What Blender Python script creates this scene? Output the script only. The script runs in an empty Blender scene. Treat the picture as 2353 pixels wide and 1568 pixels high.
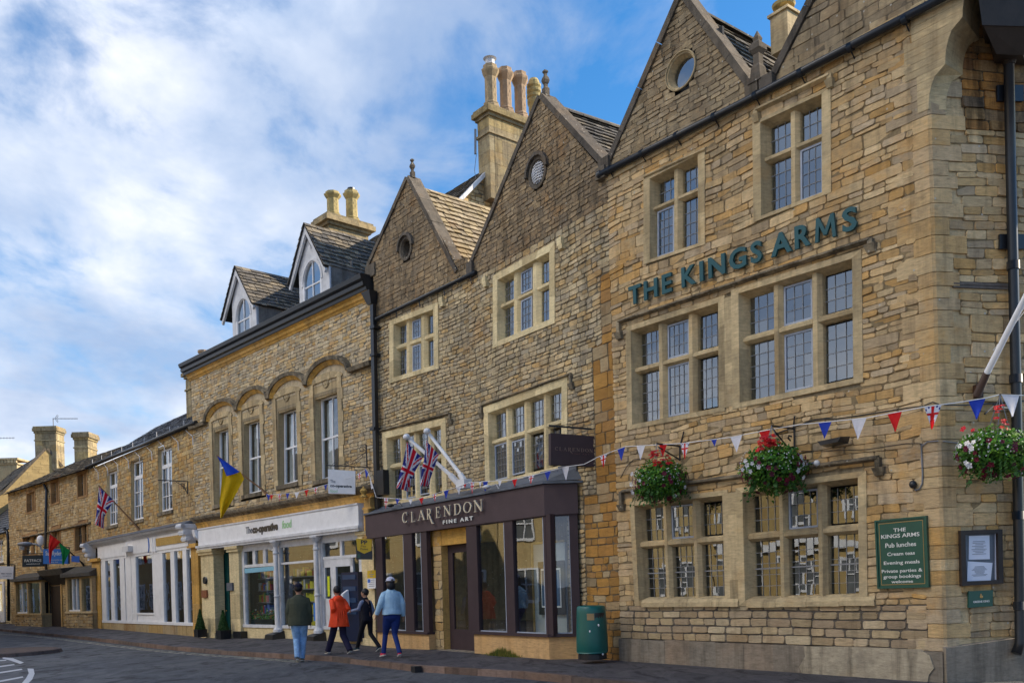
import bpy, math, random
from math import radians, sin, cos, pi
from mathutils import Vector, Matrix
random.seed(11)
R = random.random
def U(a, b): return a + (b - a) * R()
SC = bpy.context.scene

# ------------------------------------------------------------------ camera
# picture coordinates used for tracing are 2352 x 1568
F, CX, CY, RO, EYE = 2100.0, 1176.0, 1348.0, 0.03, 1.55
cam = bpy.data.cameras.new('camera')
cam.sensor_width = 36.0
cam.lens = 36.0 * F / 2352.0
cam.shift_y = (CY - 784.0) / 2352.0
cam.clip_start = 0.1; cam.clip_end = 3000
camo = bpy.data.objects.new('camera', cam); SC.collection.objects.link(camo)
camo.location = (0, 0, EYE)
camo.rotation_euler = Matrix.Identity(3).to_euler()
# the shift is not rotated with the roll, so the principal point is kept at (CX, CY)
M = Matrix.Rotation(RO, 3, 'Y').to_3x3() @ Matrix.Rotation(radians(90), 3, 'X')
camo.rotation_euler = M.to_euler()
SC.camera = camo

# ------------------------------------------------------------------ light
SUN_EL, SUN_AZ = radians(31), math.atan2(0.20, 1.0)      # azimuth from +X towards +Y
sd = Vector((cos(SUN_AZ) * cos(SUN_EL), sin(SUN_AZ) * cos(SUN_EL), sin(SUN_EL)))
sl = bpy.data.lights.new('sun', 'SUN'); sl.energy = 4.2; sl.angle = radians(0.5); sl.color = (1, .87, .68)
so = bpy.data.objects.new('sun', sl); SC.collection.objects.link(so)
so.rotation_euler = sd.to_track_quat('Z', 'Y').to_euler()
SC.view_settings.view_transform = 'Standard'; SC.view_settings.look = 'None'
SC.view_settings.gamma = 1; SC.view_settings.exposure = 0.97

W = bpy.data.worlds.new('World'); SC.world = W; W.use_nodes = True
nt = W.node_tree; nt.nodes.clear()
def N(t, kind, **kw):
    n = t.nodes.new(kind)
    for k, v in kw.items():
        if k == 'ins':
            for a, b in v.items(): n.inputs[a].default_value = b
        else: setattr(n, k, v)
    return n
def L(t, a, b): t.links.new(a, b)
def ramp(t, stops, interp='LINEAR'):
    r = t.nodes.new('ShaderNodeValToRGB'); e = r.color_ramp; e.interpolation = interp
    while len(e.elements) < len(stops): e.elements.new(0.5)
    for i, (p, c) in enumerate(stops):
        e.elements[i].position = p
        e.elements[i].color = (c, c, c, 1) if isinstance(c, (int, float)) else (c[0], c[1], c[2], 1)
    return r
sky = N(nt, 'ShaderNodeTexSky', sky_type='NISHITA', sun_disc=False, sun_elevation=SUN_EL,
        sun_rotation=radians(90) - SUN_AZ, air_density=1.0, dust_density=0.25, ozone_density=2.2)
tc = N(nt, 'ShaderNodeTexCoord')
sep = N(nt, 'ShaderNodeSeparateXYZ'); L(nt, tc.outputs['Generated'], sep.inputs[0])
zc = N(nt, 'ShaderNodeMath', operation='MAXIMUM', ins={1: 0.0}); L(nt, sep.outputs['Z'], zc.inputs[0])
za = N(nt, 'ShaderNodeMath', operation='ADD', ins={1: 0.30}); L(nt, zc.outputs[0], za.inputs[0])
dx = N(nt, 'ShaderNodeMath', operation='DIVIDE'); L(nt, sep.outputs['X'], dx.inputs[0]); L(nt, za.outputs[0], dx.inputs[1])
dy = N(nt, 'ShaderNodeMath', operation='DIVIDE'); L(nt, sep.outputs['Y'], dy.inputs[0]); L(nt, za.outputs[0], dy.inputs[1])
cmb = N(nt, 'ShaderNodeCombineXYZ'); L(nt, dx.outputs[0], cmb.inputs[0]); L(nt, dy.outputs[0], cmb.inputs[1])
mp = N(nt, 'ShaderNodeMapping'); mp.inputs['Rotation'].default_value = (0, 0, radians(-28)); mp.inputs['Scale'].default_value = (1.15, 0.95, 1)
mp.inputs['Location'].default_value = CLOUD_LOC = (3.1, 1.35, 0)
L(nt, cmb.outputs[0], mp.inputs[0])
n1 = N(nt, 'ShaderNodeTexNoise', ins={'Scale': 1.0, 'Detail': 8, 'Roughness': 0.52, 'Distortion': 0.25}); L(nt, mp.outputs[0], n1.inputs['Vector'])
n2 = N(nt, 'ShaderNodeTexNoise', ins={'Scale': 4.6, 'Detail': 9, 'Roughness': 0.58, 'Distortion': 0.3}); L(nt, mp.outputs[0], n2.inputs['Vector'])
mx = N(nt, 'ShaderNodeMix', data_type='FLOAT', ins={0: 0.34}); L(nt, n1.outputs['Fac'], mx.inputs[2]); L(nt, n2.outputs['Fac'], mx.inputs[3])
# more cloud towards the horizon and towards the left of the street
lo = N(nt, 'ShaderNodeMath', operation='MULTIPLY_ADD', ins={1: -0.26, 2: 0.12}); L(nt, zc.outputs[0], lo.inputs[0])
lx = N(nt, 'ShaderNodeMath', operation='MULTIPLY_ADD', ins={1: -0.13}); lc = N(nt, 'ShaderNodeMath', operation='MAXIMUM', ins={1: -.42}); L(nt, sep.outputs['X'], lc.inputs[0]); L(nt, lc.outputs[0], lx.inputs[0]); L(nt, lo.outputs[0], lx.inputs[2])
ad = N(nt, 'ShaderNodeMath', operation='ADD'); L(nt, mx.outputs[0], ad.inputs[0]); L(nt, lx.outputs[0], ad.inputs[1])
cm = ramp(nt, [(0.478, 0.0), (0.515, .26), (0.56, .76), (0.61, 1.0)], 'LINEAR'); L(nt, ad.outputs[0], cm.inputs[0])
n3 = N(nt, 'ShaderNodeTexNoise', ins={'Scale': 1.5, 'Detail': 6, 'Roughness': 0.55}); L(nt, mp.outputs[0], n3.inputs['Vector'])
cc = ramp(nt, [(0.38, (2.7, 3.5, 5.0)), (0.50, (4.4, 5.0, 6.1)), (0.62, (6.9, 7.0, 7.4))]); L(nt, n3.outputs['Fac'], cc.inputs[0])
hs = N(nt, 'ShaderNodeHueSaturation', ins={'Saturation': 1.35, 'Value': 1.28}); L(nt, sky.outputs[0], hs.inputs['Color'])
cx = N(nt, 'ShaderNodeMix', data_type='RGBA'); L(nt, cm.outputs[0], cx.inputs[0]); L(nt, hs.outputs[0], cx.inputs[6]); L(nt, cc.outputs[0], cx.inputs[7])
bg = N(nt, 'ShaderNodeBackground', ins={'Strength': 0.085}); 
# added warm boost on the high clouds at the left, put in to light the facades
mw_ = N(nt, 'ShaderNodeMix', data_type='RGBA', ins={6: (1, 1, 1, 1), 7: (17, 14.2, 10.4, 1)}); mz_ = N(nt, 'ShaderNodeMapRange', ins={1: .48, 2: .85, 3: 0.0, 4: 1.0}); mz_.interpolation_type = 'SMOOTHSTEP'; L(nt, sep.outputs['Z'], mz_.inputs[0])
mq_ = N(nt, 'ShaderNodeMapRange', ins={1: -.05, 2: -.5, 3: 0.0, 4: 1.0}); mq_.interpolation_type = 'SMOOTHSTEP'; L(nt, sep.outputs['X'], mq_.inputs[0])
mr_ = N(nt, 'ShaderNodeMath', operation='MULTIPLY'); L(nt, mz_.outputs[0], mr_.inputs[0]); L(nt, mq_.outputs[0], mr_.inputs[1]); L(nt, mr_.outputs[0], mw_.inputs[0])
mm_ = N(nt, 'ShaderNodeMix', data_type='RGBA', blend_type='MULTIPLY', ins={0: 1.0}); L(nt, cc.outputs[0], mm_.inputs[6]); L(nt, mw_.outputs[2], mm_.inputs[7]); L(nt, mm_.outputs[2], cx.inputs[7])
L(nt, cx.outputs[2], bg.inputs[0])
wo = N(nt, 'ShaderNodeOutputWorld'); L(nt, bg.outputs[0], wo.inputs[0])

# ------------------------------------------------------------------ planes and picture rays
def ray(x, y):
    a, b = x - CX, y - CY
    return Vector(((a * cos(RO) - b * sin(RO)) / F, 1.0, -(a * sin(RO) + b * cos(RO)) / F))
CAMP = Vector((0, 0, EYE))
def ground(x, y, z=0.0):
    r = ray(x, y); t = (z - EYE) / r.z
    return CAMP + r * t
def at(x, y, depth): return CAMP + ray(x, y) * depth
class Plane:
    """vertical wall: s runs to the right along it, d into the building, z up"""
    def __init__(p, o, phi):
        p.o = Vector((o[0], o[1])); p.phi = phi
        p.r = Vector((cos(phi), sin(phi))); p.n = Vector((-sin(phi), cos(phi)))
    def w(p, s, d, z):
        q = p.o + p.r * s + p.n * d
        return Vector((q.x, q.y, z))
    def hit(p, x, y, d=0.0):
        r = ray(x, y); o = p.o + p.n * d
        t = o.dot(p.n) / Vector((r.x, r.y)).dot(p.n)
        return CAMP + r * t
    def uv(p, x, y, d=0.0):
        q = p.hit(x, y, d)
        return ((Vector((q.x, q.y)) - p.o).dot(p.r), q.z)
def from_vp(o, uvp):                     # direction from a vanishing point on the left
    v = Vector((-uvp, -F)).normalized()
    return Plane(o, math.atan2(v.y, v.x))
PK = Plane((0, 0), 0)
_k = ray(1427, 1515); K0 = Vector((_k.x, _k.y)) * 18.4
PK = from_vp(K0, -1627)                                   # the pub
PCR = from_vp(K0, -1400)                                  # gallery, right half
_p = PCR.hit(1082, 900); PCL = from_vp((_p.x, _p.y), -1720)  # gallery, left half
_p = PCL.hit(866, 1000); PO = from_vp((_p.x, _p.y), -1905)   # shop with the arched windows
_p = PO.hit(449, 1200); PS = from_vp((_p.x, _p.y), -1735)    # white shopfront
_p = PS.hit(209, 1250); PL = from_vp((_p.x, _p.y), -2060)    # old cottages
_c = PK.hit(2160, 1100); PH = Plane((_c.x, _c.y), radians(10))   # splayed corner of the pub

# ------------------------------------------------------------------ mesh builder
class MB:
    def __init__(m): m.v = []; m.f = []; m.c = []; m.mi = []; m.cur = (.5, .5, .5); m.m = 0; m.sm = []; m.smooth = False
    def face(m, pts, c=None):
        b = len(m.v); m.v.extend(pts); m.f.append(tuple(range(b, b + len(pts))))
        m.c.append(c or m.cur); m.mi.append(m.m); m.sm.append(m.smooth)
    def add(m, vs, fs, c=None):
        b = len(m.v); m.v.extend(vs)
        for f in fs:
            m.f.append(tuple(b + i for i in f)); m.c.append(c or m.cur); m.mi.append(m.m); m.sm.append(m.smooth)
    def hexa(m, a, b, c=None):           # two quads, front a and back b, same order
        m.add(list(a) + list(b), [(0, 1, 2, 3), (7, 6, 5, 4), (0, 4, 5, 1), (1, 5, 6, 2), (2, 6, 7, 3), (3, 7, 4, 0)], c)
    def box(m, P, s0, s1, d0, d1, z0, z1, c=None):
        m.hexa([P.w(s0, d0, z1), P.w(s1, d0, z1), P.w(s1, d0, z0), P.w(s0, d0, z0)],
               [P.w(s0, d1, z1), P.w(s1, d1, z1), P.w(s1, d1, z0), P.w(s0, d1, z0)], c)
    def bar(m, P, f, u0, u1, v0, v1, d0, d1, c=None):    # box in the (u,v) frame of a traced quad
        q = [f(u0, v0), f(u1, v0), f(u1, v1), f(u0, v1)]
        m.hexa([P.w(a, d0, b) for a, b in q], [P.w(a, d1, b) for a, b in q], c)
    def tube(m, pts, rad, n=8, c=None, cap=True):
        pts = [Vector(p) for p in pts]
        rr = rad if isinstance(rad, (list, tuple)) else [rad] * len(pts)
        b = len(m.v); up = None
        for i, p in enumerate(pts):
            t = (pts[min(i + 1, len(pts) - 1)] - pts[max(i - 1, 0)]).normalized()
            if up is None: up = Vector((0, 0, 1)) if abs(t.z) < .9 else Vector((1, 0, 0))
            a = t.cross(up).normalized(); e = a.cross(t).normalized(); up = e
            for k in range(n):
                th = 2 * pi * (k + .5) / n
                m.v.append(p + a * (cos(th) * rr[i]) + e * (sin(th) * rr[i]))
        for i in range(len(pts) - 1):
            for k in range(n):
                m.f.append((b + i * n + k, b + i * n + (k + 1) % n, b + (i + 1) * n + (k + 1) % n, b + (i + 1) * n + k))
                m.c.append(c or m.cur); m.mi.append(m.m); m.sm.append(True if n > 5 else False)
        if cap:
            for o in (0, (len(pts) - 1) * n):
                m.f.append(tuple(b + o + k for k in range(n))); m.c.append(c or m.cur); m.mi.append(m.m); m.sm.append(False)
    def loft(m, o, prof, n=8, rot=0.0, c=None, sq=1.0, smooth=False):   # rings of radius r at height z
        b = len(m.v); o = Vector(o)
        for r, z in prof:
            for k in range(n):
                th = rot + 2 * pi * (k + .5) / n
                m.v.append(o + Vector((cos(th) * r, sin(th) * r * sq, z)))
        for i in range(len(prof) - 1):
            for k in range(n):
                m.f.append((b + i * n + k, b + i * n + (k + 1) % n, b + (i + 1) * n + (k + 1) % n, b + (i + 1) * n + k))
                m.c.append(c or m.cur); m.mi.append(m.m); m.sm.append(smooth)
        for q in (0, (len(prof) - 1) * n):
            m.f.append(tuple(b + q + k for k in range(n))); m.c.append(c or m.cur); m.mi.append(m.m); m.sm.append(False)
    def ell(m, o, rx, ry, rz, n=12, k=8, rot=0.0, c=None):
        b = len(m.v); o = Vector(o)
        for i in range(k + 1):
            ph = pi * i / k
            for j in range(n):
                th = 2 * pi * j / n
                p = Vector((cos(th) * sin(ph) * rx, sin(th) * sin(ph) * ry, cos(ph) * rz))
                p.rotate(Matrix.Rotation(rot, 3, 'Z')); m.v.append(o + p)
        for i in range(k):
            for j in range(n):
                m.f.append((b + i * n + j, b + (i + 1) * n + j, b + (i + 1) * n + (j + 1) % n, b + i * n + (j + 1) % n))
                m.c.append(c or m.cur); m.mi.append(m.m); m.sm.append(True)

def setp(o, label=None, cat=None, group=None, kind=None):
    if label: o['label'] = label
    if cat: o['category'] = cat
    if group: o['group'] = group
    if kind: o['kind'] = kind
    return o
ROOTM = {}
def thing(name, P_or_loc, label, cat, group=None, rot=0.0):
    o = bpy.data.objects.new(name, None); SC.collection.objects.link(o); o.empty_display_size = .2
    if isinstance(P_or_loc, Plane): loc = P_or_loc.w(0, 0, 0); rot = P_or_loc.phi
    else: loc = Vector(P_or_loc)
    o.location = loc; o.rotation_euler = (0, 0, rot)
    ROOTM[o.name] = Matrix.Translation(loc) @ Matrix.Rotation(rot, 4, 'Z')
    return setp(o, label, cat, group)
def obj(name, mb, mats, parent=None, label=None, cat=None, group=None, kind=None, weld=False):
    me = bpy.data.meshes.new(name)
    fr = ROOTM.get(parent.name) if parent is not None else None
    inv = fr.inverted() if fr is not None else None
    if fr is None and parent is None and mb.v:               # a thing that is one mesh: origin at its base
        xs = [p[0] for p in mb.v]; ys = [p[1] for p in mb.v]; zs = [p[2] for p in mb.v]
        base = Vector(((min(xs) + max(xs)) / 2, (min(ys) + max(ys)) / 2, min(zs)))
        fr = Matrix.Translation(base); inv = fr.inverted(); own = True
    else: own = False
    vs = [inv @ Vector(p) for p in mb.v]
    me.from_pydata(vs, [], mb.f)
    if not isinstance(mats, (list, tuple)): mats = [mats]
    for m in mats: me.materials.append(m)
    me.polygons.foreach_set('material_index', mb.mi)
    me.polygons.foreach_set('use_smooth', mb.sm)
    ca = me.color_attributes.new('Col', 'FLOAT_COLOR', 'CORNER')
    buf = []
    for f, c in zip(mb.f, mb.c):
        if callable(c):
            for i in f: k = c(mb.v[i]); buf.extend((k[0], k[1], k[2], 1))
        else: buf.extend((c[0], c[1], c[2], 1) * len(f))
    ca.data.foreach_set('color', buf)
    if weld:
        import bmesh
        bm = bmesh.new(); bm.from_mesh(me); bmesh.ops.remove_doubles(bm, verts=bm.verts, dist=1e-5)
        bmesh.ops.recalc_face_normals(bm, faces=bm.faces); bm.to_mesh(me); bm.free()
    me.update()
    o = bpy.data.objects.new(name, me); SC.collection.objects.link(o)
    if parent is not None: o.parent = parent; ROOTM[o.name] = fr
    if own: o.matrix_world = fr; o.location = base; ROOTM[o.name] = fr
    return setp(o, label, cat, group, kind)

# ------------------------------------------------------------------ materials
def newmat(name):
    m = bpy.data.materials.new(name); m.use_nodes = True; t = m.node_tree; t.nodes.clear()
    b = t.nodes.new('ShaderNodeBsdfPrincipled'); o = t.nodes.new('ShaderNodeOutputMaterial'); L(t, b.outputs[0], o.inputs[0])
    return m, t, b
def rgb(h):
    h = h.lstrip('#'); c = [int(h[i:i + 2], 16) / 255 for i in (0, 2, 4)]
    return tuple(x / 12.92 if x < .04045 else ((x + .055) / 1.055) ** 2.4 for x in c)
def plain(name, col, rough=.6, var=.12, scale=6.0, bump=.0, metal=0.0, spec=.4, dirt=0.0, bscale=40, usecol=False):
    m, t, b = newmat(name)
    tcn = N(t, 'ShaderNodeTexCoord')
    nz = N(t, 'ShaderNodeTexNoise', ins={'Scale': scale, 'Detail': 7, 'Roughness': .65}); L(t, tcn.outputs['Object'], nz.inputs['Vector'])
    lo = tuple(c * (1 - var) for c in col); hi = tuple(min(1, c * (1 + var)) for c in col)
    r = ramp(t, [(.3, lo), (.7, hi)]); L(t, nz.outputs['Fac'], r.inputs[0]); out = r.outputs[0]
    if usecol:
        at_ = N(t, 'ShaderNodeAttribute', attribute_name='Col')
        mm = N(t, 'ShaderNodeMix', data_type='RGBA', blend_type='MULTIPLY', ins={0: 1.0}); L(t, out, mm.inputs[6]); L(t, at_.outputs['Color'], mm.inputs[7]); out = mm.outputs[2]
    if dirt:
        n2 = N(t, 'ShaderNodeTexNoise', ins={'Scale': scale * .35 + .8, 'Detail': 9, 'Roughness': .7}); L(t, tcn.outputs['Object'], n2.inputs['Vector'])
        r2 = ramp(t, [(.46, 0.0), (.7, 1.0)]); L(t, n2.outputs['Fac'], r2.inputs[0])
        sc = N(t, 'ShaderNodeMath', operation='MULTIPLY', ins={1: dirt}); L(t, r2.outputs[0], sc.inputs[0])
        mm = N(t, 'ShaderNodeMix', data_type='RGBA', ins={7: (.06, .055, .045, 1)}); L(t, sc.outputs[0], mm.inputs[0]); L(t, out, mm.inputs[6]); out = mm.outputs[2]
    L(t, out, b.inputs['Base Color']); b.inputs['Roughness'].default_value = rough; b.inputs['Metallic'].default_value = metal
    b.inputs['Specular IOR Level'].default_value = spec
    if bump:
        n3 = N(t, 'ShaderNodeTexNoise', ins={'Scale': bscale, 'Detail': 6, 'Roughness': .6}); L(t, tcn.outputs['Object'], n3.inputs['Vector'])
        bp = N(t, 'ShaderNodeBump', ins={'Strength': bump, 'Distance': .02}); L(t, n3.outputs['Fac'], bp.inputs['Height']); L(t, bp.outputs[0], b.inputs['Normal'])
    return m
def stone_mat(name, tones, mortar, grime=.35, gcol=(.075, .066, .055), gscale=.55, spots=.0, orange=.2, ocol=(.36, .17, .045), glow=.44, rough=.9, bumps=.7):
    """Col: R = tone of the stone, G = its own shade, B = 1 for stone and 0 for mortar"""
    m, t, b = newmat(name)
    tcn = N(t, 'ShaderNodeTexCoord'); P = tcn.outputs['Object']
    at_ = N(t, 'ShaderNodeAttribute', attribute_name='Col'); sp = N(t, 'ShaderNodeSeparateColor'); L(t, at_.outputs['Color'], sp.inputs[0])
    k = len(tones); rt = ramp(t, [((i + .5) / k, c) for i, c in enumerate(tones)]); L(t, sp.outputs[0], rt.inputs[0])
    # shade of each stone
    sh = N(t, 'ShaderNodeMath', operation='MULTIPLY_ADD', ins={1: .42, 2: .79}); L(t, sp.outputs[1], sh.inputs[0])
    v1 = N(t, 'ShaderNodeMix', data_type='RGBA', blend_type='MULTIPLY', ins={0: 1.0}); L(t, rt.outputs[0], v1.inputs[6]); L(t, sh.outputs[0], v1.inputs[7])
    # bedding streaks inside the stones
    mp_ = N(t, 'ShaderNodeMapping'); mp_.inputs['Scale'].default_value = (1, 1, 4.5); L(t, P, mp_.inputs[0])
    ns = N(t, 'ShaderNodeTexNoise', ins={'Scale': 7, 'Detail': 9, 'Roughness': .72}); L(t, mp_.outputs[0], ns.inputs['Vector'])
    rs = ramp(t, [(.28, .42), (.42, .88), (.55, 1.04), (.75, 1.38)]); L(t, ns.outputs['Fac'], rs.inputs[0])
    v2 = N(t, 'ShaderNodeMix', data_type='RGBA', blend_type='MULTIPLY', ins={0: .85}); L(t, v1.outputs[2], v2.inputs[6]); L(t, rs.outputs[0], v2.inputs[7])
    # iron staining
    no = N(t, 'ShaderNodeTexNoise', ins={'Scale': 1.1, 'Detail': 7, 'Roughness': .66}); L(t, P, no.inputs['Vector'])
    ro = ramp(t, [(.52, 0.0), (.68, 1.0)]); L(t, no.outputs['Fac'], ro.inputs[0])
    mo = N(t, 'ShaderNodeMath', operation='MULTIPLY', ins={1: orange}); L(t, ro.outputs[0], mo.inputs[0])
    v3 = N(t, 'ShaderNodeMix', data_type='RGBA', ins={7: (*ocol, 1)}); L(t, mo.outputs[0], v3.inputs[0]); L(t, v2.outputs[2], v3.inputs[6])
    # mortar
    nm = N(t, 'ShaderNodeTexNoise', ins={'Scale': 9, 'Detail': 6, 'Roughness': .7}); L(t, P, nm.inputs['Vector'])
    rm = ramp(t, [(.3, tuple(c * .6 for c in mortar)), (.7, tuple(c * 1.25 for c in mortar))]); L(t, nm.outputs['Fac'], rm.inputs[0])
    v4 = N(t, 'ShaderNodeMix', data_type='RGBA'); L(t, sp.outputs[2], v4.inputs[0]); L(t, rm.outputs[0], v4.inputs[6]); L(t, v3.outputs[2], v4.inputs[7])
    # black weathering in clouds and fine grain
    mg = N(t, 'ShaderNodeMapping'); mg.inputs['Scale'].default_value = (1, 1, .7); L(t, P, mg.inputs[0])
    ng = N(t, 'ShaderNodeTexNoise', ins={'Scale': gscale, 'Detail': 10, 'Roughness': .7, 'Distortion': .4}); L(t, mg.outputs[0], ng.inputs['Vector'])
    nf = N(t, 'ShaderNodeTexNoise', ins={'Scale': 5.5, 'Detail': 8, 'Roughness': .75}); L(t, P, nf.inputs['Vector'])
    ga = N(t, 'ShaderNodeMix', data_type='FLOAT', ins={0: .52}); L(t, ng.outputs['Fac'], ga.inputs[2]); L(t, nf.outputs['Fac'], ga.inputs[3])
    rg = ramp(t, [(glow, 0.0), (glow + .17, 1.0)]); L(t, ga.outputs[0], rg.inputs[0])
    mgm = N(t, 'ShaderNodeMath', operation='MULTIPLY', ins={1: grime}); L(t, rg.outputs[0], mgm.inputs[0])
    v5 = N(t, 'ShaderNodeMix', data_type='RGBA', ins={7: (*gcol, 1)}); L(t, mgm.outputs[0], v5.inputs[0]); L(t, v4.outputs[2], v5.inputs[6])
    mk_ = N(t, 'ShaderNodeMapping'); mk_.inputs['Scale'].default_value = (3.2, 3.2, .28); L(t, P, mk_.inputs[0])
    nk = N(t, 'ShaderNodeTexNoise', ins={'Scale': 1.6, 'Detail': 7, 'Roughness': .62}); L(t, mk_.outputs[0], nk.inputs['Vector'])
    rk = ramp(t, [(.50, 1.0), (.66, 1 - .75 * grime)]); L(t, nk.outputs['Fac'], rk.inputs[0])
    v7 = N(t, 'ShaderNodeMix', data_type='RGBA', blend_type='MULTIPLY', ins={0: 1.0}); L(t, v5.outputs[2], v7.inputs[6]); L(t, rk.outputs[0], v7.inputs[7])
    out = v7.outputs[2]
    if spots:
        vo = N(t, 'ShaderNodeTexVoronoi', ins={'Scale': 9.0, 'Randomness': 1.0}); L(t, P, vo.inputs['Vector'])
        rv = ramp(t, [(.10, 1.0), (.17, 0.0)]); L(t, vo.outputs['Distance'], rv.inputs[0])
        rv2 = ramp(t, [(1 - spots, 0.0), (1 - spots + .03, 1.0)]); sp2 = N(t, 'ShaderNodeSeparateColor'); L(t, vo.outputs['Color'], sp2.inputs[0]); L(t, sp2.outputs[0], rv2.inputs[0])
        mv = N(t, 'ShaderNodeMath', operation='MULTIPLY'); L(t, rv.outputs[0], mv.inputs[0]); L(t, rv2.outputs[0], mv.inputs[1])
        v6 = N(t, 'ShaderNodeMix', data_type='RGBA', ins={7: (.48, .46, .40, 1)}); L(t, mv.outputs[0], v6.inputs[0]); L(t, out, v6.inputs[6]); out = v6.outputs[2]
    L(t, out, b.inputs['Base Color']); b.inputs['Roughness'].default_value = rough; b.inputs['Specular IOR Level'].default_value = .25
    nb = N(t, 'ShaderNodeTexNoise', ins={'Scale': 16, 'Detail': 9, 'Roughness': .68}); L(t, mp_.outputs[0], nb.inputs['Vector'])
    bp = N(t, 'ShaderNodeBump', ins={'Strength': bumps, 'Distance': .03}); L(t, nb.outputs['Fac'], bp.inputs['Height']); L(t, bp.outputs[0], b.inputs['Normal'])
    return m
def glass_mat(name, refl=.42, tint=(.75, .8, .8), rough=.0, wav=.006, wscale=2.2):
    m, t, b = newmat(name); t.nodes.remove(b); out = [n for n in t.nodes if n.type == 'OUTPUT_MATERIAL'][0]
    tcn = N(t, 'ShaderNodeTexCoord')
    nz = N(t, 'ShaderNodeTexNoise', ins={'Scale': wscale, 'Detail': 2}); L(t, tcn.outputs['Object'], nz.inputs['Vector'])
    bp = N(t, 'ShaderNodeBump', ins={'Strength': 1.0, 'Distance': wav}); L(t, nz.outputs['Fac'], bp.inputs['Height'])
    g = N(t, 'ShaderNodeBsdfGlossy', ins={'Color': (.88, .94, 1, 1), 'Roughness': rough}); L(t, bp.outputs[0], g.inputs['Normal'])
    tr = N(t, 'ShaderNodeBsdfTransparent', ins={'Color': (*tint, 1)})
    ge_ = N(t, 'ShaderNodeNewGeometry'); dt = N(t, 'ShaderNodeVectorMath', operation='DOT_PRODUCT'); L(t, ge_.outputs['Incoming'], dt.inputs[0]); L(t, ge_.outputs['Normal'], dt.inputs[1])
    ab = N(t, 'ShaderNodeMath', operation='ABSOLUTE'); L(t, dt.outputs['Value'], ab.inputs[0]); om = N(t, 'ShaderNodeMath', operation='SUBTRACT', ins={0: 1.0}); L(t, ab.outputs[0], om.inputs[1])
    pw = N(t, 'ShaderNodeMath', operation='POWER', ins={1: 3.0}); L(t, om.outputs[0], pw.inputs[0]); mul = N(t, 'ShaderNodeMath', operation='MULTIPLY_ADD', ins={1: .6, 2: refl}, use_clamp=True); L(t, pw.outputs[0], mul.inputs[0])
    mxs = N(t, 'ShaderNodeMixShader'); L(t, mul.outputs[0], mxs.inputs[0]); L(t, tr.outputs[0], mxs.inputs[1]); L(t, g.outputs[0], mxs.inputs[2]); L(t, mxs.outputs[0], out.inputs[0])
    return m
def attr_mat(name, rough=.8, var=.1, sheen=0, bump=0, bscale=60, trans=0):       # colour comes from Col
    m, t, b = newmat(name)
    at_ = N(t, 'ShaderNodeAttribute', attribute_name='Col'); tcn = N(t, 'ShaderNodeTexCoord')
    nz = N(t, 'ShaderNodeTexNoise', ins={'Scale': 18, 'Detail': 5}); L(t, tcn.outputs['Object'], nz.inputs['Vector'])
    r = ramp(t, [(.3, 1 - var), (.7, 1 + var)]); L(t, nz.outputs['Fac'], r.inputs[0])
    mm = N(t, 'ShaderNodeMix', data_type='RGBA', blend_type='MULTIPLY', ins={0: 1.0}); L(t, at_.outputs['Color'], mm.inputs[6]); L(t, r.outputs[0], mm.inputs[7])
    L(t, mm.outputs[2], b.inputs['Base Color']); b.inputs['Roughness'].default_value = rough; b.inputs['Specular IOR Level'].default_value = .3
    if bump:
        n3 = N(t, 'ShaderNodeTexNoise', ins={'Scale': bscale, 'Detail': 5}); L(t, tcn.outputs['Object'], n3.inputs['Vector'])
        bp = N(t, 'ShaderNodeBump', ins={'Strength': bump, 'Distance': .02}); L(t, n3.outputs['Fac'], bp.inputs['Height']); L(t, bp.outputs[0], b.inputs['Normal'])
    if trans:
        tl = N(t, 'ShaderNodeBsdfTranslucent'); L(t, mm.outputs[2], tl.inputs[0]); ms = N(t, 'ShaderNodeMixShader', ins={0: trans})
        o = [n for n in t.nodes if n.type == 'OUTPUT_MATERIAL'][0]; L(t, b.outputs[0], ms.inputs[1]); L(t, tl.outputs[0], ms.inputs[2]); L(t, ms.outputs[0], o.inputs[0])
    return m

T_KINGS = [(.56, .34, .13), (.58, .415, .215), (.53, .385, .225), (.64, .48, .27), (.57, .38, .18), (.47, .36, .23)]
T_CLAR = [(.57, .39, .18), (.62, .48, .28), (.50, .41, .27), (.65, .52, .31), (.55, .43, .26), (.44, .37, .26)]
T_COOP = [(.57, .38, .16), (.61, .47, .27), (.50, .43, .32), (.65, .52, .32), (.52, .44, .31), (.58, .40, .20)]
MORT = (.20, .165, .115)
M_K = stone_mat('pub_stone', T_KINGS, (.27, .20, .11), grime=.42, gcol=(.12, .10, .075), gscale=.42, orange=.55, ocol=(.60, .30, .06), glow=.48, spots=.08)
M_KLOW = stone_mat('pub_stone_low', [(.47, .36, .21), (.44, .32, .19), (.52, .42, .27), (.41, .31, .2)], (.14, .12, .10), grime=.3, orange=.2, glow=.5)
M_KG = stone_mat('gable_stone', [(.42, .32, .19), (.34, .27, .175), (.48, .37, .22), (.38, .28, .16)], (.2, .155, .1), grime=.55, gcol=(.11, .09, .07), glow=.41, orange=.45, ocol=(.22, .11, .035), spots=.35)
M_C = stone_mat('gallery_stone', T_CLAR, (.20, .165, .11), grime=.42, gscale=.4, orange=.5, ocol=(.48, .24, .06), glow=.43, spots=.10)
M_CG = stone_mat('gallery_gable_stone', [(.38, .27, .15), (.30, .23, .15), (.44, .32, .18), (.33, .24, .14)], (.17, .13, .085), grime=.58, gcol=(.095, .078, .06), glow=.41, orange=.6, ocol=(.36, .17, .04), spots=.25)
M_CO = stone_mat('ironstone_patch', [(.43, .23, .06), (.40, .20, .05), (.36, .19, .06), (.40, .3, .17)], (.17, .13, .08), grime=.3, orange=.4, glow=.47)
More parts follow.
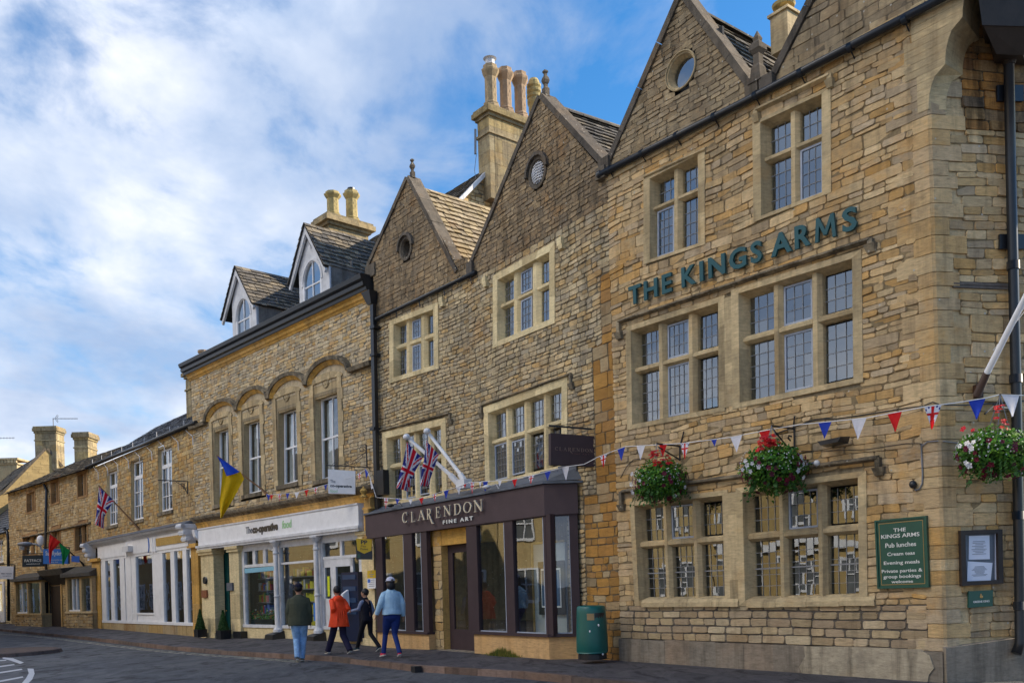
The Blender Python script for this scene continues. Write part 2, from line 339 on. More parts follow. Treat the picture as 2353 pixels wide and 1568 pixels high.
M_O = stone_mat('arched_shop_stone', T_COOP, (.19, .17, .13), grime=.4, gscale=.4, orange=.40, glow=.47)
M_S = stone_mat('white_shop_stone', [(.52, .35, .14), (.54, .40, .20), (.45, .35, .21), (.53, .31, .10)], (.22, .15, .08), grime=.45, orange=.45, glow=.47)
M_L = stone_mat('cottage_stone', [(.52, .37, .18), (.46, .34, .19), (.56, .44, .26), (.47, .30, .12)], (.17, .13, .085), grime=.35, orange=.25, glow=.48)
M_ASH = stone_mat('ashlar', [(.54, .42, .24), (.49, .38, .22)], (.3, .24, .15), grime=.42, gscale=.8, gcol=(.15, .125, .09), orange=.3, ocol=(.50, .27, .08), glow=.47, bumps=.35)
M_CREAM = stone_mat('cream_ashlar', [(.66, .53, .30), (.70, .58, .34)], (.4, .33, .2), grime=.28, gscale=.9, orange=.22, ocol=(.50, .33, .12), glow=.5, bumps=.25)
M_HOOD = stone_mat('weathered_hood', [(.36, .29, .19), (.30, .25, .17)], (.2, .17, .1), grime=.75, gscale=1.4, orange=.1, glow=.40, spots=.2)
M_OCH = stone_mat('ochre_moulding', [(.60, .34, .08), (.56, .34, .11)], (.4, .3, .1), grime=.4, gscale=1.2, orange=.4, glow=.5, bumps=.4)
M_PLASTER = stone_mat('ochre_plinth', [(.56, .34, .15), (.60, .39, .19)], (.4, .3, .1), grime=.22, gscale=.8, orange=.3, ocol=(.62, .33, .10), glow=.52, bumps=.15)
M_REND = stone_mat('cement_render', [(.25, .215, .17), (.29, .23, .17)], (.2, .2, .2), grime=.45, gscale=.9, orange=.25, ocol=(.25, .15, .08), glow=.46, bumps=.25)
M_RENDP = stone_mat('pale_render', [(.42, .36, .26), (.46, .39, .28)], (.2, .2, .2), grime=.65, gscale=1.1, gcol=(.2, .17, .13), orange=.35, ocol=(.42, .28, .12), glow=.44, bumps=.6)
M_SLATE = stone_mat('stone_slates', [(.13, .12, .11), (.18, .155, .12), (.095, .092, .09), (.24, .20, .145)], (.05, .05, .05), grime=.35, gscale=1.5, orange=.3, ocol=(.16, .12, .05), glow=.46, spots=.22)
M_SLATEL = stone_mat('pale_stone_slates', [(.34, .27, .17), (.40, .32, .21), (.28, .22, .15), (.36, .28, .16)], (.05, .05, .05), grime=.3, gscale=1.5, orange=.2, glow=.5, spots=.15)
M_BSLATE = plain('blue_slates', (.045, .05, .062), .55, .35, 3, bump=.3, usecol=False)
M_COPE = stone_mat('coping', [(.17, .14, .105), (.13, .11, .09)], (.1, .1, .1), grime=.6, gscale=1.3, orange=.35, ocol=(.25, .15, .06), glow=.42, spots=.2)
M_POT = plain('clay_pot', (.38, .28, .16), .85, .25, 8, bump=.3, dirt=.45)
M_POTR = plain('pink_clay_pot', (.38, .26, .16), .85, .2, 8, bump=.3, dirt=.35)
M_POTY = plain('yellow_clay_pot', (.42, .33, .14), .85, .25, 8, bump=.3, dirt=.4)
M_BLACK = plain('black_paint', (.012, .014, .018), .35, .3, 5, spec=.5)
M_IRON = plain('dark_iron', (.02, .02, .022), .5, .3, 9)
M_LEADC = plain('lead_came', (.22, .225, .24), .5, .1)
M_CASE = plain('casement_grey', (.34, .38, .46), .45, .12)
M_WHITE = plain('white_paint', (.80, .80, .82), .45, .06, 4, dirt=.12)
M_WDIRT = plain('old_white_paint', (.66, .66, .68), .6, .12, 4, dirt=.25)
M_PLUM = plain('plum_paint', (.052, .034, .038), .6, .12, 3, spec=.25)
M_PLUMF = plain('plum_fascia', (.082, .058, .062), .7, .1, 3, spec=.2)
M_LEAD = plain('lead_flashing', (.10, .115, .145), .5, .3, 4, bump=.2)
M_GREEN = plain('green_sign', (.010, .075, .052), .35, .15, 2, spec=.5)
M_TEAL = plain('teal_letter', (.008, .075, .085), .4, .1, 3)
M_DOORG = plain('teal_door', (.006, .07, .065), .4, .2, 3)
M_GOLD = plain('gold_line', (.45, .27, .08), .4, .1)
M_LETW = plain('white_letter', (.72, .72, .68), .5, .03)
M_PAPER = plain('paper', (.66, .68, .78), .6, .03)
M_INK = plain('printed_grey', (.25, .26, .3), .6, .03)
M_CHIM = stone_mat('chimney_stone', [(.42, .32, .15), (.37, .31, .19), (.46, .36, .20), (.34, .27, .16)], (.2, .15, .1), grime=.6, gcol=(.13, .105, .075), gscale=.9, orange=.4, ocol=(.50, .28, .05), glow=.43, spots=.15)
M_STAIN = stone_mat('rust_stained_stone', [(.44, .20, .05), (.30, .19, .09), (.46, .28, .11), (.22, .15, .09)], (.1, .08, .05), grime=.85, gcol=(.05, .04, .03), gscale=1.2, orange=.6, ocol=(.40, .14, .02), glow=.44)
M_ROOM = plain('dark_room', (.028, .030, .036), .9, .4, 1.5)
M_ROOMS = plain('shop_interior', (.16, .155, .15), .9, .4, 1.2)
M_SILVER = plain('brushed_steel', (.62, .64, .62), .28, .05, 5, metal=.7)
M_WOODD = plain('dark_wood', (.03, .02, .016), .6, .3)
M_WOOD = plain('weathered_wood', (.12, .10, .085), .8, .35, 12, bump=.5)
M_TRUNK = plain('brown_paint', (.06, .03, .02), .5, .2)
M_BIN = plain('green_bin', (.004, .10, .085), .38, .12, 3, spec=.5)
M_ATTR = attr_mat('coloured')
M_CLOTH = attr_mat('flag_cloth', .8, .06, trans=.25)
M_GLASS = glass_mat('window_glass', .25, wav=.0018, wscale=1.6)
M_GLASSG = glass_mat('ground_floor_glass', .15, wav=.0012, wscale=1.2)
M_GLASSS = glass_mat('shop_glass', .12, tint=(.85, .9, .9), wav=.002, wscale=.9)
M_GLASSB = glass_mat('bright_glass', .3, wav=.012, wscale=1.3)
# ------------------------------------------------------------------ masonry
def lerp(a, b, t): return a + (b - a) * t
def subtract(iv, holes):
    out = [iv]
    for h0, h1 in holes:
        nw = []
        for a, b in out:
            if h1 <= a or h0 >= b: nw.append((a, b)); continue
            if h0 > a: nw.append((a, h0))
            if h1 < b: nw.append((h1, b))
        out = nw
    return [(a, b) for a, b in out if b - a > .012]
def poly_span(poly, z):
    xs = []
    for i in range(len(poly)):
        (x0, z0), (x1, z1) = poly[i], poly[(i + 1) % len(poly)]
        if (z0 <= z < z1) or (z1 <= z < z0): xs.append(x0 + (x1 - x0) * (z - z0) / (z1 - z0))
    return (min(xs), max(xs)) if len(xs) >= 2 else None
def masonry(mb, P, poly, holes, h=(.09, .17), w=(.18, .45), gap=.012, prot=(.004, .024), d0=0.0, wave=.014, jit=.010, back=True, big=0.0, corner=.28, thick=None):
    """irregular coursed stones inside the outline poly [(s,z)..] leaving the holes [(polygon)..] open"""
    zmin = min(z for _, z in poly); zmax = max(z for _, z in poly)
    ph = [U(0, 6.28) for _ in range(4)]
    def wv(s, z): return wave * (sin(s * 1.3 + ph[0] + z) + .6 * sin(s * 3.1 + ph[1] + z * 2)) if wave else 0
    z = zmin
    hs = sorted({round(hz, 3) for hp in holes for _, hz in hp})
    while z < zmax - .01:
        hh = U(*h)
        if R() < big: hh *= 1.7
        z1 = min(z + hh, zmax)
        if zmax - z1 < h[0] * .5: z1 = zmax
        e = min(.004, (z1 - z) * .2)
        a0 = poly_span(poly, z + e); a1 = poly_span(poly, z1 - e)
        if a0 is None: a0 = a1
        if a1 is None: a1 = a0
        if a0 is None: z = z1; continue
        zm = (z + z1) / 2
        hi = []
        for hp in holes:
            sp = [q for q in (poly_span(hp, z + e), poly_span(hp, zm), poly_span(hp, z1 - e)) if q]
            if sp: hi.append((min(q[0] for q in sp) + .003, max(q[1] for q in sp) - .003))
        for A, B in subtract((min(a0[0], a1[0]), max(a0[1], a1[1])), hi):
            def cl(s, top):
                q = a1 if top else a0
                return max(q[0], min(q[1], s))
            if back:
                zb0, zb1 = z, z1
                n = max(1, int((B - A) / 1.2)); 
                for k in range(n):
                    sa, sb = lerp(A, B, k / n), lerp(A, B, (k + 1) / n)
                    mb.face([P.w(cl(sa, 0), d0, zb0), P.w(cl(sb, 0), d0, zb0), P.w(cl(sb, 1), d0, zb1), P.w(cl(sa, 1), d0, zb1)], (.5, .5, 0))
            s = A
            while s < B - .004:
                ww = U(*w) * (1.0 if hh < h[1] else 1.4)
                s1 = s + ww
                if B - s1 < w[0] * .6: s1 = B
                s1 = min(s1, B)
                g = gap * U(.35, .75); q = [(s + g, z + g), (s1 - g, z + g), (s1 - g, z1 - g), (s + g, z1 - g)]
                pts = []
                for i, (x, y) in enumerate(q):
                    x = cl(x, i >= 2) + U(-jit, jit); y = y + U(-jit, jit) * .7
                    inner = wv(x, zm) if (A + .05 < x < B - .05) and (zmin + .05 < y < zmax - .05) else 0
                    pts.append((x, y + inner))
                if pts[1][0] - pts[0][0] > .02 or pts[2][0] - pts[3][0] > .02:
                    c = Vector((sum(p[0] for p in pts) / 4, sum(p[1] for p in pts) / 4)); pr = -U(*prot)
                    oc = []
                    for i in range(4):
                        p0 = Vector(pts[i]); pa = Vector(pts[i - 1]); pb = Vector(pts[(i + 1) % 4])
                        la = min(corner, .022 / max(.02, (pa - p0).length)) * U(.5, 1.4); lb = min(corner, .022 / max(.02, (pb - p0).length)) * U(.5, 1.4)
                        oc += [p0.lerp(pa, la), p0.lerp(pb, lb)]
                    ct = (R(), R(), 1.0)
                    b = len(mb.v)
                    tl = U(-.005, .005); tz = U(-.006, .006)
                    for p in oc: mb.v.append(P.w(p.x, d0 + .001, p.y))
                    for p in oc:
                        f = p.lerp(c, min(.10, .007 / max(.02, (p - c).length)))
                        mb.v.append(P.w(f.x, d0 + pr + tl * (1 if p.x > c.x else -1) + tz * (1 if p.y > c.y else -1), f.y))
                    for i in range(8):
                        j = (i + 1) % 8
                        mb.f.append((b + i, b + j, b + 8 + j, b + 8 + i)); mb.c.append(ct); mb.mi.append(mb.m); mb.sm.append(False)
                    mb.f.append(tuple(b + 8 + i for i in range(8))); mb.c.append(ct); mb.mi.append(mb.m); mb.sm.append(False)
                s = s1
        z = z1
def stonec(): return (R(), R(), 1.0)
def blocks(mb, P, s0, s1, d0, d1, z0, z1, n=1, vert=False, g=.004):       # a run of dressed blocks
    for i in range(n):
        a, b = (lerp(s0, s1, i / n), lerp(s0, s1, (i + 1) / n)) if not vert else (s0, s1)
        c, e = (lerp(z0, z1, i / n), lerp(z0, z1, (i + 1) / n)) if vert else (z0, z1)
        mb.box(P, a + (g if not vert else 0), b - (g if not vert else 0), d0 - U(0, .003), d1, c + (g if vert else 0), e - (g if vert else 0), stonec())

# ------------------------------------------------------------------ traced quads -> (u,v) frames on a wall
def frame(P, q, d):
    c = [P.uv(x, y, d) for x, y in q]                 # TL TR BR BL
    def f(u, v):
        a = (lerp(c[0][0], c[1][0], u), lerp(c[0][1], c[1][1], u)); b = (lerp(c[3][0], c[2][0], u), lerp(c[3][1], c[2][1], u))
        return (lerp(a[0], b[0], v), lerp(a[1], b[1], v))
    W_ = ((c[1][0] - c[0][0]) + (c[2][0] - c[3][0])) / 2; H_ = ((c[0][1] - c[3][1]) + (c[1][1] - c[2][1])) / 2
    return f, W_, H_
def ring_quad(f, W_, H_, a, top=None, bot=None):       # outline of the quad grown by a metres
    top = a if top is None else top; bot = a if bot is None else bot
    u, t, b = a / W_, top / H_, bot / H_
    return [f(-u, -t), f(1 + u, -t), f(1 + u, 1 + b), f(-u, 1 + b)]
def panes(mb, P, f, u0, u1, v0, v1, nx, ny, d, tilt=.004):
    for i in range(nx):
        for j in range(ny):
            a0, a1 = lerp(u0, u1, i / nx), lerp(u0, u1, (i + 1) / nx); b0, b1 = lerp(v0, v1, j / ny), lerp(v0, v1, (j + 1) / ny)
            t1, t2 = U(-tilt, tilt), U(-tilt, tilt)
            q = [(a0, b0, t1 + t2), (a1, b0, -t1 + t2), (a1, b1, -t1 - t2), (a0, b1, t1 - t2)]
            mb.face([P.w(*(lambda g: (g[0], d + k, g[1]))(f(x, y))) for x, y, k in q])
def room(P, f, W_, H_, d, depth=1.2, m=.05):
    mb = MB(); a = [f(-m, -m), f(1 + m, -m), f(1 + m, 1 + m), f(-m, 1 + m)]
    A = [P.w(s, d, z) for s, z in a]; B = [P.w(s, d + depth, z) for s, z in a]
    mb.add(A + B, [(4, 5, 6, 7), (0, 1, 5, 4), (1, 2, 6, 5), (2, 3, 7, 6), (3, 0, 4, 7)])
    return mb
LE = {}
def PW(P, q, d=.011): return P.w(q[0], d, q[1])
def mullioned(P, q, n, tr, parent, mat=None, d=.20, sp=.07, sw=.22, mf=.15, quarry=.15, casements=(), proud=.032, sill=0, gap_v=None, top=None, side=None, bars=(), glass=None):
    """stone mullioned window; q = traced corners of all the glass, tr = (v0,v1) transom edges or None"""
    mat = mat or M_ASH; f, W_, H_ = frame(P, q, d)
    lw = (1 - mf * (n - 1)) / n; lights = [(i * (lw + mf), i * (lw + mf) + lw) for i in range(n)]
    rows = [(0, 1)] if not tr else [(0, tr[0]), (tr[1], 1)]
    fr = MB()
    su, sv = sp / W_, sp / H_
    O = [f(-su, -sv), f(1 + su, -sv), f(1 + su, 1 + sv * .6), f(-su, 1 + sv * .6)]; G = [f(0, 0), f(1, 0), f(1, 1), f(0, 1)]
    ou, ov = sw / W_, sw / H_; tp = (top if top is not None else sw * .75) / H_; bt = (sill or .12) / H_
    X = [f(-ou, -tp), f(1 + ou, -tp), f(1 + ou, 1 + bt), f(-ou, 1 + bt)]
    for i in range(4):                               # splayed reveals and outer ring, split in blocks
        j = (i + 1) % 4; nb = max(2, int(((W_ if i % 2 == 0 else H_)) / .42))
        for k in range(nb):
            a, b = k / nb, (k + 1) / nb; c = stonec(); dd = -proud - U(0, .003)
            l = lambda p, r, t: (lerp(p[0], r[0], t), lerp(p[1], r[1], t))
            o0, o1, g0, g1, x0, x1 = l(O[i], O[j], a), l(O[i], O[j], b), l(G[i], G[j], a), l(G[i], G[j], b), l(X[i], X[j], a), l(X[i], X[j], b)
            m0, m1 = l(o0, g0, .55), l(o1, g1, .55)
            fr.face([P.w(x0[0], dd, x0[1]), P.w(x1[0], dd, x1[1]), P.w(o1[0], dd, o1[1]), P.w(o0[0], dd, o0[1])], c)
            fr.face([P.w(o0[0], dd, o0[1]), P.w(o1[0], dd, o1[1]), P.w(m1[0], d * .55, m1[1]), P.w(m0[0], d * .55, m0[1])], c)
            fr.face([P.w(m0[0], d * .55, m0[1]), P.w(m1[0], d * .55, m1[1]), P.w(g1[0], d + .03, g1[1]), P.w(g0[0], d + .03, g0[1])], c)
            fr.face([P.w(x0[0], dd, x0[1]), P.w(x1[0], dd, x1[1]), P.w(x1[0], .05, x1[1]), P.w(x0[0], .05, x0[1])], c)
    Y_ = [(p[0] + (.12 if i in (1, 2) else -.12), p[1] + (.10 if i < 2 else -.10)) for i, p in enumerate(X)]
    for i in range(4): j = (i + 1) % 4; fr.face([PW(P, X[i]), PW(P, X[j]), PW(P, Y_[j]), PW(P, Y_[i])], (.4, .4, 0))
    def prism(u0, u1, v0, v1, horiz, c):
        k = .30
        if horiz: e = (v1 - v0) * k; F_ = [f(u0, v0 + e), f(u1, v0 + e), f(u1, v1 - e), f(u0, v1 - e)]
        else: e = (u1 - u0) * k; F_ = [f(u0 + e, v0), f(u1 - e, v0), f(u1 - e, v1), f(u0 + e, v1)]
        Bk = [f(u0, v0), f(u1, v0), f(u1, v1), f(u0, v1)]
        df, dm = (.045, .12) if not horiz else (.05, .125)
        fr.hexa([P.w(s, df, z) for s, z in F_], [P.w(s, dm, z) for s, z in Bk], c)
        fr.hexa([P.w(s, dm, z) for s, z in Bk], [P.w(s, d + .03, z) for s, z in Bk], c)
    for i in range(n - 1):
        a, b = lights[i][1], lights[i + 1][0]
        if tr:
            prism(a, b, -sv * .8, tr[0] + (tr[1] - tr[0]) * .5, False, stonec()); prism(a, b, tr[0] + (tr[1] - tr[0]) * .5, 1 + sv * .3, False, stonec())
        else: prism(a, b, -sv * .8, 1 + sv * .3, False, stonec())
    if tr:
        for a, b in lights: prism(a - mf * .25, b + mf * .25, tr[0], tr[1], True, stonec())
    wo_ = obj('window', fr, mat, parent)
    gl = MB(); ld = MB(); cs = MB()
    k = 0
    for ri, (v0, v1) in enumerate(rows):
        for ci, (u0, u1) in enumerate(lights):
            nx = max(2, round((u1 - u0) * W_ / quarry)); ny = max(2, round((v1 - v0) * H_ / (quarry * 1.25)))
            dd = d; ins = 0
            if (ri, ci) in casements:
                w1 = .032; au, av = w1 / W_, w1 / H_; dd = d - .045; ins = 1
                for (x0, x1, y0, y1) in ((u0, u0 + au, v0, v1), (u1 - au, u1, v0, v1), (u0 + au, u1 - au, v0, v0 + av), (u0 + au, u1 - au, v1 - av, v1)):
                    cs.bar(P, f, x0, x1, y0, y1, dd - .018, dd + .04)
                u0, u1, v0, v1 = u0 + au, u1 - au, v0 + av, v1 - av
            panes(gl, P, f, u0, u1, v0, v1, nx, ny, dd + .004, tilt=.0007)
            t = .0045
            for i in range(1, nx):
                u = lerp(u0, u1, i / nx); ld.bar(P, f, u - t / W_, u + t / W_, v0, v1, dd - .006, dd + .001)
            for j in range(1, ny):
                v = lerp(v0, v1, j / ny); ld.bar(P, f, u0, u1, v - t / H_, v + t / H_, dd - .008, dd - .001)
            for (br, bv) in bars:
                if br == ri: ld.bar(P, f, u0, u1, lerp(v0, v1, bv) - .012 / H_, lerp(v0, v1, bv) + .012 / H_, dd - .02, dd - .009)
    obj('pane', gl, glass or M_GLASS, wo_)
    obj('lead_came', ld, M_LEADC, wo_)
    if cs.v: obj('casement', cs, M_CASE, wo_)
    obj('room', room(P, f, W_, H_, d + .06), M_ROOM, wo_)
    hole = ring_quad(f, W_, H_, sw - .06, top=(top if top is not None else sw * .75) - .055, bot=(sill or .12) - .055)
    return wo_, hole, f, W_, H_
def label_mould(P, pts, parent, mat=None, th=.07, pr=.10, stops=True, stop=.18, name='label_mould'):
    """projecting drip mould along a traced line, with returned ends"""
    mb = MB(); c = [P.uv(x, y, -.05) for x, y in pts]
    mat = mat or M_HOOD
    for i in range(len(c) - 1):
        (s0, z0), (s1, z1) = c[i], c[i + 1]
        n = max(1, int(abs(s1 - s0) / .5)) if abs(s1 - s0) > abs(z1 - z0) else 1
        for k in range(n):
            a, b = k / n, (k + 1) / n; x0, y0, x1, y1 = lerp(s0, s1, a), lerp(z0, z1, a), lerp(s0, s1, b), lerp(z0, z1, b)
            cc = stonec(); j = U(-.004, .004)
            if abs(s1 - s0) > abs(z1 - z0):
                # sloping top, hollow below
                prf = [(.03, th * .75), (-pr, th * .15), (-pr, -th * .25), (-pr * .35, -th * .6), (.03, -th * .6)]
                A = [P.w(x0, e, y0 + g + j) for e, g in prf]; B = [P.w(x1, e, y1 + g + j) for e, g in prf]
                m = len(prf); mb.add(A + B, [(q, (q + 1) % m, m + (q + 1) % m, m + q) for q in range(m)] + [tuple(range(m)), tuple(range(m, 2 * m))], cc)
            else:
                mb.box(P, x0 - th * .5, x0 + th * .5, -pr * .85, .03, min(y0, y1), max(y0, y1), cc)
    if stops:
        for k, sg in ((0, -1), (-1, 1)):
            s, z = c[k]
            mb.hexa([P.w(s - stop * .5, -pr * 1.1, z + .03), P.w(s + stop * .5, -pr * 1.1, z + .03), P.w(s + stop * .35, -pr * .6, z - .09), P.w(s - stop * .35, -pr * .6, z - .09)],
                    [P.w(s - stop * .5, .03, z + .05), P.w(s + stop * .5, .03, z + .05), P.w(s + stop * .4, .03, z - .1), P.w(s - stop * .4, .03, z - .1)], stonec())
    return obj(name, mb, mat, parent)
def reveal_window(P, q, parent, d=.13, vb=(), hb=(), fw=.06, bw=.045, mat=None, glass=None, roomm=None, wall=None, sill=True, dd=.04, rdepth=1.2, rm=None, sillm=None, dark=False, tilt=.003, nx=1, ny=1):
    """painted timber window set back in a plain opening; vb/hb = glazing bars (position, width, start, end)"""
    mat = mat or M_WHITE; f, W_, H_ = frame(P, q, d); fr = MB()
    a, b = fw / W_, fw / H_
    for (x0, x1, y0, y1) in ((0, a, 0, 1), (1 - a, 1, 0, 1), (a, 1 - a, 0, b), (a, 1 - a, 1 - b * 1.3, 1)): fr.bar(P, f, x0, x1, y0, y1, d, d + .07)
    for k, (p, w_, s_, e_) in enumerate(vb): fr.bar(P, f, p - w_ / 2 / W_, p + w_ / 2 / W_, s_, e_, d + .012 + .001 * k, d + .055)
    for k, (p, w_, s_, e_) in enumerate(hb): fr.bar(P, f, s_, e_, p - w_ / 2 / H_, p + w_ / 2 / H_, d + .006 + .001 * k, d + .06)
    wn = obj('window', fr, mat, parent)
    gl = MB(); panes(gl, P, f, a * .5, 1 - a * .5, b * .5, 1 - b * .5, max(nx, len(vb) + 1), max(ny, 1), d + dd, tilt=tilt); obj('pane', gl, glass or M_GLASS, wn)
    obj('room', room(P, f, W_, H_, d + .1, rdepth), rm or M_ROOM, wn)
    g = .012; O = ring_quad(f, W_, H_, g)
    rv = MB(); E = ring_quad(f, W_, H_, .03)
    for i in range(4):
        j = (i + 1) % 4; rv.face([P.w(O[i][0], -.004, O[i][1]), P.w(O[j][0], -.004, O[j][1]), P.w(O[j][0], d + .09, O[j][1]), P.w(O[i][0], d + .09, O[i][1])], stonec())
    for i in range(4):
        j = (i + 1) % 4; e = lambda k: (O[k][0] + (.12 if k in (1, 2) else -.12), O[k][1] + (.12 if k < 2 else -.12)); rv.face([PW(P, O[i]), PW(P, O[j]), PW(P, e(j)), PW(P, e(i))], (.4, .4, 0))
    obj('reveal', rv, wall or M_ASH, wn)
    if sill:
        s0, z0 = f(0, 1); s1, z1 = f(1, 1); m2 = MB(); zz = (z0 + z1) / 2
        m2.box(P, min(s0, s1) - .1, max(s0, s1) + .1, -.07, d + .02, zz - .15, zz - .014, stonec()); obj('sill', m2, sillm or M_HOOD, wn)
    return wn, ring_quad(f, W_, H_, g), f, W_, H_
def tiles(mb, A, B, C, D, row=.22, w=(.16, .34), th=.026):
    """overlapping slates on the slope A(eave left) B(eave right) C(ridge right) D(ridge left)"""
    A, B, C, D = map(Vector, (A, B, C, D)); n = (B - A).cross(D - A).normalized()
    if n.z < 0: n = -n
    rows = max(2, int(((D - A).length + (C - B).length) / 2 / row))
    for i in range(rows):
        v0, v1 = i / rows, min(1.0, (i + 1.35) / rows)
        a, b, c, d = A.lerp(D, v0), B.lerp(C, v0), B.lerp(C, v1), A.lerp(D, v1)
        Lr = (b - a).length; x = -U(0, .15)
        while x < Lr:
            ww = U(*w); u0, u1 = max(0, x / Lr), min(1, (x + ww) / Lr); x += ww
            if u1 - u0 < .01: continue
            g = .010 / max(Lr, .1); u0 += g; u1 -= g; sag = U(-.03, .03) ; o = n * (th * 1.5 + U(0, .022)); dn = (a - d).normalized() * sag
            p = [a.lerp(b, u0) + o + dn, a.lerp(b, u1) + o + dn, d.lerp(c, u1) + n * .004, d.lerp(c, u0) + n * .004]
            q = [v - n * th for v in p]
            mb.hexa(p, q, (R(), R(), 1.0))
    mb.face([A - n * .03, B - n * .03, C - n * .03, D - n * .03], (.3, .3, 0))
def coping(mb, P, pts, w=.30, th=.13, out=.06, seg=.8, d0=None):
    """flat stones along a gable edge [(s,z)...]"""
    d0 = -out if d0 is None else d0
    for (s0, z0), (s1, z1) in zip(pts[:-1], pts[1:]):
        Ln = math.hypot(s1 - s0, z1 - z0); n = max(1, int(Ln / seg)); nx, nz = -(z1 - z0) / Ln, (s1 - s0) / Ln
        if nz < 0: nx, nz = -nx, -nz
        for k in range(n):
            a, b = k / n, (k + 1) / n - .003; j = U(-.008, .008)
            p0 = (lerp(s0, s1, a), lerp(z0, z1, a)); p1 = (lerp(s0, s1, b), lerp(z0, z1, b))
            lo = [(p[0] - nx * .02, p[1] - nz * .02) for p in (p0, p1)]; hi = [(p[0] + nx * (th + j), p[1] + nz * (th + j)) for p in (p0, p1)]
            F_ = [P.w(*(hi[0][0], d0, hi[0][1])), P.w(hi[1][0], d0, hi[1][1]), P.w(lo[1][0], d0, lo[1][1]), P.w(lo[0][0], d0, lo[0][1])]
            B_ = [P.w(hi[0][0], d0 + w, hi[0][1]), P.w(hi[1][0], d0 + w, hi[1][1]), P.w(lo[1][0], d0 + w, lo[1][1]), P.w(lo[0][0], d0 + w, lo[0][1])]
            mb.hexa(F_, B_, stonec())
def finial(P, s, z, d, h, parent, mat=None, urn=False):
    mb = MB(); mb.cur = (.5, .4, 1); o = P.w(s, d, z)
    if urn: prof = [(.30, 0), (.30, .10), (.22, .13), (.19, .30), (.13, .36), (.13, .55), (.24, .63), (.22, .74), (.11, .80), (.13, .86), (.07, .93), (.015, 1.0)]
    else: prof = [(.24, 0), (.20, .05), (.20, .30), (.11, .36), (.11, .45), (.17, .50), (.22, .60), (.17, .70), (.09, .78), (.09, .84), (.16, .90), (.14, .96), (.02, 1.0)]
    mb.loft(o, [(r * h * .72, t * h) for r, t in prof], n=4, rot=P.phi - pi / 4 + pi / 4)
    return obj('finial', mb, mat or M_COPE, parent)
def chimney_pot(o, h, r, parent, mat, kind=0, rot=0.0):
    mb = MB()
    if kind == 0:
        prof = [(1.25, 0), (1.25, .10), (1.05, .13), (1.1, .16), (.85, .2), (.82, .74), (.95, .78), (1.2, .86), (1.25, .89), (1.25, .91), (1.0, .94), (1.0, 1.0), (.75, 1.0), (.75, .9)]
        mb.loft(o, [(a * r, b * h) for a, b in prof], n=8, rot=rot)
        for k in range(8):                                  # raised lattice on the faces
            for j in range(6):
                th = rot + 2 * pi * (k + 1) / 8 + (.17 if j % 2 else -.17); z = (.25 + j * .085) * h
                mb.ell(Vector(o) + Vector((cos(th) * r * .76, sin(th) * r * .76, z)), r * .06, r * .06, h * .045, 5, 4)
    elif kind == 1:                                          # round louvred pot
        prof = [(.8, 0), (.85, .45), (1.0, .5), (1.02, .56), (.9, .6), (1.06, .62), (1.06, .67), (.85, .69), (1.06, .73), (1.06, .78), (.85, .80), (1.04, .84), (1.04, .88), (.8, .9), (.8, .95), (.6, 1.0), (.2, 1.0)]
        mb.loft(o, [(a * r, b * h) for a, b in prof], n=16, smooth=False)
    else:
        mb.loft(o, [(r * .9, 0), (r, .05 * h), (r * .85, .1 * h), (r * .8, .85 * h), (r, .88 * h), (r, h), (r * .7, h), (r * .7, h * .9)], n=14)
    return obj('chimney_pot', mb, mat, parent)
def glyphs(body, extrude=.5, offset=0.0, spacing=1.0):
    cu = bpy.data.curves.new('t', 'FONT'); cu.body = body; cu.size = 1; cu.extrude = extrude; cu.offset = offset; cu.space_character = spacing; cu.resolution_u = 3
    o = bpy.data.objects.new('t', cu); SC.collection.objects.link(o); dg = bpy.context.evaluated_depsgraph_get(); dg.update()
    me = bpy.data.meshes.new_from_object(o.evaluated_get(dg)); vs = [v.co.copy() for v in me.vertices]; fs = [tuple(p.vertices) for p in me.polygons]
    bpy.data.objects.remove(o); bpy.data.curves.remove(cu); bpy.data.meshes.remove(me)
    if not vs: return [], []
    x0 = min(v.x for v in vs); x1 = max(v.x for v in vs); y0 = min(v.y for v in vs); y1 = max(v.y for v in vs)
    return [((v.x - x0) / (x1 - x0), 1 - (v.y - y0) / (y1 - y0), 1 if v.z > 0 else 0) for v in vs], fs
def text_on(mb, P, q, body, d, th=.008, offset=0.0, spacing=1.0, f=None):
    """lettering filling the traced quad q on plane P at depth d"""
    if f is None: f, _, _ = frame(P, q, d)
    vs, fs = glyphs(body, offset=offset, spacing=spacing); out = []
    for u, v, t in vs:
        s, z = f(u, v); out.append(P.w(s, d - th if t else d, z))
    mb.add(out, fs)
def sub(f, u0, u1, v0, v1): return lambda u, v: f(lerp(u0, u1, u), lerp(v0, v1, v))
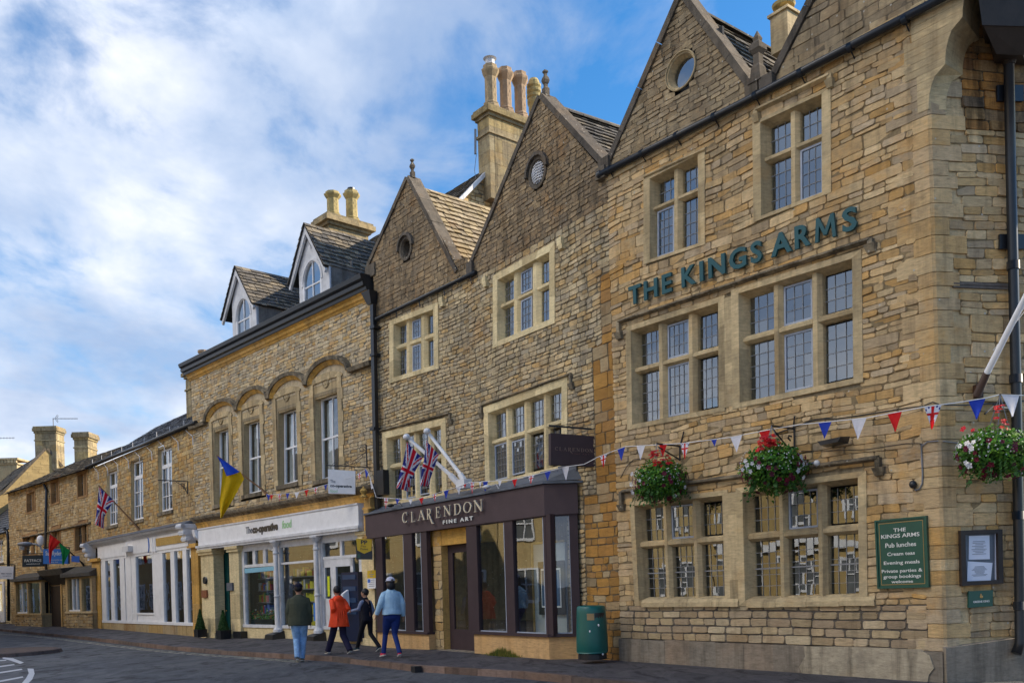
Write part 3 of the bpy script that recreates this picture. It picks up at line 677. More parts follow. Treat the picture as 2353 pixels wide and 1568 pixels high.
# serif capitals as strokes: (x0,y0,x1,y1,w0,w1) in a unit box, y up
def ring_strokes(cx, cy, rx, ry, a0, a1, n, wf):
    pts = [(cx + rx * cos(lerp(a0, a1, i / n)), cy + ry * sin(lerp(a0, a1, i / n)), wf(lerp(a0, a1, i / n))) for i in range(n + 1)]
    return [(pts[i][0], pts[i][1], pts[i + 1][0], pts[i + 1][1], pts[i][2], pts[i + 1][2]) for i in range(n)]
_w = lambda a: .05 + .11 * abs(cos(a)) ** 1.4
def sf(x, y, w=.3): return (x - w / 2, y, x + w / 2, y, .045, .045)
SER = {
 'C': ring_strokes(.55, .5, .43, .46, radians(50), radians(310), 18, _w) + [(.83, .98, .83, .7, .04, .04), (.83, .2, .83, .12, .04, .03)],
 'L': [(.25, .02, .25, .98, .16, .16), sf(.25, .98), (.1, .02, .9, .02, .05, .05), (.88, 0, .93, .28, .05, .03)],
 'A': [(.12, 0, .48, 1, .06, .06), (.46, 1.0, .86, 0, .14, .16), (.26, .36, .68, .36, .05, .05), sf(.12, .02, .26), sf(.86, .02, .3)],
 'R': [(.22, .02, .22, .98, .15, .15), sf(.22, .98), sf(.22, .02), (.22, .97, .5, .97, .05, .06), (.22, .48, .5, .48, .05, .06)] + ring_strokes(.5, .725, .25, .245, radians(90), radians(-90), 9, lambda a: .06 + .09 * cos(a)) + [(.45, .48, 1.05, -.42, .15, .19), (1.05, -.42, 1.35, -.5, .14, .03)],
 'E': [(.22, .02, .22, .98, .16, .16), (.08, .98, .85, .98, .05, .05), (.08, .02, .9, .02, .05, .05), (.22, .52, .65, .52, .05, .05), (.84, 1, .86, .76, .05, .03), (.9, 0, .93, .27, .05, .03), (.65, .4, .65, .64, .04, .04)],
 'N': [(.16, .02, .16, .98, .06, .06), (.84, .02, .84, .98, .06, .06), (.12, .98, .84, .02, .15, .15), sf(.12, .98, .25), sf(.16, .02, .26), sf(.84, .98, .26)],
 'D': [(.2, .02, .2, .98, .16, .16), (.06, .98, .45, .98, .05, .05), (.06, .02, .45, .02, .05, .05)] + ring_strokes(.45, .5, .44, .48, radians(90), radians(-90), 14, _w),
 'O': ring_strokes(.5, .5, .44, .47, 0, 2 * pi, 26, _w)}
SER['m'] = [(.09, 0, .17, 1, .16, .16), (.91, 0, .83, 1, .16, .16), (.17, .98, .5, .22, .15, .15), (.83, .98, .5, .22, .15, .15)]
def serif(mb, P, f, ch, d, th=.03):
    for k, (x0, y0, x1, y1, w0, w1) in enumerate(SER[ch]):
        v = Vector((x1 - x0, y1 - y0)); n = Vector((-v.y, v.x)).normalized(); e = v.normalized() * .01; dd = d - .0006 * k
        q = [(x0 - e.x + n.x * w0 / 2, y0 - e.y + n.y * w0 / 2), (x1 + e.x + n.x * w1 / 2, y1 + e.y + n.y * w1 / 2), (x1 + e.x - n.x * w1 / 2, y1 + e.y - n.y * w1 / 2), (x0 - e.x - n.x * w0 / 2, y0 - e.y - n.y * w0 / 2)]
        g = [f(a, 1 - b) for a, b in q]
        mb.hexa([P.w(s, dd - th, z) for s, z in g], [P.w(s, dd, z) for s, z in g])
def uj(u, v):                                            # union flag colour at (u,v)
    x, y = (u - .5) * 60, (v - .5) * 30
    Rr, Ww, Bb = (.58, .012, .03), (.66, .67, .75), (.025, .03, .22)
    if abs(x) < 3 or abs(y) < 3: return Rr
    if abs(x) < 5 or abs(y) < 5: return Ww
    for sg in (1, -1):
        dd = (y - sg * x / 2) * .894
        side = 1 if x > 0 else -1
        if abs(dd) < 3:
            k = dd * side * sg
            return Rr if (-2.0 < k < 0.2) else Ww
    return Bb
# ================================================================== THE PUB
def zs(P, pts, d=0): return [P.uv(x, y, d) for x, y in pts]
kp = thing('stone_pub', PK, 'three storey stone pub with mullioned windows and two steep gables on the splayed street corner', 'pub')
sK1 = PK.uv(2160, 1100)[0]; zG = (PK.uv(1393, 392)[1] + PK.uv(2164, 2)[1]) / 2
gut = zs(PK, [(1380, 400), (2175, -5)], -.12)
holes = []
qT1 = [(1515, 422), (1613, 374), (1613, 561), (1515, 594)]; qT2 = [(1771, 295), (1895, 239), (1896, 446), (1773, 493)]
qF1 = [(1473, 769), (1661, 711), (1662, 934), (1476, 971)]; qF2 = [(1722, 686), (1966, 613), (1969, 868), (1725, 920)]
qG1 = [(1482, 1169), (1671, 1148), (1677, 1370), (1492, 1373)]; qG2 = [(1732, 1140), (1980, 1109), (1983, 1364), (1738, 1371)]
_, h, *_ = mullioned(PK, qT1, 2, (.30, .385), kp, mf=.19, d=.17, sw=.23, top=.13, sill=.10, casements=((1, 0),), quarry=.155); holes.append(h)
_, h, *_ = mullioned(PK, qT2, 2, (.33, .42), kp, mf=.18, d=.17, sw=.23, top=.13, sill=.10, casements=((1, 1),), quarry=.16); holes.append(h)
_, h1, *_ = mullioned(PK, qF1, 3, (.37, .45), kp, mf=.105, d=.19, sw=.21, top=.17, sill=.13, casements=((0, 1), (1, 1)), quarry=.15)
_, h2, *_ = mullioned(PK, qF2, 3, (.37, .455), kp, mf=.095, d=.19, sw=.23, top=.17, sill=.13, casements=((0, 1), (1, 1)), quarry=.16)
_, h3, *_ = mullioned(PK, qG1, 3, (.36, .445), kp, mf=.085, d=.20, sw=.19, top=.16, sill=.14, casements=((0, 1),), quarry=.145, bars=((1, .5),), glass=M_GLASSG)
_, h4, *_ = mullioned(PK, qG2, 3, (.36, .45), kp, mf=.085, d=.20, sw=.21, top=.16, sill=.14, casements=((0, 1),), quarry=.15, bars=((1, .49),), glass=M_GLASSG)
holes += [h1, h2, h3, h4]
for a, b in ((h1, h2), (h3, h4)):            # dressed pier between the pairs
    pm = MB(); x0, x1 = max(a[1][0], a[2][0]), min(b[0][0], b[3][0]); z0, z1 = max(a[2][1], b[3][1]), min(a[1][1], b[0][1])
    pm_poly = [(x0 - .02, z0), (x1 + .02, z0), (x1 + .02, z1), (x0 - .02, z1)]; holes.append(pm_poly)
    if x1 > x0: blocks(pm, PK, x0 - .004, x1 + .004, -.030, .05, z0, z1, 5, True, .002); obj('pier', pm, M_ASH, kp)
zP = PK.uv(1440, 1466)[1]; zP2 = PK.uv(2150, 1490)[1]
zPl = (zP + zP2) / 2; zM = PK.uv(1500, 1390)[1]
wl = MB(); masonry(wl, PK, [(0.0, zPl), (sK1 - .24, zPl), (sK1 - .24, zM), (0, zM)], holes, h=(.115, .15), w=(.26, .5), gap=.02, prot=(.012, .024), corner=.35, wave=.006)
obj('wall', wl, M_KLOW, kp)
ml = MB(); masonry(ml, PK, [(0.0, zM), (sK1 - .24, zM), (sK1 - .24, zG), (0, zG)], holes, h=(.07, .135), w=(.16, .46), gap=.010, prot=(.002, .028), big=.10, wave=.022, jit=.012)
obj('wall', ml, M_K, kp)
# gables
g1 = zs(PK, [(1392, 381), (1566, -4), (1727, 203)]); ov = zs(PK, [(1530, 165), (1566, 120), (1602, 160), (1566, 207)])
zg0 = zG + .02
def oval(P, cx, cy, rx, ry, n=20): 
    s, z = P.uv(cx, cy); return s, z
oc = PK.uv(1565, 163); orx = (PK.uv(1592, 163)[0] - PK.uv(1540, 163)[0]) / 2; ory = orx * .92
hole_o = [(oc[0] + cos(2 * pi * k / 16) * (orx + .09), oc[1] + sin(2 * pi * k / 16) * (ory + .09)) for k in range(16)]
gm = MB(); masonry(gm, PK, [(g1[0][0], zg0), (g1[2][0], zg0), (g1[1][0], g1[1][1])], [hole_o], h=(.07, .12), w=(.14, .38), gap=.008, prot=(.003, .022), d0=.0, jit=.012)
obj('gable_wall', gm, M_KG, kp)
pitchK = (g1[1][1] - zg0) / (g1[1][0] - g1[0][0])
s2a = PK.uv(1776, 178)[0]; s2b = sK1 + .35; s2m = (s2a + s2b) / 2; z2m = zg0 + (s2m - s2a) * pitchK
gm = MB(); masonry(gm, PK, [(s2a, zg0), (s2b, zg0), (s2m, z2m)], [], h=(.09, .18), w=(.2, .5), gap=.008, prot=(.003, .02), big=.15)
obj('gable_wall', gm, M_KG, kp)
cp = MB(); coping(cp, PK, [(g1[0][0] - .02, zg0 + .02), (g1[1][0], g1[1][1] + .03), (g1[2][0] + .02, zg0 + .02)], w=.36, th=.11, out=.05)
coping(cp, PK, [(s2a - .02, zg0 + .02), (s2m, z2m + .03), (s2b, zg0)], w=.36, th=.11, out=.05); obj('coping', cp, M_COPE, kp)
kn = MB()
for s in (g1[0][0] - .05, g1[2][0] + .08, s2a - .06): kn.box(PK, s - .13, s + .13, -.14, .32, zg0 - .10, zg0 + .14, stonec())
obj('kneeler', kn, M_COPE, kp)
finial(PK, g1[1][0], g1[1][1] + .0, .1, 1.0, kp)
fs_, fz_ = PK.uv(1736, 190, -.1); finial(PK, fs_, fz_, -.02, (PK.uv(1736, 66, -.1)[1] - fz_), kp, urn=True)
# oval window of the first gable
ovm = MB(); n = 28
for k in range(n):
    a, b = 2 * pi * k / n, 2 * pi * (k + 1) / n; c = stonec() if k % 4 == 0 else c
    e = lambda t, r, dd: PK.w(oc[0] + cos(t) * (orx + r), dd, oc[1] + sin(t) * (ory + r))
    for (r0, d0_, r1, d1_) in ((.10, -.004, .10, -.04), (.10, -.04, .08, -.045), (.08, -.045, .07, -.015), (.07, -.015, .05, -.012), (.05, -.012, 0, .14)):
        ovm.face([e(a, r0, d0_), e(b, r0, d0_), e(b, r1, d1_), e(a, r1, d1_)], c)
ow = obj('window', ovm, M_ASH, kp)
gl = MB(); gl.face([PK.w(oc[0] + cos(2 * pi * k / n) * (orx + .01), .12, oc[1] + sin(2 * pi * k / n) * (ory + .01)) for k in range(n)]); obj('pane', gl, M_GLASS, ow)
bk = MB(); bk.box(PK, oc[0] - .8, oc[0] + .8, .2, .25, oc[1] - .6, oc[1] + .5); obj('room', bk, M_ROOM, ow)
# roofs behind the gables and main roof
def gable_roof(P, s0, z0, sm, zm, s1, z1, d0, d1, parent, mat, row=.2, name='roof'):
    mb = MB(); tiles(mb, P.w(s0, d0, z0), P.w(s0, d1, z0), P.w(sm, d1, zm), P.w(sm, d0, zm), row=row)
    tiles(mb, P.w(s1, d1, z1), P.w(s1, d0, z1), P.w(sm, d0, zm), P.w(sm, d1, zm), row=row)
    k = 0
    while d0 + k * .4 < d1:                                   # ridge stones
        a = d0 + k * .4; b = min(d1, a + .39)
        mb.hexa([P.w(sm - .13, a, zm + .0), P.w(sm, a, zm + .11), P.w(sm, b, zm + .11), P.w(sm - .13, b, zm)], [P.w(sm - .13, a, zm - .04), P.w(sm, a, zm + .06), P.w(sm, b, zm + .06), P.w(sm - .13, b, zm - .04)], stonec())
        mb.hexa([P.w(sm + .13, a, zm + .0), P.w(sm, a, zm + .11), P.w(sm, b, zm + .11), P.w(sm + .13, b, zm)], [P.w(sm + .13, a, zm - .04), P.w(sm, a, zm + .06), P.w(sm, b, zm + .06), P.w(sm + .13, b, zm - .04)], stonec()); k += 1
    return obj(name, mb, mat, parent)
gable_roof(PK, g1[0][0], zg0 - .1, g1[1][0], g1[1][1] - .12, g1[2][0], zg0 - .1, .28, 4.6, kp, M_SLATE)
gable_roof(PK, s2a, zg0 - .1, s2m, z2m - .12, s2b, zg0 - .1, .28, 4.6, kp, M_SLATE)
# small flue with a cowl behind the valley
cq = PK.uv(1800, 62, 1.9); cm_ = MB(); cw = .19
cm_.box(PK, cq[0] - cw, cq[0] + cw, 1.75, 2.1, cq[1] - .5, cq[1] + .20, stonec()); cm_.box(PK, cq[0] - cw - .04, cq[0] + cw + .04, 1.71, 2.14, cq[1] + .20, cq[1] + .25, stonec())
ch = obj('chimney', cm_, M_ASH, kp); cw_ = MB(); o_ = PK.w(cq[0], 1.92, cq[1] + .25)
cw_.loft(o_, [(.11, 0), (.11, .08), (.10, .09), (.2, .12), (.22, .17), (.12, .21), (.0, .22)], 18)
vr = MB(); tiles(vr, PK.w(g1[1][0] + .4, .9, zg0 - .1), PK.w(s2m - .2, .9, zg0 - .1), PK.w(s2m - .2, 3.4, zg0 + 2.3), PK.w(g1[1][0] + .4, 3.4, zg0 + 2.3), row=.2); obj('roof', vr, M_SLATE, kp); obj('cowl', cw_, M_POTY, ch)
# back volume so that nothing is hollow
bd = MB(); bd.box(PK, .1, sK1 - .3, 1.6, 9.0, 0, zG - .2); bd.box(PK, .1, sK1 + 3, 4.5, 9.0, zG - .2, zG + 1.5); obj('rear_wall', bd, M_KG, kp)
# labels, sills, eaves
label_mould(PK, [(1422, 768), (1422, 738), (1764, 624), (2000, 548), (2000, 566)], kp, th=.075, pr=.11)
label_mould(PK, [(1428, 1162), (1430, 1128), (1600, 1106), (1720, 1090), (2017, 1050), (2019, 1078)], kp, th=.075, pr=.11, mat=M_HOOD)
label_mould(PK, [(1737, 268), (1737, 252), (1906, 171), (1906, 188)], kp, mat=M_ASH, th=.08, pr=.10, stop=.14)
label_mould(PK, [(1478, 405), (1620, 340)], kp, mat=M_ASH, th=.07, pr=.07, stops=False)
sl_ = MB()
for q in (qG1, qG2):
    f, W_, H_ = frame(PK, q, -.03); a, b = f(-.10, 1.0), f(1.10, 1.0); nb = 4
    for k in range(nb):
        s0_, s1_ = lerp(a[0], b[0], k / nb), lerp(a[0], b[0], (k + 1) / nb); z0_ = lerp(a[1], b[1], k / nb)
        sl_.hexa([PK.w(s0_ + .004, -.03, z0_ - .03), PK.w(s1_ - .004, -.03, z0_ - .03), PK.w(s1_ - .004, -.07, z0_ - .09), PK.w(s0_ + .004, -.07, z0_ - .09)],
                 [PK.w(s0_ + .004, .16, z0_ + .02), PK.w(s1_ - .004, .16, z0_ + .02), PK.w(s1_ - .004, .0, z0_ - .15), PK.w(s0_ + .004, .0, z0_ - .15)], stonec())
        sl_.box(PK, s0_ + .004, s1_ - .004, -.07, .0, z0_ - .17, z0_ - .088, stonec())
obj('sill', sl_, M_ASH, kp)
# eaves course and gutter on brackets
ev = MB(); z_e = zG; n = 16
for k in range(n): ev.box(PK, sK1 * k / n + .003, sK1 * (k + 1) / n - .003, -.035 - U(0, .01), .05, z_e - .14, z_e + .02, stonec())
obj('eaves_course', ev, M_ASH, kp)
gt = MB(); (a0, b0), (a1, b1) = gut; gt.tube([PK.w(a0 - .02, -.12, b0), PK.w(lerp(a0, a1, .5), -.12, lerp(b0, b1, .5) - .01), PK.w(a1 + .9, -.12, b1 + .02)], .062, 12)
for k in range(8):
    t = (k + .3) / 8; s, z = lerp(a0, a1, t), lerp(b0, b1, t)
    gt.tube([PK.w(s - .04, -.12, z - .004), PK.w(s + .04, -.12, z - .004)], .072, 12); gt.tube([PK.w(s, -.12, z - .05), PK.w(s, .0, z - .16)], .012, 5)
gt.ell(PK.w(a0 - .03, -.12, b0), .08, .08, .08)
obj('gutter', gt, M_BLACK, kp)
# cement plinth, two colours
pl = MB(); sp_ = PK.uv(1852, 1480)[0]
for k in range(7):
    a, b = lerp(0, sp_, k / 7), lerp(0, sp_, (k + 1) / 7); pl.box(PK, a, b, -.055 - .004 * sin(k * 2.1), .05, -.3, lerp(zP, zP2, a / sK1) + U(-.01, .01), (R(), .5, 1))
obj('plinth', pl, M_REND, kp)
pl = MB(); pts_ = [(sp_ + .12, -.3), (sp_ - .1, .1), (sp_ + .02, .28), (sp_ + .0, lerp(zP, zP2, .6) - .02), (sp_ + .9, lerp(zP, zP2, .75) + .0), (sK1 - .35, zP2 - .01), (sK1 - .2, zP2 - .09), (sK1 - .14, .2), (sK1 - .22, .1), (sK1 - .3, -.3)]
pl.add([PK.w(s, -.075, z) for s, z in pts_] + [PK.w(s, .0, z) for s, z in pts_], [tuple(range(10)), *[(i, (i + 1) % 10, 10 + (i + 1) % 10, 10 + i) for i in range(10)]], (.5, .6, 1))
obj('plinth', pl, M_RENDP, kp)
pl = MB(); pl.box(PK, sp_ - .02, sK1 - .02, -.052, .05, -.3, zP2 - .03, (.2, .3, 1)); obj('plinth', pl, M_REND, kp)
# quoins at the splayed corner, wrapping both faces
PHW = 1.62
qn = MB(); z = zPl - .02; k = 0; hq = []; hl = []
while z < zG - .02:
    hh = min(U(.14, .30), zG - z + .02); a, b = ((.58, .26), (.26, .48))[k % 2]; a *= U(.8, 1.2); b *= U(.8, 1.2); c = (R(), U(.3, .8), 1.0); o = .014
    a = min(a, .9)
    g = .005; e = U(0, .006)
    A = [PK.w(sK1 - a, -o - e, z + g), PK.w(sK1 + o * .4, -o - e, z + g)]; Bp = [PH.w(0 + o * .6, -o - e, z + g), PH.w(b, -o - e, z + g)]
    lo_ = [PK.w(sK1 - a, .02, z + g), A[0], PK.w(sK1 - .02, -o - e, z + g), PH.w(.02, -o - e, z + g), Bp[1], PH.w(b, .02, z + g)]
    up_ = [p + Vector((0, 0, hh - 2 * g)) for p in lo_]
    qn.add(lo_ + up_, [(i, i + 1, 7 + i, 6 + i) for i in range(5)] + [(0, 1, 2, 3, 4, 5), tuple(range(11, 5, -1))], c)
    hq.append([(sK1 - a, z), (sK1 + .5, z), (sK1 + .5, z + hh), (sK1 - a, z + hh)]); hl.append([(-.5, z), (b, z), (b, z + hh), (-.5, z + hh)])
    z += hh; k += 1
obj('quoins', qn, M_KQ, kp) if 'M_KQ' in globals() else obj('quoins', qn, M_K, kp)
el = MB(); masonry(el, PK, [(sK1 - .24, zPl), (sK1 - .01, zPl), (sK1 - .01, zG), (sK1 - .24, zG)], hq + holes, h=(.09, .16), w=(.1, .24), gap=.009)
el.face([PK.w(sK1 - .26, .012, .3), PK.w(sK1, .012, .3), PK.w(sK1, .012, zG), PK.w(sK1 - .26, .012, zG)], (.55, .6, 1))
obj('wall', el, M_K, kp)
# splayed corner face
zH = PH.uv(2230, 235)[1]
sw_ = MB(); beam = zs(PH, [(2190, 648), (2318, 652), (2318, 664), (2190, 660)])
zst_ = PH.uv(2250, 300)[1]
s2_ = MB(); masonry(s2_, PH, [(.06, zst_), (PHW, zst_), (PHW, zG + .1), (.06, zG + .1)], hl, h=(.09, .18), w=(.2, .5), gap=.009, prot=(.003, .03)); obj('wall', s2_, M_STAIN, kp)
masonry(sw_, PH, [(0, .62), (PHW, .62), (PHW, zst_), (0, zst_)], hl + [beam], h=(.08, .16), w=(.2, .5), gap=.009, prot=(.003, .026), big=.12, wave=.012); sw_.face([PH.w(0, .012, .3), PH.w(PHW, .012, .3), PH.w(PHW, .012, zG), PH.w(0, .012, zG)], (.55, .6, 1)); obj('wall', sw_, M_K, kp)
bm_ = MB(); f, W_, H_ = frame(PH, [(2190, 646), (2322, 652), (2322, 666), (2190, 661)], 0)
for k in range(4): bm_.bar(PH, f, -.01, 1.01, k / 4, (k + .9) / 4, -.012 - .008 * (k % 2), .15)
obj('timber_lintel', bm_, M_WOOD, kp)
pl = MB(); zp = PH.uv(2250, 1480)[1]; pl.hexa([PH.w(-.03, -.055, zp - .02), PH.w(PHW, -.055, zp + .12), PH.w(PHW, -.055, -.3), PH.w(-.03, -.055, -.3)], [PH.w(-.03, .05, zp), PH.w(PHW, .05, zp + .14), PH.w(PHW, .05, -.3), PH.w(-.03, .05, -.3)], (.4, .5, 1)); obj('plinth', pl, M_REND, kp)
PR_ = Plane(PH.w(PHW, 0, 0).to_2d(), radians(37.8))
rw = MB(); masonry(rw, PR_, [(0, 0), (7, 0), (7, zG + .1), (0, zG + .1)], [], h=(.12, .22), w=(.3, .6)); obj('wall', rw, M_K, kp)
# curved corbels carrying the square corner above
cb = MB(); zc0 = PK.uv(2150, 245)[1]; cor = PK.w(sK1, 0, 0)
for k in range(3):
    z0_, z1_ = lerp(zc0, zG + .05, k / 3), lerp(zc0, zG + .05, (k + 1) / 3); m = 5
    for j in range(m):
        t0, t1 = j / m, (j + 1) / m; e0 = .26 * k + .26 * (1 - math.sqrt(max(0, 1 - t0 * t0))) ; e1 = .26 * k + .26 * (1 - math.sqrt(max(0, 1 - t1 * t1)))
        za, zb = lerp(z0_, z1_, t0), lerp(z0_, z1_, t1)
        cb.add([PK.w(sK1 - (.16, .34, .22)[k], -.025, za + .004), PK.w(sK1 + e0, -.025, za), PH.w(e0 * 1.1 + .25, -.02, za), PH.w(.1, .1, za), PK.w(sK1 - (.16, .34, .22)[k], -.025, zb - .002), PK.w(sK1 + e1, -.025, zb - .002), PH.w(e1 * 1.1 + .25, -.02, zb - .002), PH.w(.1, .1, zb - .002)],
               [(0, 1, 5, 4), (1, 2, 6, 5), (2, 3, 7, 6), (0, 1, 2, 3), (4, 5, 6, 7)], ((.2, .9, .5)[k], (.7, .3, .6)[k], 1))
obj('corbel', cb, M_ASH, kp)
# oversailing eaves at the corner
se = MB(); a = PK.w(sK1 + .1, -.05, zG + .03); v = Vector((PR_.r.x, PR_.r.y, 0)); u = Vector((PK.r.x, PK.r.y, 0))
b_ = PK.w(sK1 + 1.15, -.12, zG + .08); q = [PK.w(sK1 + .25, -.12, zG + .08), b_, b_ + v * 3.2, b_ + v * 3.2 - u * 2.5, PK.w(sK1 + .25, 1.4, zG + .08)]
se.add(q + [p + Vector((0, 0, .1)) for p in q], [(0, 1, 2, 3, 4), (5, 6, 7, 8, 9), (0, 1, 6, 5), (1, 2, 7, 6), (2, 3, 8, 7), (3, 4, 9, 8), (4, 0, 5, 9)]); obj('soffit', se, M_WOODD, kp)
# rainwater pipe with hopper
def pipe_on(P, pts, r, parent, d=-.13, name='downpipe', joints=(), mat=None):
    mb = MB(); w = [P.w(*(lambda g: (g[0], d, g[1]))(P.uv(x, y, d))) for x, y in pts]; mb.tube(w, r, 12)
    for x, y in joints:
        s, z = P.uv(x, y, d); mb.tube([P.w(s, d, z - .06), P.w(s, d, z + .06)], r * 1.22, 12); mb.tube([P.w(s, d, z), P.w(s, .02, z)], .02, 6)
    return obj(name, mb, mat or M_BLACK, parent)
def wp(P, x, y, d): s, z = P.uv(x, y, d); return P.w(s, d, z)
dp = pipe_on(PH, [(2316, 95), (2322, 400), (2334, 900), (2341, 1300), (2343, 1475), (2334, 1500)], .072, kp, joints=((2327, 610), (2333, 870), (2339, 1183), (2342, 1390)))
bk = MB()
for (x0, y0, x1, y1) in ((2290, 196, 2350, 233), (2296, 538, 2354, 572)): 
    f, W_, H_ = frame(PH, [(x0, y0), (x1, y0), (x1, y1), (x0, y1)], -.05); bk.bar(PH, f, 0, 1, 0, 1, -.06, -.02)
obj('bracket', bk, M_BLACK, dp)
hp = MB(); q_ = lambda x, y, d: wp(PH, x, y, d)
hp.hexa([q_(2240, -60, -.75), q_(2440, -60, -.75), q_(2400, 62, -.62), q_(2256, 58, -.62)], [q_(2244, -60, -.02), q_(2440, -60, -.02), q_(2400, 118, -.02), q_(2262, 100, -.02)])
hp.hexa([q_(2258, 58, -.60), q_(2400, 62, -.60), q_(2350, 128, -.34), q_(2288, 124, -.34)], [q_(2262, 60, -.03), q_(2400, 62, -.03), q_(2356, 150, -.03), q_(2284, 146, -.03)])
hp.loft(q_(2318, 150, -.14), [(.08, 0), (.11, .1), (.17, .3)], 10); obj('hopper', hp, M_WOODD, dp)

# ================================================================== SIGNS AND FITTINGS ON THE PUB
lt = MB(); spans = [('T', 1447, 1475), ('H', 1482, 1513), ('E', 1523.5, 1546), ('K', 1568.5, 1602), ('I', 1610, 1618.5), ('N', 1630, 1668.5), ('G', 1678, 1717), ('S', 1727, 1753), ('A', 1773.5, 1821), ('R', 1828.5, 1864.5), ('M', 1874, 1923.5), ('S', 1937.5, 1971)]
base = lambda x: 698 + (x - 1461) * (533 - 698) / (1952 - 1461); capf = lambda x: lerp(42, 55, (x - 1461) / 500)
for ch_, x0, x1 in spans:
    cx_ = (x0 + x1) / 2; sl0 = -.345; hb = capf(cx_); yb = base(cx_); dx_ = .03 * hb * .5
    q = [(x0 - dx_, yb - hb + sl0 * (x0 - cx_)), (x1 - dx_, yb - hb + sl0 * (x1 - cx_)), (x1 + dx_, yb + sl0 * (x1 - cx_)), (x0 + dx_, yb + sl0 * (x0 - cx_))]
    if ch_ == 'M': serif(lt, PK, frame(PK, q, -.055)[0], 'm', -.055, th=.045); continue
    text_on(lt, PK, q, ch_, -.055, th=.045, offset={'M': .008, 'I': .02}.get(ch_, .028))
obj('wall_lettering', lt, M_TEAL, None, 'raised dark teal capitals spelling the pub name across the upper stone wall', 'sign')
sg = thing('painted_board', PK.w(*(lambda g: (g[0], -.03, g[1]))(PK.uv(2075, 1350))), 'green painted board listing pub meals, screwed beside the ground floor windows', 'sign', rot=PK.phi)
qb = [(2010, 1195), (2129, 1183.5), (2135, 1348), (2017, 1351.5)]; f, W_, H_ = frame(PK, qb, -.05)
m = MB(); m.bar(PK, f, 0, 1, 0, 1, -.055, -.02); obj('board', m, M_GREEN, sg)
m = MB(); t = .025
for a in ((0, 1, 0, t), (0, 1, 1 - t, 1), (0, t * 1.3, t, 1 - t), (1 - t * 1.3, 1, t, 1 - t)): m.bar(PK, f, *a, -.075, -.056)
obj('frame', m, M_GREEN, sg)
m = MB(); g_ = .075; t = .007
for a in ((g_, 1 - g_, g_ * .7, g_ * .7 + t), (g_, 1 - g_, 1 - g_ * .7 - t, 1 - g_ * .7), (g_, g_ + t, g_ * .7, 1 - g_ * .7), (1 - g_ - t, 1 - g_, g_ * .7, 1 - g_ * .7)): m.bar(PK, f, *a, -.059, -.056)
obj('gold_border', m, M_GOLD, sg)
m = MB()
for body, u0, u1, v0, v1 in (('THE', .36, .60, .138, .19), ('KINGS ARMS', .115, .855, .218, .275), ('Pub lunches', .19, .785, .345, .41), ('Cream teas', .22, .755, .48, .53), ('Evening meals', .145, .84, .605, .67), ('Private parties &', .095, .885, .725, .787), ('group bookings', .125, .855, .805, .868), ('welcome', .28, .70, .883, .925)):
    text_on(m, PK, None, body, -.0575, th=.003, offset=.012, f=sub(f, u0, u1, v0, v1))
obj('lettering', m, M_LETW, sg)
# menu case
qm = [(2204, 1218), (2300, 1215), (2302, 1339), (2207, 1345)]; f, W_, H_ = frame(PH, qm, -.06)
mc = thing('menu_case', PH.w(*(lambda g: (g[0], -.03, g[1]))(PH.uv(2253, 1343))), 'black framed glass menu case holding printed sheets on the splayed stone corner', 'noticeboard', rot=PH.phi)
m = MB(); m.bar(PH, f, 0.02, .98, 0.02, .98, -.03, -.001); obj('back_panel', m, M_LEAD, mc)
m = MB()
for a in ((0, 1, 0, .07), (0, 1, .93, 1), (0, .11, .07, .93), (.89, 1, .07, .93)): m.bar(PH, f, *a, -.085, -.03)
obj('frame', m, M_WOODD, mc)
for (u0, u1, v0, v1, rt) in ((.25, .74, .10, .54, 0), (.2, .80, .56, .93, .05), (.87, .89, .07, .93, 0)):
    m = MB(); q = [(u0, v0), (u1, v0 + rt), (u1 - rt, v1), (u0 - .02, v1 - .01)]; m.face([PH.w(*(lambda g: (g[0], -.034 - .003 * (u0 < .22), g[1]))(f(a, b))) for a, b in q]); ps = obj('paper', m, M_PAPER, mc)
    if u1 - u0 > .3:
        m = MB()
        for k in range(9):
            vv = lerp(v0 + .10, v1 - .08, k / 9); wd = U(.1, .2); m.bar(PH, f, .49 - wd, .49 + wd * .9, vv, vv + .010, -.0395, -.038)
        obj('print_lines', m, M_INK, ps)
qg = [(2224, 1357), (2280, 1354), (2279, 1391), (2224, 1395)]; f, W_, H_ = frame(PH, qg, -.04)
bs = thing('brewery_plate', PH.w(*(lambda g: (g[0], -.02, g[1]))(PH.uv(2252, 1394))), 'small green brewery plate beneath the black menu case', 'sign', rot=PH.phi)
m = MB(); m.bar(PH, f, 0, 1, 0, 1, -.05, -.02); obj('plate', m, M_GREEN, bs)
m = MB(); text_on(m, PH, None, 'GREENE KING', -.0525, th=.003, offset=.01, f=sub(f, .18, .85, .60, .73)); obj('lettering', m, M_LETW, bs)
m = MB(); m.ell(PH.w(*(lambda g: (g[0], -.052, g[1]))(f(.52, .38))), .028, .004, .02, 8, 6, PH.phi); m.ell(PH.w(*(lambda g: (g[0], -.052, g[1]))(f(.50, .30))), .012, .004, .03, 6, 5, PH.phi); obj('emblem', m, M_GOLD, bs)
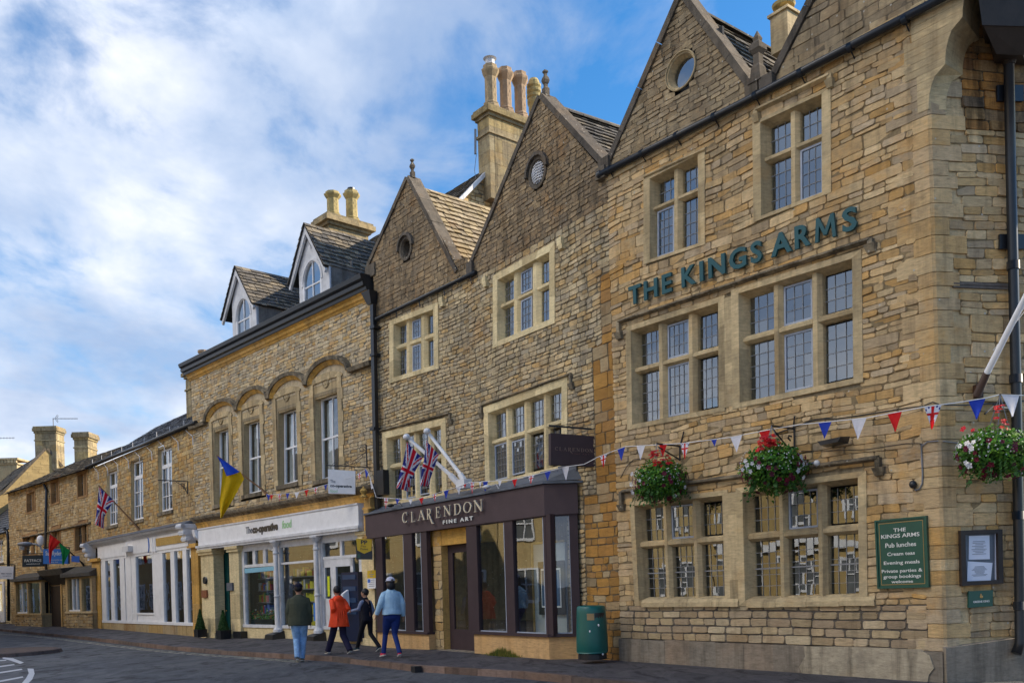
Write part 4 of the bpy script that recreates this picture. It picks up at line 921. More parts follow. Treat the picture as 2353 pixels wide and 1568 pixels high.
# flood light, pair of lamps, camera on conduit
def wp(P, x, y, d): s, z = P.uv(x, y, d); return P.w(s, d, z)
fl = MB(); f, W_, H_ = frame(PK, [(1886, 1010), (1942, 1002), (1938, 1018), (1890, 1026)], -.22)
fl.hexa([PK.w(*(lambda g: (g[0], -.34, g[1]))(f(a, b))) for a, b in ((0, .3), (1, .1), (.9, .8), (.1, .9))], [PK.w(*(lambda g: (g[0], -.1, g[1]))(f(a, b))) for a, b in ((-.05, 0), (1, -.1), (1, .9), (0, 1.0))])
fl.tube([wp(PK, 1914, 1014, -.1), wp(PK, 1914, 1020, .01)], .05, 8); obj('floodlight', fl, M_BLACK, None, 'black rectangular floodlight fixed under the bunting on the pub wall', 'light')
sc_ = thing('twin_spotlight', wp(PK, 1862, 1076, -.02), 'pale twin spotlight fitting half hidden behind the right hanging basket', 'light', rot=PK.phi)
m = MB(); m.tube([wp(PK, 1842, 1070, -.06), wp(PK, 1878, 1062, -.06)], .03, 8); m.tube([wp(PK, 1860, 1066, -.06), wp(PK, 1860, 1066, .01)], .035, 8); obj('bar', m, M_LEAD, sc_)
for x, y in ((1850, 1064), (1876, 1063)):
    m = MB(); m.ell(wp(PK, x, y, -.12), .05, .05, .05, 10, 8); obj('lamp_head', m, M_WDIRT, sc_)
cd = thing('wall_camera', wp(PK, 2095, 1120, -.02), 'black dome camera hanging from a looped grey conduit left of the stone corner', 'camera', rot=PK.phi)
m = MB(); m.tube([wp(PK, x, y, -.03) for x, y in ((2116, 1018), (2117, 1050), (2119, 1090), (2118, 1110), (2112, 1122), (2104, 1126), (2099, 1119))], .013, 6); m.tube([wp(PK, x, y, -.03) for x, y in ((2117, 1024), (2130, 1014), (2155, 1012))], .010, 5); m.tube([wp(PH, x, y, -.03) for x, y in ((2166, 1013), (2200, 1017))], .010, 5); obj('conduit', m, M_LEADC, cd)
m = MB(); m.ell(wp(PK, 2097, 1112, -.07), .055, .055, .06, 12, 8); obj('dome', m, M_BLACK, cd)
cab = MB()
cab.tube([wp(PK, x, y, -.035) for x, y in ((1425, 1097), (1440, 1070), (1455, 1055), (1480, 1052))], .008, 5)
cab.tube([wp(PK, x, y, -.035) for x, y in ((1760, 1003), (1834, 977), (1875, 963), (1925, 961), (1990, 951), (2080, 937), (2120, 932), (2142, 923), (2156, 928))], .010, 5)
cab.tube([wp(PK, x, y, -.04) for x, y in ((1834, 977), (1860, 966), (1912, 958))], .008, 5)
cab.tube([wp(PH, x, y, -.04) for x, y in ((2168, 929), (2220, 930), (2300, 925), (2352, 920))], .010, 5)
cab.tube([wp(PK, x, y, -.03) for x, y in ((1840, 1036), (1990, 1032), (2080, 1018), (2112, 1018), (2117, 1024))], .006, 5)
obj('wall_cable', cab, M_BLACK, None, 'thin black cable looping along the pub wall above the windows', 'cable')
fp = thing('brown_flagpole', wp(PH, 2244, 912, -.1), 'bare white flagpole in a dark brown socket leaning out from the stone corner', 'flagpole', rot=PH.phi)
A_, B_ = wp(PH, 2245, 905, -.1), wp(PH, 2268, 854, -.45); dirv = (B_ - A_)
m = MB(); m.tube([A_, B_], [.06, .05], 10); m.tube([wp(PH, 2246, 915, -.06), wp(PH, 2246, 884, -.06)], .075, 4); obj('socket', m, M_TRUNK, fp)
m = MB(); m.tube([B_, at(2360, 672, B_.y - 1.4)], [.045, .035], 10); obj('pole', m, M_WHITE, fp)
m = MB(); m.tube([B_ + Vector((.05, 0, .1)), at(2362, 690, B_.y - 1.3)], .005, 4); m.tube([B_ + Vector((.09, 0, .3)), at(2366, 700, B_.y - 1.2)], .005, 4); obj('halyard', m, M_WHITE, fp)
# ================================================================== THE GALLERY BUILDING
cg = thing('gabled_gallery', PCL, 'stone gallery building with two unequal gables, finials and a tall four pot chimney', 'building')
def wallpoly(P, s0, s1, z0, z1): return [(s0, z0), (s1, z0), (s1, z1), (s0, z1)]
# right half
_, hUR, *_ = mullioned(PCR, [(1160, 650), (1273, 590), (1273, 734), (1160, 781)], 3, (.36, .47), cg, mat=M_CREAM, mf=.17, d=.15, sp=.06, sw=.26, top=.22, sill=.16, quarry=.15, casements=((0, 1), (1, 1)))
_, hMR, *_ = mullioned(PCR, [(1139, 954), (1302, 897), (1302, 1066), (1143, 1104)], 4, (.37, .46), cg, mat=M_CREAM, mf=.075, d=.16, sp=.06, sw=.26, top=.24, sill=.12, quarry=.14, casements=((1, 0), (1, 1)))
ga = zs(PCR, [(1083, 612), (1242, 226), (1388, 386)])
zr = PCR.uv(1170, 585)[1]; zgr = PCR.uv(1395, 392)[1]; s_r = 0.03
sl0 = PCR.uv(1082, 900)[0]
zfa = PCR.uv(1150, 1120)[1]                      # top of the shopfront
# wall to the level of the left springing, then the gable outline on top
pr = [(sl0, -.3), (s_r, -.3), (s_r, zgr), (ga[2][0], zgr), (ga[1][0], ga[1][1]), (ga[0][0], ga[0][1]), (sl0, ga[0][1])]
stk = [PCR.uv(x, y) for x, y in ((1330, 1120), (1443, 1120))]
wr = MB(); hs = [hUR, hMR]
zmid = PCR.uv(1200, 860)[1]; zup = PCR.uv(1160, 600)[1]
sf0, sf1 = PCR.uv(1086, 1300)[0], PCR.uv(1332, 1300)[0]
# orange ironstone strip next to the pub
ost = [PCR.uv(1352, 800), PCR.uv(1440, 800)]
strip = [(-1.05, -.3), (s_r + .02, -.3), (s_r + .02, zmid + 1.4), (-.30, zmid + 1.4), (-.30, zmid), (-.62, zmid), (-.62, 3.4), (-1.05, 3.4)]
bayhole = [(sf0 + .02, -.3), (-1.65, -.3), (-1.65, zfa - .35), (sf0 + .02, zfa - .35)]
masonry(wr, PCR, wallpoly(PCR, sl0, s_r, -.3, zup), hs + [strip, bayhole], h=(.075, .125), w=(.15, .34), gap=.014, prot=(.003, .028), wave=.015)
obj('wall', wr, M_C, cg)
wr = MB(); masonry(wr, PCR, [(-1.04, -.3), (s_r, -.3), (s_r, 3.4), (-1.04, 3.4)], hs, h=(.10, .19), w=(.16, .42), gap=.016, prot=(.004, .02), big=.2)
masonry(wr, PCR, [(-.61, 3.4), (s_r, 3.4), (s_r, zmid), (-.61, zmid)], hs, h=(.14, .3), w=(.2, .5), gap=.012, prot=(.004, .016))
masonry(wr, PCR, [(-.30, zmid), (s_r, zmid), (s_r, zmid + 1.4), (-.30, zmid + 1.4)], hs, h=(.14, .28), w=(.2, .4), gap=.012, prot=(.004, .016)); wr.face([PCR.w(-1.08, .012, -.3), PCR.w(s_r, .012, -.3), PCR.w(s_r, .012, zgr), PCR.w(-1.08, .012, zgr)], (.5, .5, 1)); obj('wall', wr, M_CO, cg)
wr = MB(); masonry(wr, PCR, [(sl0, zup), (s_r, zup), (s_r, zgr), (ga[2][0], zgr), (ga[1][0], ga[1][1]), (ga[0][0], ga[0][1]), (sl0, ga[0][1])],
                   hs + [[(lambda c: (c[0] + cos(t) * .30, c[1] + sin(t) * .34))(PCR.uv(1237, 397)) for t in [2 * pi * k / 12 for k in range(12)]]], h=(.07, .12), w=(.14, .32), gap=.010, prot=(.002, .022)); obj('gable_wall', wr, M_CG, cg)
# left half
_, hUL, *_ = mullioned(PCL, [(919, 751), (1005, 719), (1006, 838), (919, 865)], 3, (.36, .49), cg, mat=M_CREAM, mf=.18, d=.15, sp=.06, sw=.28, top=.20, sill=.16, quarry=.15, casements=((0, 1), (1, 1)))
_, hML, *_ = mullioned(PCL, [(903, 1011), (1023, 984), (1026, 1130), (908, 1150)], 4, (.39, .49), cg, mat=M_CREAM, mf=.085, d=.16, sp=.06, sw=.28, top=.24, sill=.12, quarry=.14, casements=((1, 1), (1, 2)))
gb = zs(PCL, [(849, 612), (937, 412), (1048, 628)]); sL0 = PCL.uv(866, 900)[0]
zgl = (PCL.uv(860, 728)[1] + PCL.uv(1080, 625)[1]) / 2
wf = MB(); baf = [(sL0 - 1, -.3), (-.0, -.3), (-.0, PCL.uv(950, 1190)[1] - .1), (sL0 - 1, PCL.uv(950, 1190)[1] - .1)]
masonry(wf, PCL, wallpoly(PCL, sL0, 0.02, -.3, zgl), [hUL, hML, baf], h=(.075, .125), w=(.15, .34), gap=.014, prot=(.003, .028), wave=.015); obj('wall', wf, M_C, cg)
wf = MB(); oh = PCL.uv(934, 571)
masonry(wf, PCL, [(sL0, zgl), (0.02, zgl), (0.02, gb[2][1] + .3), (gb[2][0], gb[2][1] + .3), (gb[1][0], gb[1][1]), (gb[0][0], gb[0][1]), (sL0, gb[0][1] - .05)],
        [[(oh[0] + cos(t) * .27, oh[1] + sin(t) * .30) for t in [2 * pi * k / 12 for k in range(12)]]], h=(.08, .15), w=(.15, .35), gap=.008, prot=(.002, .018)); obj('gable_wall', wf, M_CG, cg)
cp = MB(); coping(cp, PCR, [(ga[0][0] - .02, ga[0][1]), (ga[1][0], ga[1][1] + .02), (ga[2][0] + .02, ga[2][1])], w=.4, th=.10, out=.05)
coping(cp, PCL, [(gb[0][0] - .05, gb[0][1]), (gb[1][0], gb[1][1] + .02), (gb[2][0] + .02, gb[2][1])], w=.4, th=.10, out=.05); obj('coping', cp, M_COPE, cg)
kn = MB(); kn.box(PCL, gb[0][0] - .16, gb[0][0] + .34, -.06, .3, gb[0][1] - .34, gb[0][1] + .02, stonec()); kn.box(PCR, ga[0][0] - .12, ga[0][0] + .14, -.09, .3, ga[0][1] - .2, ga[0][1] + .1, stonec()); kn.box(PCR, ga[2][0] - .1, ga[2][0] + .22, -.09, .3, ga[2][1] - .12, ga[2][1] + .16, stonec()); obj('kneeler', kn, M_COPE, cg)
finial(PCR, ga[1][0] + .06, ga[1][1] + .03, .1, PCR.uv(1249, 166, .1)[1] - ga[1][1], cg); finial(PCL, gb[1][0] + .08, gb[1][1] + .03, .1, PCL.uv(945, 368, .1)[1] - gb[1][1], cg)
def ring_vent(P, c, rx, ry, parent, mesh=False):
    m = MB(); n = 22
    e = lambda t, r, d: P.w(c[0] + cos(t) * (rx + r), d, c[1] + sin(t) * (ry + r))
    for k in range(n):
        a, b = 2 * pi * k / n, 2 * pi * (k + 1) / n; cc = stonec() if k % 4 == 0 else cc
        for (r0, d0_, r1, d1_) in ((.11, -.01, .11, -.045), (.11, -.045, .04, -.05), (.04, -.05, 0, .02), (0, .02, -.01, .25)): m.face([e(a, r0, d0_), e(b, r0, d0_), e(b, r1, d1_), e(a, r1, d1_)], cc)
    for k in range(8):
        a, b = pi * (k + .0) / 8, pi * (k + 1) / 8; m.hexa([e(a, .12, -.11), e(b, .12, -.11), e(b, .2, -.10), e(a, .2, -.10)], [e(a, .12, .01), e(b, .12, .01), e(b, .2, .01), e(a, .2, .01)], stonec())
    v = obj('vent', m, M_COPE, parent); m = MB(); m.face([e(2 * pi * k / n, .05, .24) for k in range(n)]); obj('vent_back', m, M_ROOM, v)
    if mesh:
        m = MB()
        for k in range(-3, 4):
            t = k / 4; hx = math.sqrt(max(0, 1 - t * t))
            m.tube([P.w(c[0] + rx * t, -.02, c[1] - ry * hx), P.w(c[0] + rx * t, -.06, c[1]), P.w(c[0] + rx * t, -.02, c[1] + ry * hx)], .012, 4); m.tube([P.w(c[0] - rx * hx, -.02, c[1] + ry * t), P.w(c[0], -.06, c[1] + ry * t), P.w(c[0] + rx * hx, -.02, c[1] + ry * t)], .012, 4)
        obj('wire_mesh', m, M_WDIRT, v)
c1 = PCR.uv(1237, 397); ring_vent(PCR, c1, .23, .24, cg, True); ring_vent(PCL, oh, .20, .22, cg)
# mould over the windows
label_mould(PCR, [(1106, 952), (1106, 930), (1310, 858), (1312, 884)], cg, th=.06, pr=.09, mat=M_HOOD, stop=.16)
label_mould(PCL, [(868, 990), (1033, 948), (1034, 966)], cg, th=.06, pr=.09, mat=M_HOOD, stop=.16)
def stops(P, pts, parent, mat):
    m = MB()
    for x, y in pts: s, z = P.uv(x, y); m.box(P, s - .11, s + .05, -.09, .03, z - .04, z + .13, stonec()); m.box(P, s - .05, s + .09, -.10, .03, z - .13, z - .03, stonec())
    obj('label_stop', m, mat, parent)
stops(PCR, [(1119, 648), (1293, 560)], cg, M_CREAM); stops(PCL, [(1019, 694)], cg, M_CREAM)
# gutter along the foot of the left gable, pipe
gt = MB(); p0, p1 = PCL.w(*(lambda g: (g[0], -.10, g[1]))(PCL.uv(856, 737, -.10))), PCL.w(*(lambda g: (g[0], -.10, g[1]))(PCL.uv(1093, 625, -.10)))
gt.tube([p0, p0.lerp(p1, .5), p1], .055, 10)
for k in range(5): q_ = p0.lerp(p1, (k + .1) / 4.3); gt.tube([q_ + Vector((0, 0, .07)), q_ + Vector((0, 0, -.02)), q_ + Vector((.02, .0, -.22))], .014, 5)
obj('gutter', gt, M_BLACK, cg)
# roofs
tilesmat = M_SLATEL
rl = MB(); zv = gb[2][1] - .05
tiles(rl, PCL.w(gb[2][0], .3, zv), PCL.w(gb[2][0], 5.0, zv), PCL.w(gb[1][0], 5.0, gb[1][1] - .1), PCL.w(gb[1][0], .3, gb[1][1] - .1), row=.20, w=(.18, .34), th=.032)
tiles(rl, PCL.w(gb[0][0], 5.0, gb[0][1] - .1), PCL.w(gb[0][0], .3, gb[0][1] - .1), PCL.w(gb[1][0], .3, gb[1][1] - .1), PCL.w(gb[1][0], 5.0, gb[1][1] - .1), row=.2)
obj('roof', rl, tilesmat, cg)
gable_roof(PCR, ga[0][0], ga[0][1] - .1, ga[1][0], ga[1][1] - .12, ga[2][0], ga[2][1] - .1, .3, 5.0, cg, M_SLATE)
# main ridge with the lit gable end that carries the chimney
D_ = 4.6; r0 = PCL.uv(833, 545, D_); r1 = PCL.uv(1127, 402, D_); zrd = (r0[1] + r1[1]) / 2
mr = MB(); e0 = D_ - 3.2; sR = r1[0]; zE = zrd - 3.2 * 1.05
tiles(mr, PCL.w(r0[0] - .1, e0, zE), PCL.w(sR, e0, zE), PCL.w(sR, D_, zrd), PCL.w(r0[0] + .2, D_, zrd), row=.24); tiles(mr, PCL.w(sR, D_ + 3.2, zE), PCL.w(r0[0] - .1, D_ + 3.2, zE), PCL.w(r0[0] + .2, D_, zrd), PCL.w(sR, D_, zrd), row=.3); obj('roof', mr, M_SLATE, cg)
PE = Plane(PCL.w(sR, e0, 0).to_2d(), PCL.phi + pi / 2)          # looks to the right
ge = MB(); masonry(ge, PE, [(0, zE - 2.2), (6.4, zE - 2.2), (6.4, zE), (3.2, zrd - .05), (0, zE)], [], h=(.08, .15), w=(.15, .4), gap=.012, prot=(-.002, .03)); obj('gable_wall', ge, M_L, cg)
vb = MB()
for k in range(8): a, b = k / 8, (k + .98) / 8; vb.hexa([PE.w(3.2 * a, -.10, lerp(zE, zrd, a) + .03), PE.w(3.2 * b, -.10, lerp(zE, zrd, b) + .03), PE.w(3.2 * b, -.10, lerp(zE, zrd, b) - .13), PE.w(3.2 * a, -.10, lerp(zE, zrd, a) - .13)], [PE.w(3.2 * a, .02, lerp(zE, zrd, a) + .03), PE.w(3.2 * b, .02, lerp(zE, zrd, b) + .03), PE.w(3.2 * b, .02, lerp(zE, zrd, b) - .13), PE.w(3.2 * a, .02, lerp(zE, zrd, a) - .13)])
obj('bargeboard', vb, M_WDIRT, cg)
# chimney: narrow face to the street, long face to the right
def stack(P, s0, s1, d0, d1, z0, z1, parent, mat=None, cap=.16, capz=.28, blockh=.32, band=True, name='chimney'):
    m = MB(); z = z0
    while z < z1 - .05:
        h_ = min(U(.8, 1.2) * blockh, z1 - z); ns = max(1, int((s1 - s0) / .5)); nd = max(1, int((d1 - d0) / .5))
        for k in range(ns): a, b = lerp(s0, s1, k / ns), lerp(s0, s1, (k + 1) / ns); m.box(P, a + .003, b - .003, d0 - U(0, .006), d0 + .2, z + .003, z + h_ - .003, stonec())
        for k in range(nd):
            a, b = lerp(d0 + .2 * (k == 0), d1, k / nd), lerp(d0, d1, (k + 1) / nd); q = U(0, .006)
            m.box(P, s1 - .2, s1 + q, a + .003, b - .003, z + .003, z + h_ - .003, stonec()); m.box(P, s0 - q, s0 + .2, a + .003, b - .003, z + .003, z + h_ - .003, stonec())
        z += h_
    m.box(P, s0 + .01, s1 - .01, d0 + .02, d1, z0, z1, (.5, .5, 0))
    o = obj(name, m, mat or M_ASH, parent); m = MB()
    if band: m.box(P, s0 - .05, s1 + .05, d0 - .05, d1 + .05, z1 - .55, z1 - .47, stonec())
    for k, (e, a, b) in enumerate(((cap * .4, 0, .3), (cap, .3, .75), (cap * .7, .75, 1.0))): m.box(P, s0 - e, s1 + e, d0 - e, d1 + e, z1 + capz * a, z1 + capz * b, stonec())
    obj('cap', m, M_HOOD if mat is None else mat, o); return o
c0 = PCL.uv(1100, 400, D_ - .3); c1_ = PCL.uv(1127, 400, D_ - .3); wch = c1_[0] - c0[0]; ztop = PCL.uv(1127, 262, D_ - .3)[1]
chm = stack(PCL, c1_[0] - max(wch, .55), c1_[0], D_ - .3, D_ + 2.25, zrd - 1.2, ztop, cg, mat=M_CHIM, cap=.14, capz=.34, blockh=.42)
mcap = MB(); 
for k, (x, yt, kind, mt, hh) in enumerate(((1129, 135, 0, M_POT, 0), (1160, 160, 0, M_POTR, 0), (1190, 170, 0, M_POTR, 0), (1216, 183, 1, M_POTY, 0))):
    dd = D_ + .05 + k * .62; s_ = c1_[0] - max(wch, .55) / 2; zb = ztop + .34; o_ = PCL.w(s_, dd, zb)
    top = at(x, yt, o_.y).z; chimney_pot(o_, top - zb - (.25 if k == 0 else 0), .235, chm, mt, kind, rot=PCL.phi)
    if k == 0:
        m = MB(); zt = top - .25; m.loft(Vector((o_.x, o_.y, zt)), [(.17, -.02), (.17, .06), (.15, .08), (.15, .2), (.22, .24), (.05, .27)], 14); obj('cowl', m, M_WDIRT, chm)
m = MB(); m.tube([PCL.w(c0[0] - .05, D_ - .35, ztop - .2), PCL.w(c0[0] - .05, D_ - .38, ztop - 1.0)], .05, 4); m.tube([PCL.w(c0[0] - .02, D_ - .36, ztop - 1.0), PCL.w(c0[0] - .12, D_ - .38, ztop - 1.5), PCL.w(c0[0] - .02, D_ - .36, ztop - 2.2)], .012, 4); obj('aerial', m, M_LEADC, chm)
bd = MB(); bd.box(PCL, sL0 + .2, -.1, 1.4, 9, 0, zgl - .2); bd.box(PCR, sl0 + .1, -.1, 1.4, 9, 0, ga[0][1] - .3); obj('rear_wall', bd, M_CG, cg)

# ------------------------------------------------------------------ gallery shopfront
def hitoff(P, x, y, d): q = P.hit(x, y, d); return Vector((q.x, q.y))
fa, fb = hitoff(PCR, 1250, 1150, -.62), hitoff(PCL, 850, 1200, -.42)
vv = fa - fb; PF = Plane(fb, math.atan2(vv.y, vv.x)); sF1 = vv.length
sF0 = PF.uv(839, 1200)[0]; zt0, zt1 = PF.uv(838, 1184)[1], PF.uv(1247, 1112)[1]; zb0, zb1 = PF.uv(841, 1237)[1], PF.uv(1251, 1183)[1]
ztF, zbF = (zt0 + zt1) / 2, (zb0 + zb1) / 2
PFR = Plane(PF.w(sF1, 0, 0).to_2d(), PF.phi + radians(47))       # canted right return
wret = PFR.uv(1327, 1150)[0]
sh = cg
m = MB()
def fascia(P, s0, s1, z0a, z0b, z1a, z1b): m.hexa([P.w(s0, 0, z1a), P.w(s1, 0, z1b), P.w(s1, 0, z0b), P.w(s0, 0, z0a)], [P.w(s0, .25, z1a), P.w(s1, .25, z1b), P.w(s1, .25, z0b), P.w(s0, .25, z0a)])
fascia(PF, sF0, sF1, zb0, zb1, zt0, zt1); fascia(PFR, 0.0, wret, zb1, PFR.uv(1328, 1178)[1], zt1, PFR.uv(1326, 1110)[1])
obj('fascia', m, M_PLUMF, sh)
m = MB(); e = .05
for P, s0, s1, za, zb_ in ((PF, sF0 - .06, sF1 + .03, zt0, zt1), (PFR, -.02, wret + .12, zt1, PFR.uv(1326, 1110)[1])):
    m.hexa([P.w(s0, -e, za + .06), P.w(s1, -e, zb_ + .06), P.w(s1, -e, zb_ + .012), P.w(s0, -e, za + .012)], [P.w(s0, .5, za + .10), P.w(s1, .5, zb_ + .10), P.w(s1, .5, zb_ + .012), P.w(s0, .5, za + .012)])
q0, q1 = PCL.w(sL0, -.02, zt0 + .16), PCR.w(0 - 1.1, -.02, zt1 + .55)
m.add([PF.w(sF0, .02, zt0 + .07), PF.w(sF1, .02, zt1 + .07), PFR.w(wret + .1, 0, zt1 + .07), PCR.w(-1.25, -.015, zt1 + .34), PCR.w(sl0, -.02, zt1 + .32), PCL.w(sL0, -.02, zt0 + .25)], [(0, 1, 4, 5), (1, 2, 3, 4)])
for k in range(4): a = lerp(sl0 + 1.6, -1.2, k / 4); b = lerp(sl0 + 1.6, -1.2, (k + .97) / 4); m.box(PCR, a, b, -.05, -.028, zt1 + .12 + .03 * k, zt1 + .34 + .03 * k)
obj('lead_roof', m, M_LEAD, sh)
# plinths
m = MB(); zsil = PF.uv(1180, 1456)[1]
sA0, sA1 = PF.uv(866, 1470)[0], PF.uv(984, 1470)[0]; sB0 = PF.uv(1088, 1480)[0]; zA = PF.uv(925, 1451)[1]
m.box(PF, sA0, sA1, .02, .6, -.3, zA - .03, (.5, .5, 1)); m.hexa([PF.w(sB0, .02, zsil - .03), PF.w(sF1 - .005, .02, zsil - .03), PF.w(sF1 - .005, .02, -.3), PF.w(sB0, .02, -.3)], [PF.w(sB0, .9, zsil - .03), PF.w(sF1 - .3, .9, zsil - .03), PF.w(sF1 - .3, .9, -.3), PF.w(sB0, .9, -.3)], (.5, .5, 1))
m.box(PFR, .01, wret - .02, .02, .5, -.3, zsil - .03, (.4, .5, 1)); obj('plinth', m, M_PLASTER, sh)
# timber frame
m = MB()
def post(P, x0, x1, z0, z1, d=.03, dd=.12, y=1350): s0, s1 = P.uv(x0, y, d)[0], P.uv(x1, y, d)[0]; m.box(P, s0, s1, d, d + dd, z0, z1)
zl = lambda P, x: P.uv(x, 1200)[1]
for x0, x1 in ((864, 880), (929.5, 949), (970, 983)): post(PF, x0, x1, zA, zb0 + .02)
for k, (x0, x1) in enumerate(((1074, 1098), (1162, 1181), (1252, 1268))): post(PF, x0, x1, zsil, zb1 + .02)
s0_, s1_ = 0, PFR.uv(1274, 1350, .03)[0]; m.box(PFR, .0, max(.06, s1_), .031, .12, zsil, zb1 + .02); a, b = PFR.uv(1312, 1350, .03)[0], wret - .02; m.box(PFR, a, b, .03, .15, zsil, zb1 + .02)
m.box(PF, sA0 - .02, sA1 + .01, -.03, .2, zA - .03, zA + .03); m.box(PF, sB0 - .03, sF1 + .02, -.03, .2, zsil - .03, zsil + .035); m.box(PFR, -.0, wret, -.03, .2, zsil - .028, zsil + .037)
m.box(PF, sA0, sA1, .025, .1, zb0 - .0, zb0 + .08); m.box(PF, sB0, sF1 - .02, .025, .1, zb1 - .02, zb1 + .06); m.box(PFR, .02, wret - .02, .025, .1, zb1 - .02, zb1 + .06)
obj('shop_frame', m, M_PLUM, sh)
m = MB()
def gp(P, x0, x1, z0, z1): 
    for xx in (x0, x1): s = P.uv(xx, 1350, .08)[0]; m.box(P, s - .012, s + .012, .066, .10, z0 + .03, z1)
    s0, s1 = P.uv(x0, 1350, .08)[0], P.uv(x1, 1350, .08)[0]; m.box(P, s0, s1, .068, .10, z0 + .035, z0 + .06)
gp(PF, 1097, 1162, zsil, zb1); gp(PF, 1181, 1252, zsil, zb1); gp(PFR, 1274, 1312, zsil, zb1); gp(PF, 880, 930, zA, zb0); gp(PF, 949, 970, zA, zb0); obj('glazing_bead', m, M_CASE, sh)
m = MB(); m.face([PF.w(sA0, .085, zA), PF.w(sA1, .085, zA), PF.w(sA1, .085, zb0 + .05), PF.w(sA0, .085, zb0 + .05)]); obj('pane', m, M_GLASSS, sh)
m = MB(); m.face([PF.w(sB0, .085, zsil), PF.w(sF1 - .02, .085, zsil), PF.w(sF1 - .02, .085, zb1 + .05), PF.w(sB0, .085, zb1 + .05)]); obj('pane', m, M_GLASSS, sh)
m = MB(); m.face([PFR.w(.04, .085, zsil), PFR.w(wret - .04, .085, zsil), PFR.w(wret - .04, .085, zb1 + .05), PFR.w(.04, .085, zb1 + .05)]); obj('pane', m, M_GLASSS, sh)
# interior of the gallery: floor, back wall, warm panel, framed picture
m = MB(); m.box(PF, sA0, sF1 - .1, 2.6, 2.7, 0, ztF); m.box(PF, sA0, sF1 - .1, .2, 2.6, zb1 + .3, zb1 + .34); obj('interior_wall', m, M_ROOMS, sh)
m = MB(); s0, s1 = PF.uv(1112, 1350, .75)[0], PF.uv(1220, 1350, .75)[0]
m.box(PF, PF.uv(1226, 1350, .62)[0] , PF.uv(1300, 1350, .62)[0], .62, .66, zsil - .1, zb1 - .55); dpn = obj('display_panel', m, plain('panel_white', (.40, .44, .46), .6, .05), sh)
m = MB(); x0, x1 = PF.uv(1226, 1350, .60)[0], PF.uv(1300, 1350, .60)[0]; zt_ = zb1 - .55
for a in ((x0 - .05, x0, zsil - .1, zt_ + .05), (x0, x1, zt_, zt_ + .05)): m.box(PF, a[0], a[1], .59, .68, a[2], a[3])
obj('gold_trim', m, M_OCH, dpn)
art = thing('framed_picture', PF.w(PF.uv(1262, 1400, .56)[0], .57, zsil), 'black framed blue painting with white mount displayed in the gallery corner window', 'painting', rot=PF.phi)
x0, x1 = PF.uv(1236, 1350, .54)[0], PF.uv(1296, 1350, .54)[0]; za_, zb_ = zsil + .42, zb1 - .95; M_AB = plain('picture_blue', (.03, .09, .20), .4, .5, 2)
m = MB(); m.box(PF, x0, x1, .55, .58, za_, zb_); obj('frame', m, M_BLACK, art); m = MB(); m.box(PF, x0 + .12, x1 - .12, .54, .549, za_ + .16, zb_ - .16); obj('mount', m, M_WHITE, art)
m = MB(); m.box(PF, x0 + .15, x1 - .15, .532, .539, za_ + .2, zb_ - .2); obj('canvas', m, M_AB, art)
# door recess
zd0, zd1 = PF.uv(1040, 1490, .38)[1], PF.uv(1040, 1251, .38)[1]
PD_d = .38; sd0, sd1 = PF.uv(1022, 1370, PD_d)[0], PF.uv(1092, 1370, PD_d)[0]
m = MB(); masonry(m, PF, [(sA1 + .01, -.3), (PF.uv(1016, 1350, .2)[0], -.3), (PF.uv(1016, 1350, .2)[0], zb0 + .5), (sA1 + .01, zb0 + .5)], [], h=(.14, .3), w=(.2, .4), gap=.01, prot=(.002, .02), d0=.22); obj('door_jamb', m, M_L, sh)
m = MB(); x0 = PF.uv(1016, 1350, .2)[0]; m.face([PF.w(x0, .2, -.3), PF.w(x0 + .02, PD_d, -.3), PF.w(x0 + .02, PD_d, zb1), PF.w(x0, .2, zb1)], stonec()); m.box(PF, PF.uv(982, 1230, .22)[0], sB0 + .2, .21, .6, zd1, zb1 + .3, (.1, .5, 1)); obj('lintel', m, M_OCH, sh)
m = MB(); m.box(PF, x0 - .1, sB0 + .3, .03, PD_d, -.05, zd0 - .0, stonec()); obj('step', m, M_REND, sh)
dr = MB(); u = PF
gx0, gx1 = PF.uv(1042, 1370, PD_d)[0], PF.uv(1077, 1370, PD_d)[0]; gz0, gz1 = PF.uv(1050, 1444, PD_d)[1], PF.uv(1050, 1268, PD_d)[1]
for a in ((sd0, gx0, zd0, zd1), (gx1, sd1 + .15, zd0, zd1), (gx0, gx1, zd0, gz0), (gx0, gx1, gz1, zd1)): dr.box(PF, a[0], a[1], PD_d, PD_d + .05, a[2], a[3])
door = obj('door', dr, M_PLUM, sh); m = MB(); m.face([PF.w(gx0, PD_d + .03, gz0), PF.w(gx1, PD_d + .03, gz0), PF.w(gx1, PD_d + .03, gz1), PF.w(gx0, PD_d + .03, gz1)]); obj('pane', m, M_GLASSS, door)
m = MB(); hx = PF.uv(1029, 1360, PD_d)[0]; m.tube([PF.w(hx, PD_d - .06, PF.uv(1029, 1374, PD_d)[1]), PF.w(hx, PD_d - .06, PF.uv(1029, 1340, PD_d)[1])], .018, 6); obj('handle', m, M_SILVER, door)
# fascia lettering: pale silver serif capitals
ls = MB(); f, W_, H_ = frame(PF, [(922, 1180), (1118, 1143), (1118, 1183), (925, 1212)], -.03)
gl_ = [('C', 924.5, 943.5, 1166, 1203), ('L', 952.5, 968, 1163, 1196.5), ('A', 976.5, 1001, 1158.5, 1193), ('R', 1005.5, 1023, 1155.5, 1190), ('E', 1035.5, 1052.5, 1151.5, 1184.5), ('N', 1062, 1084, 1146, 1181.5), ('D', 1097.5, 1121.5, 1143, 1176), ('O', 1130, 1157, 1138, 1173.5), ('N', 1164, 1193, 1134, 1170)]
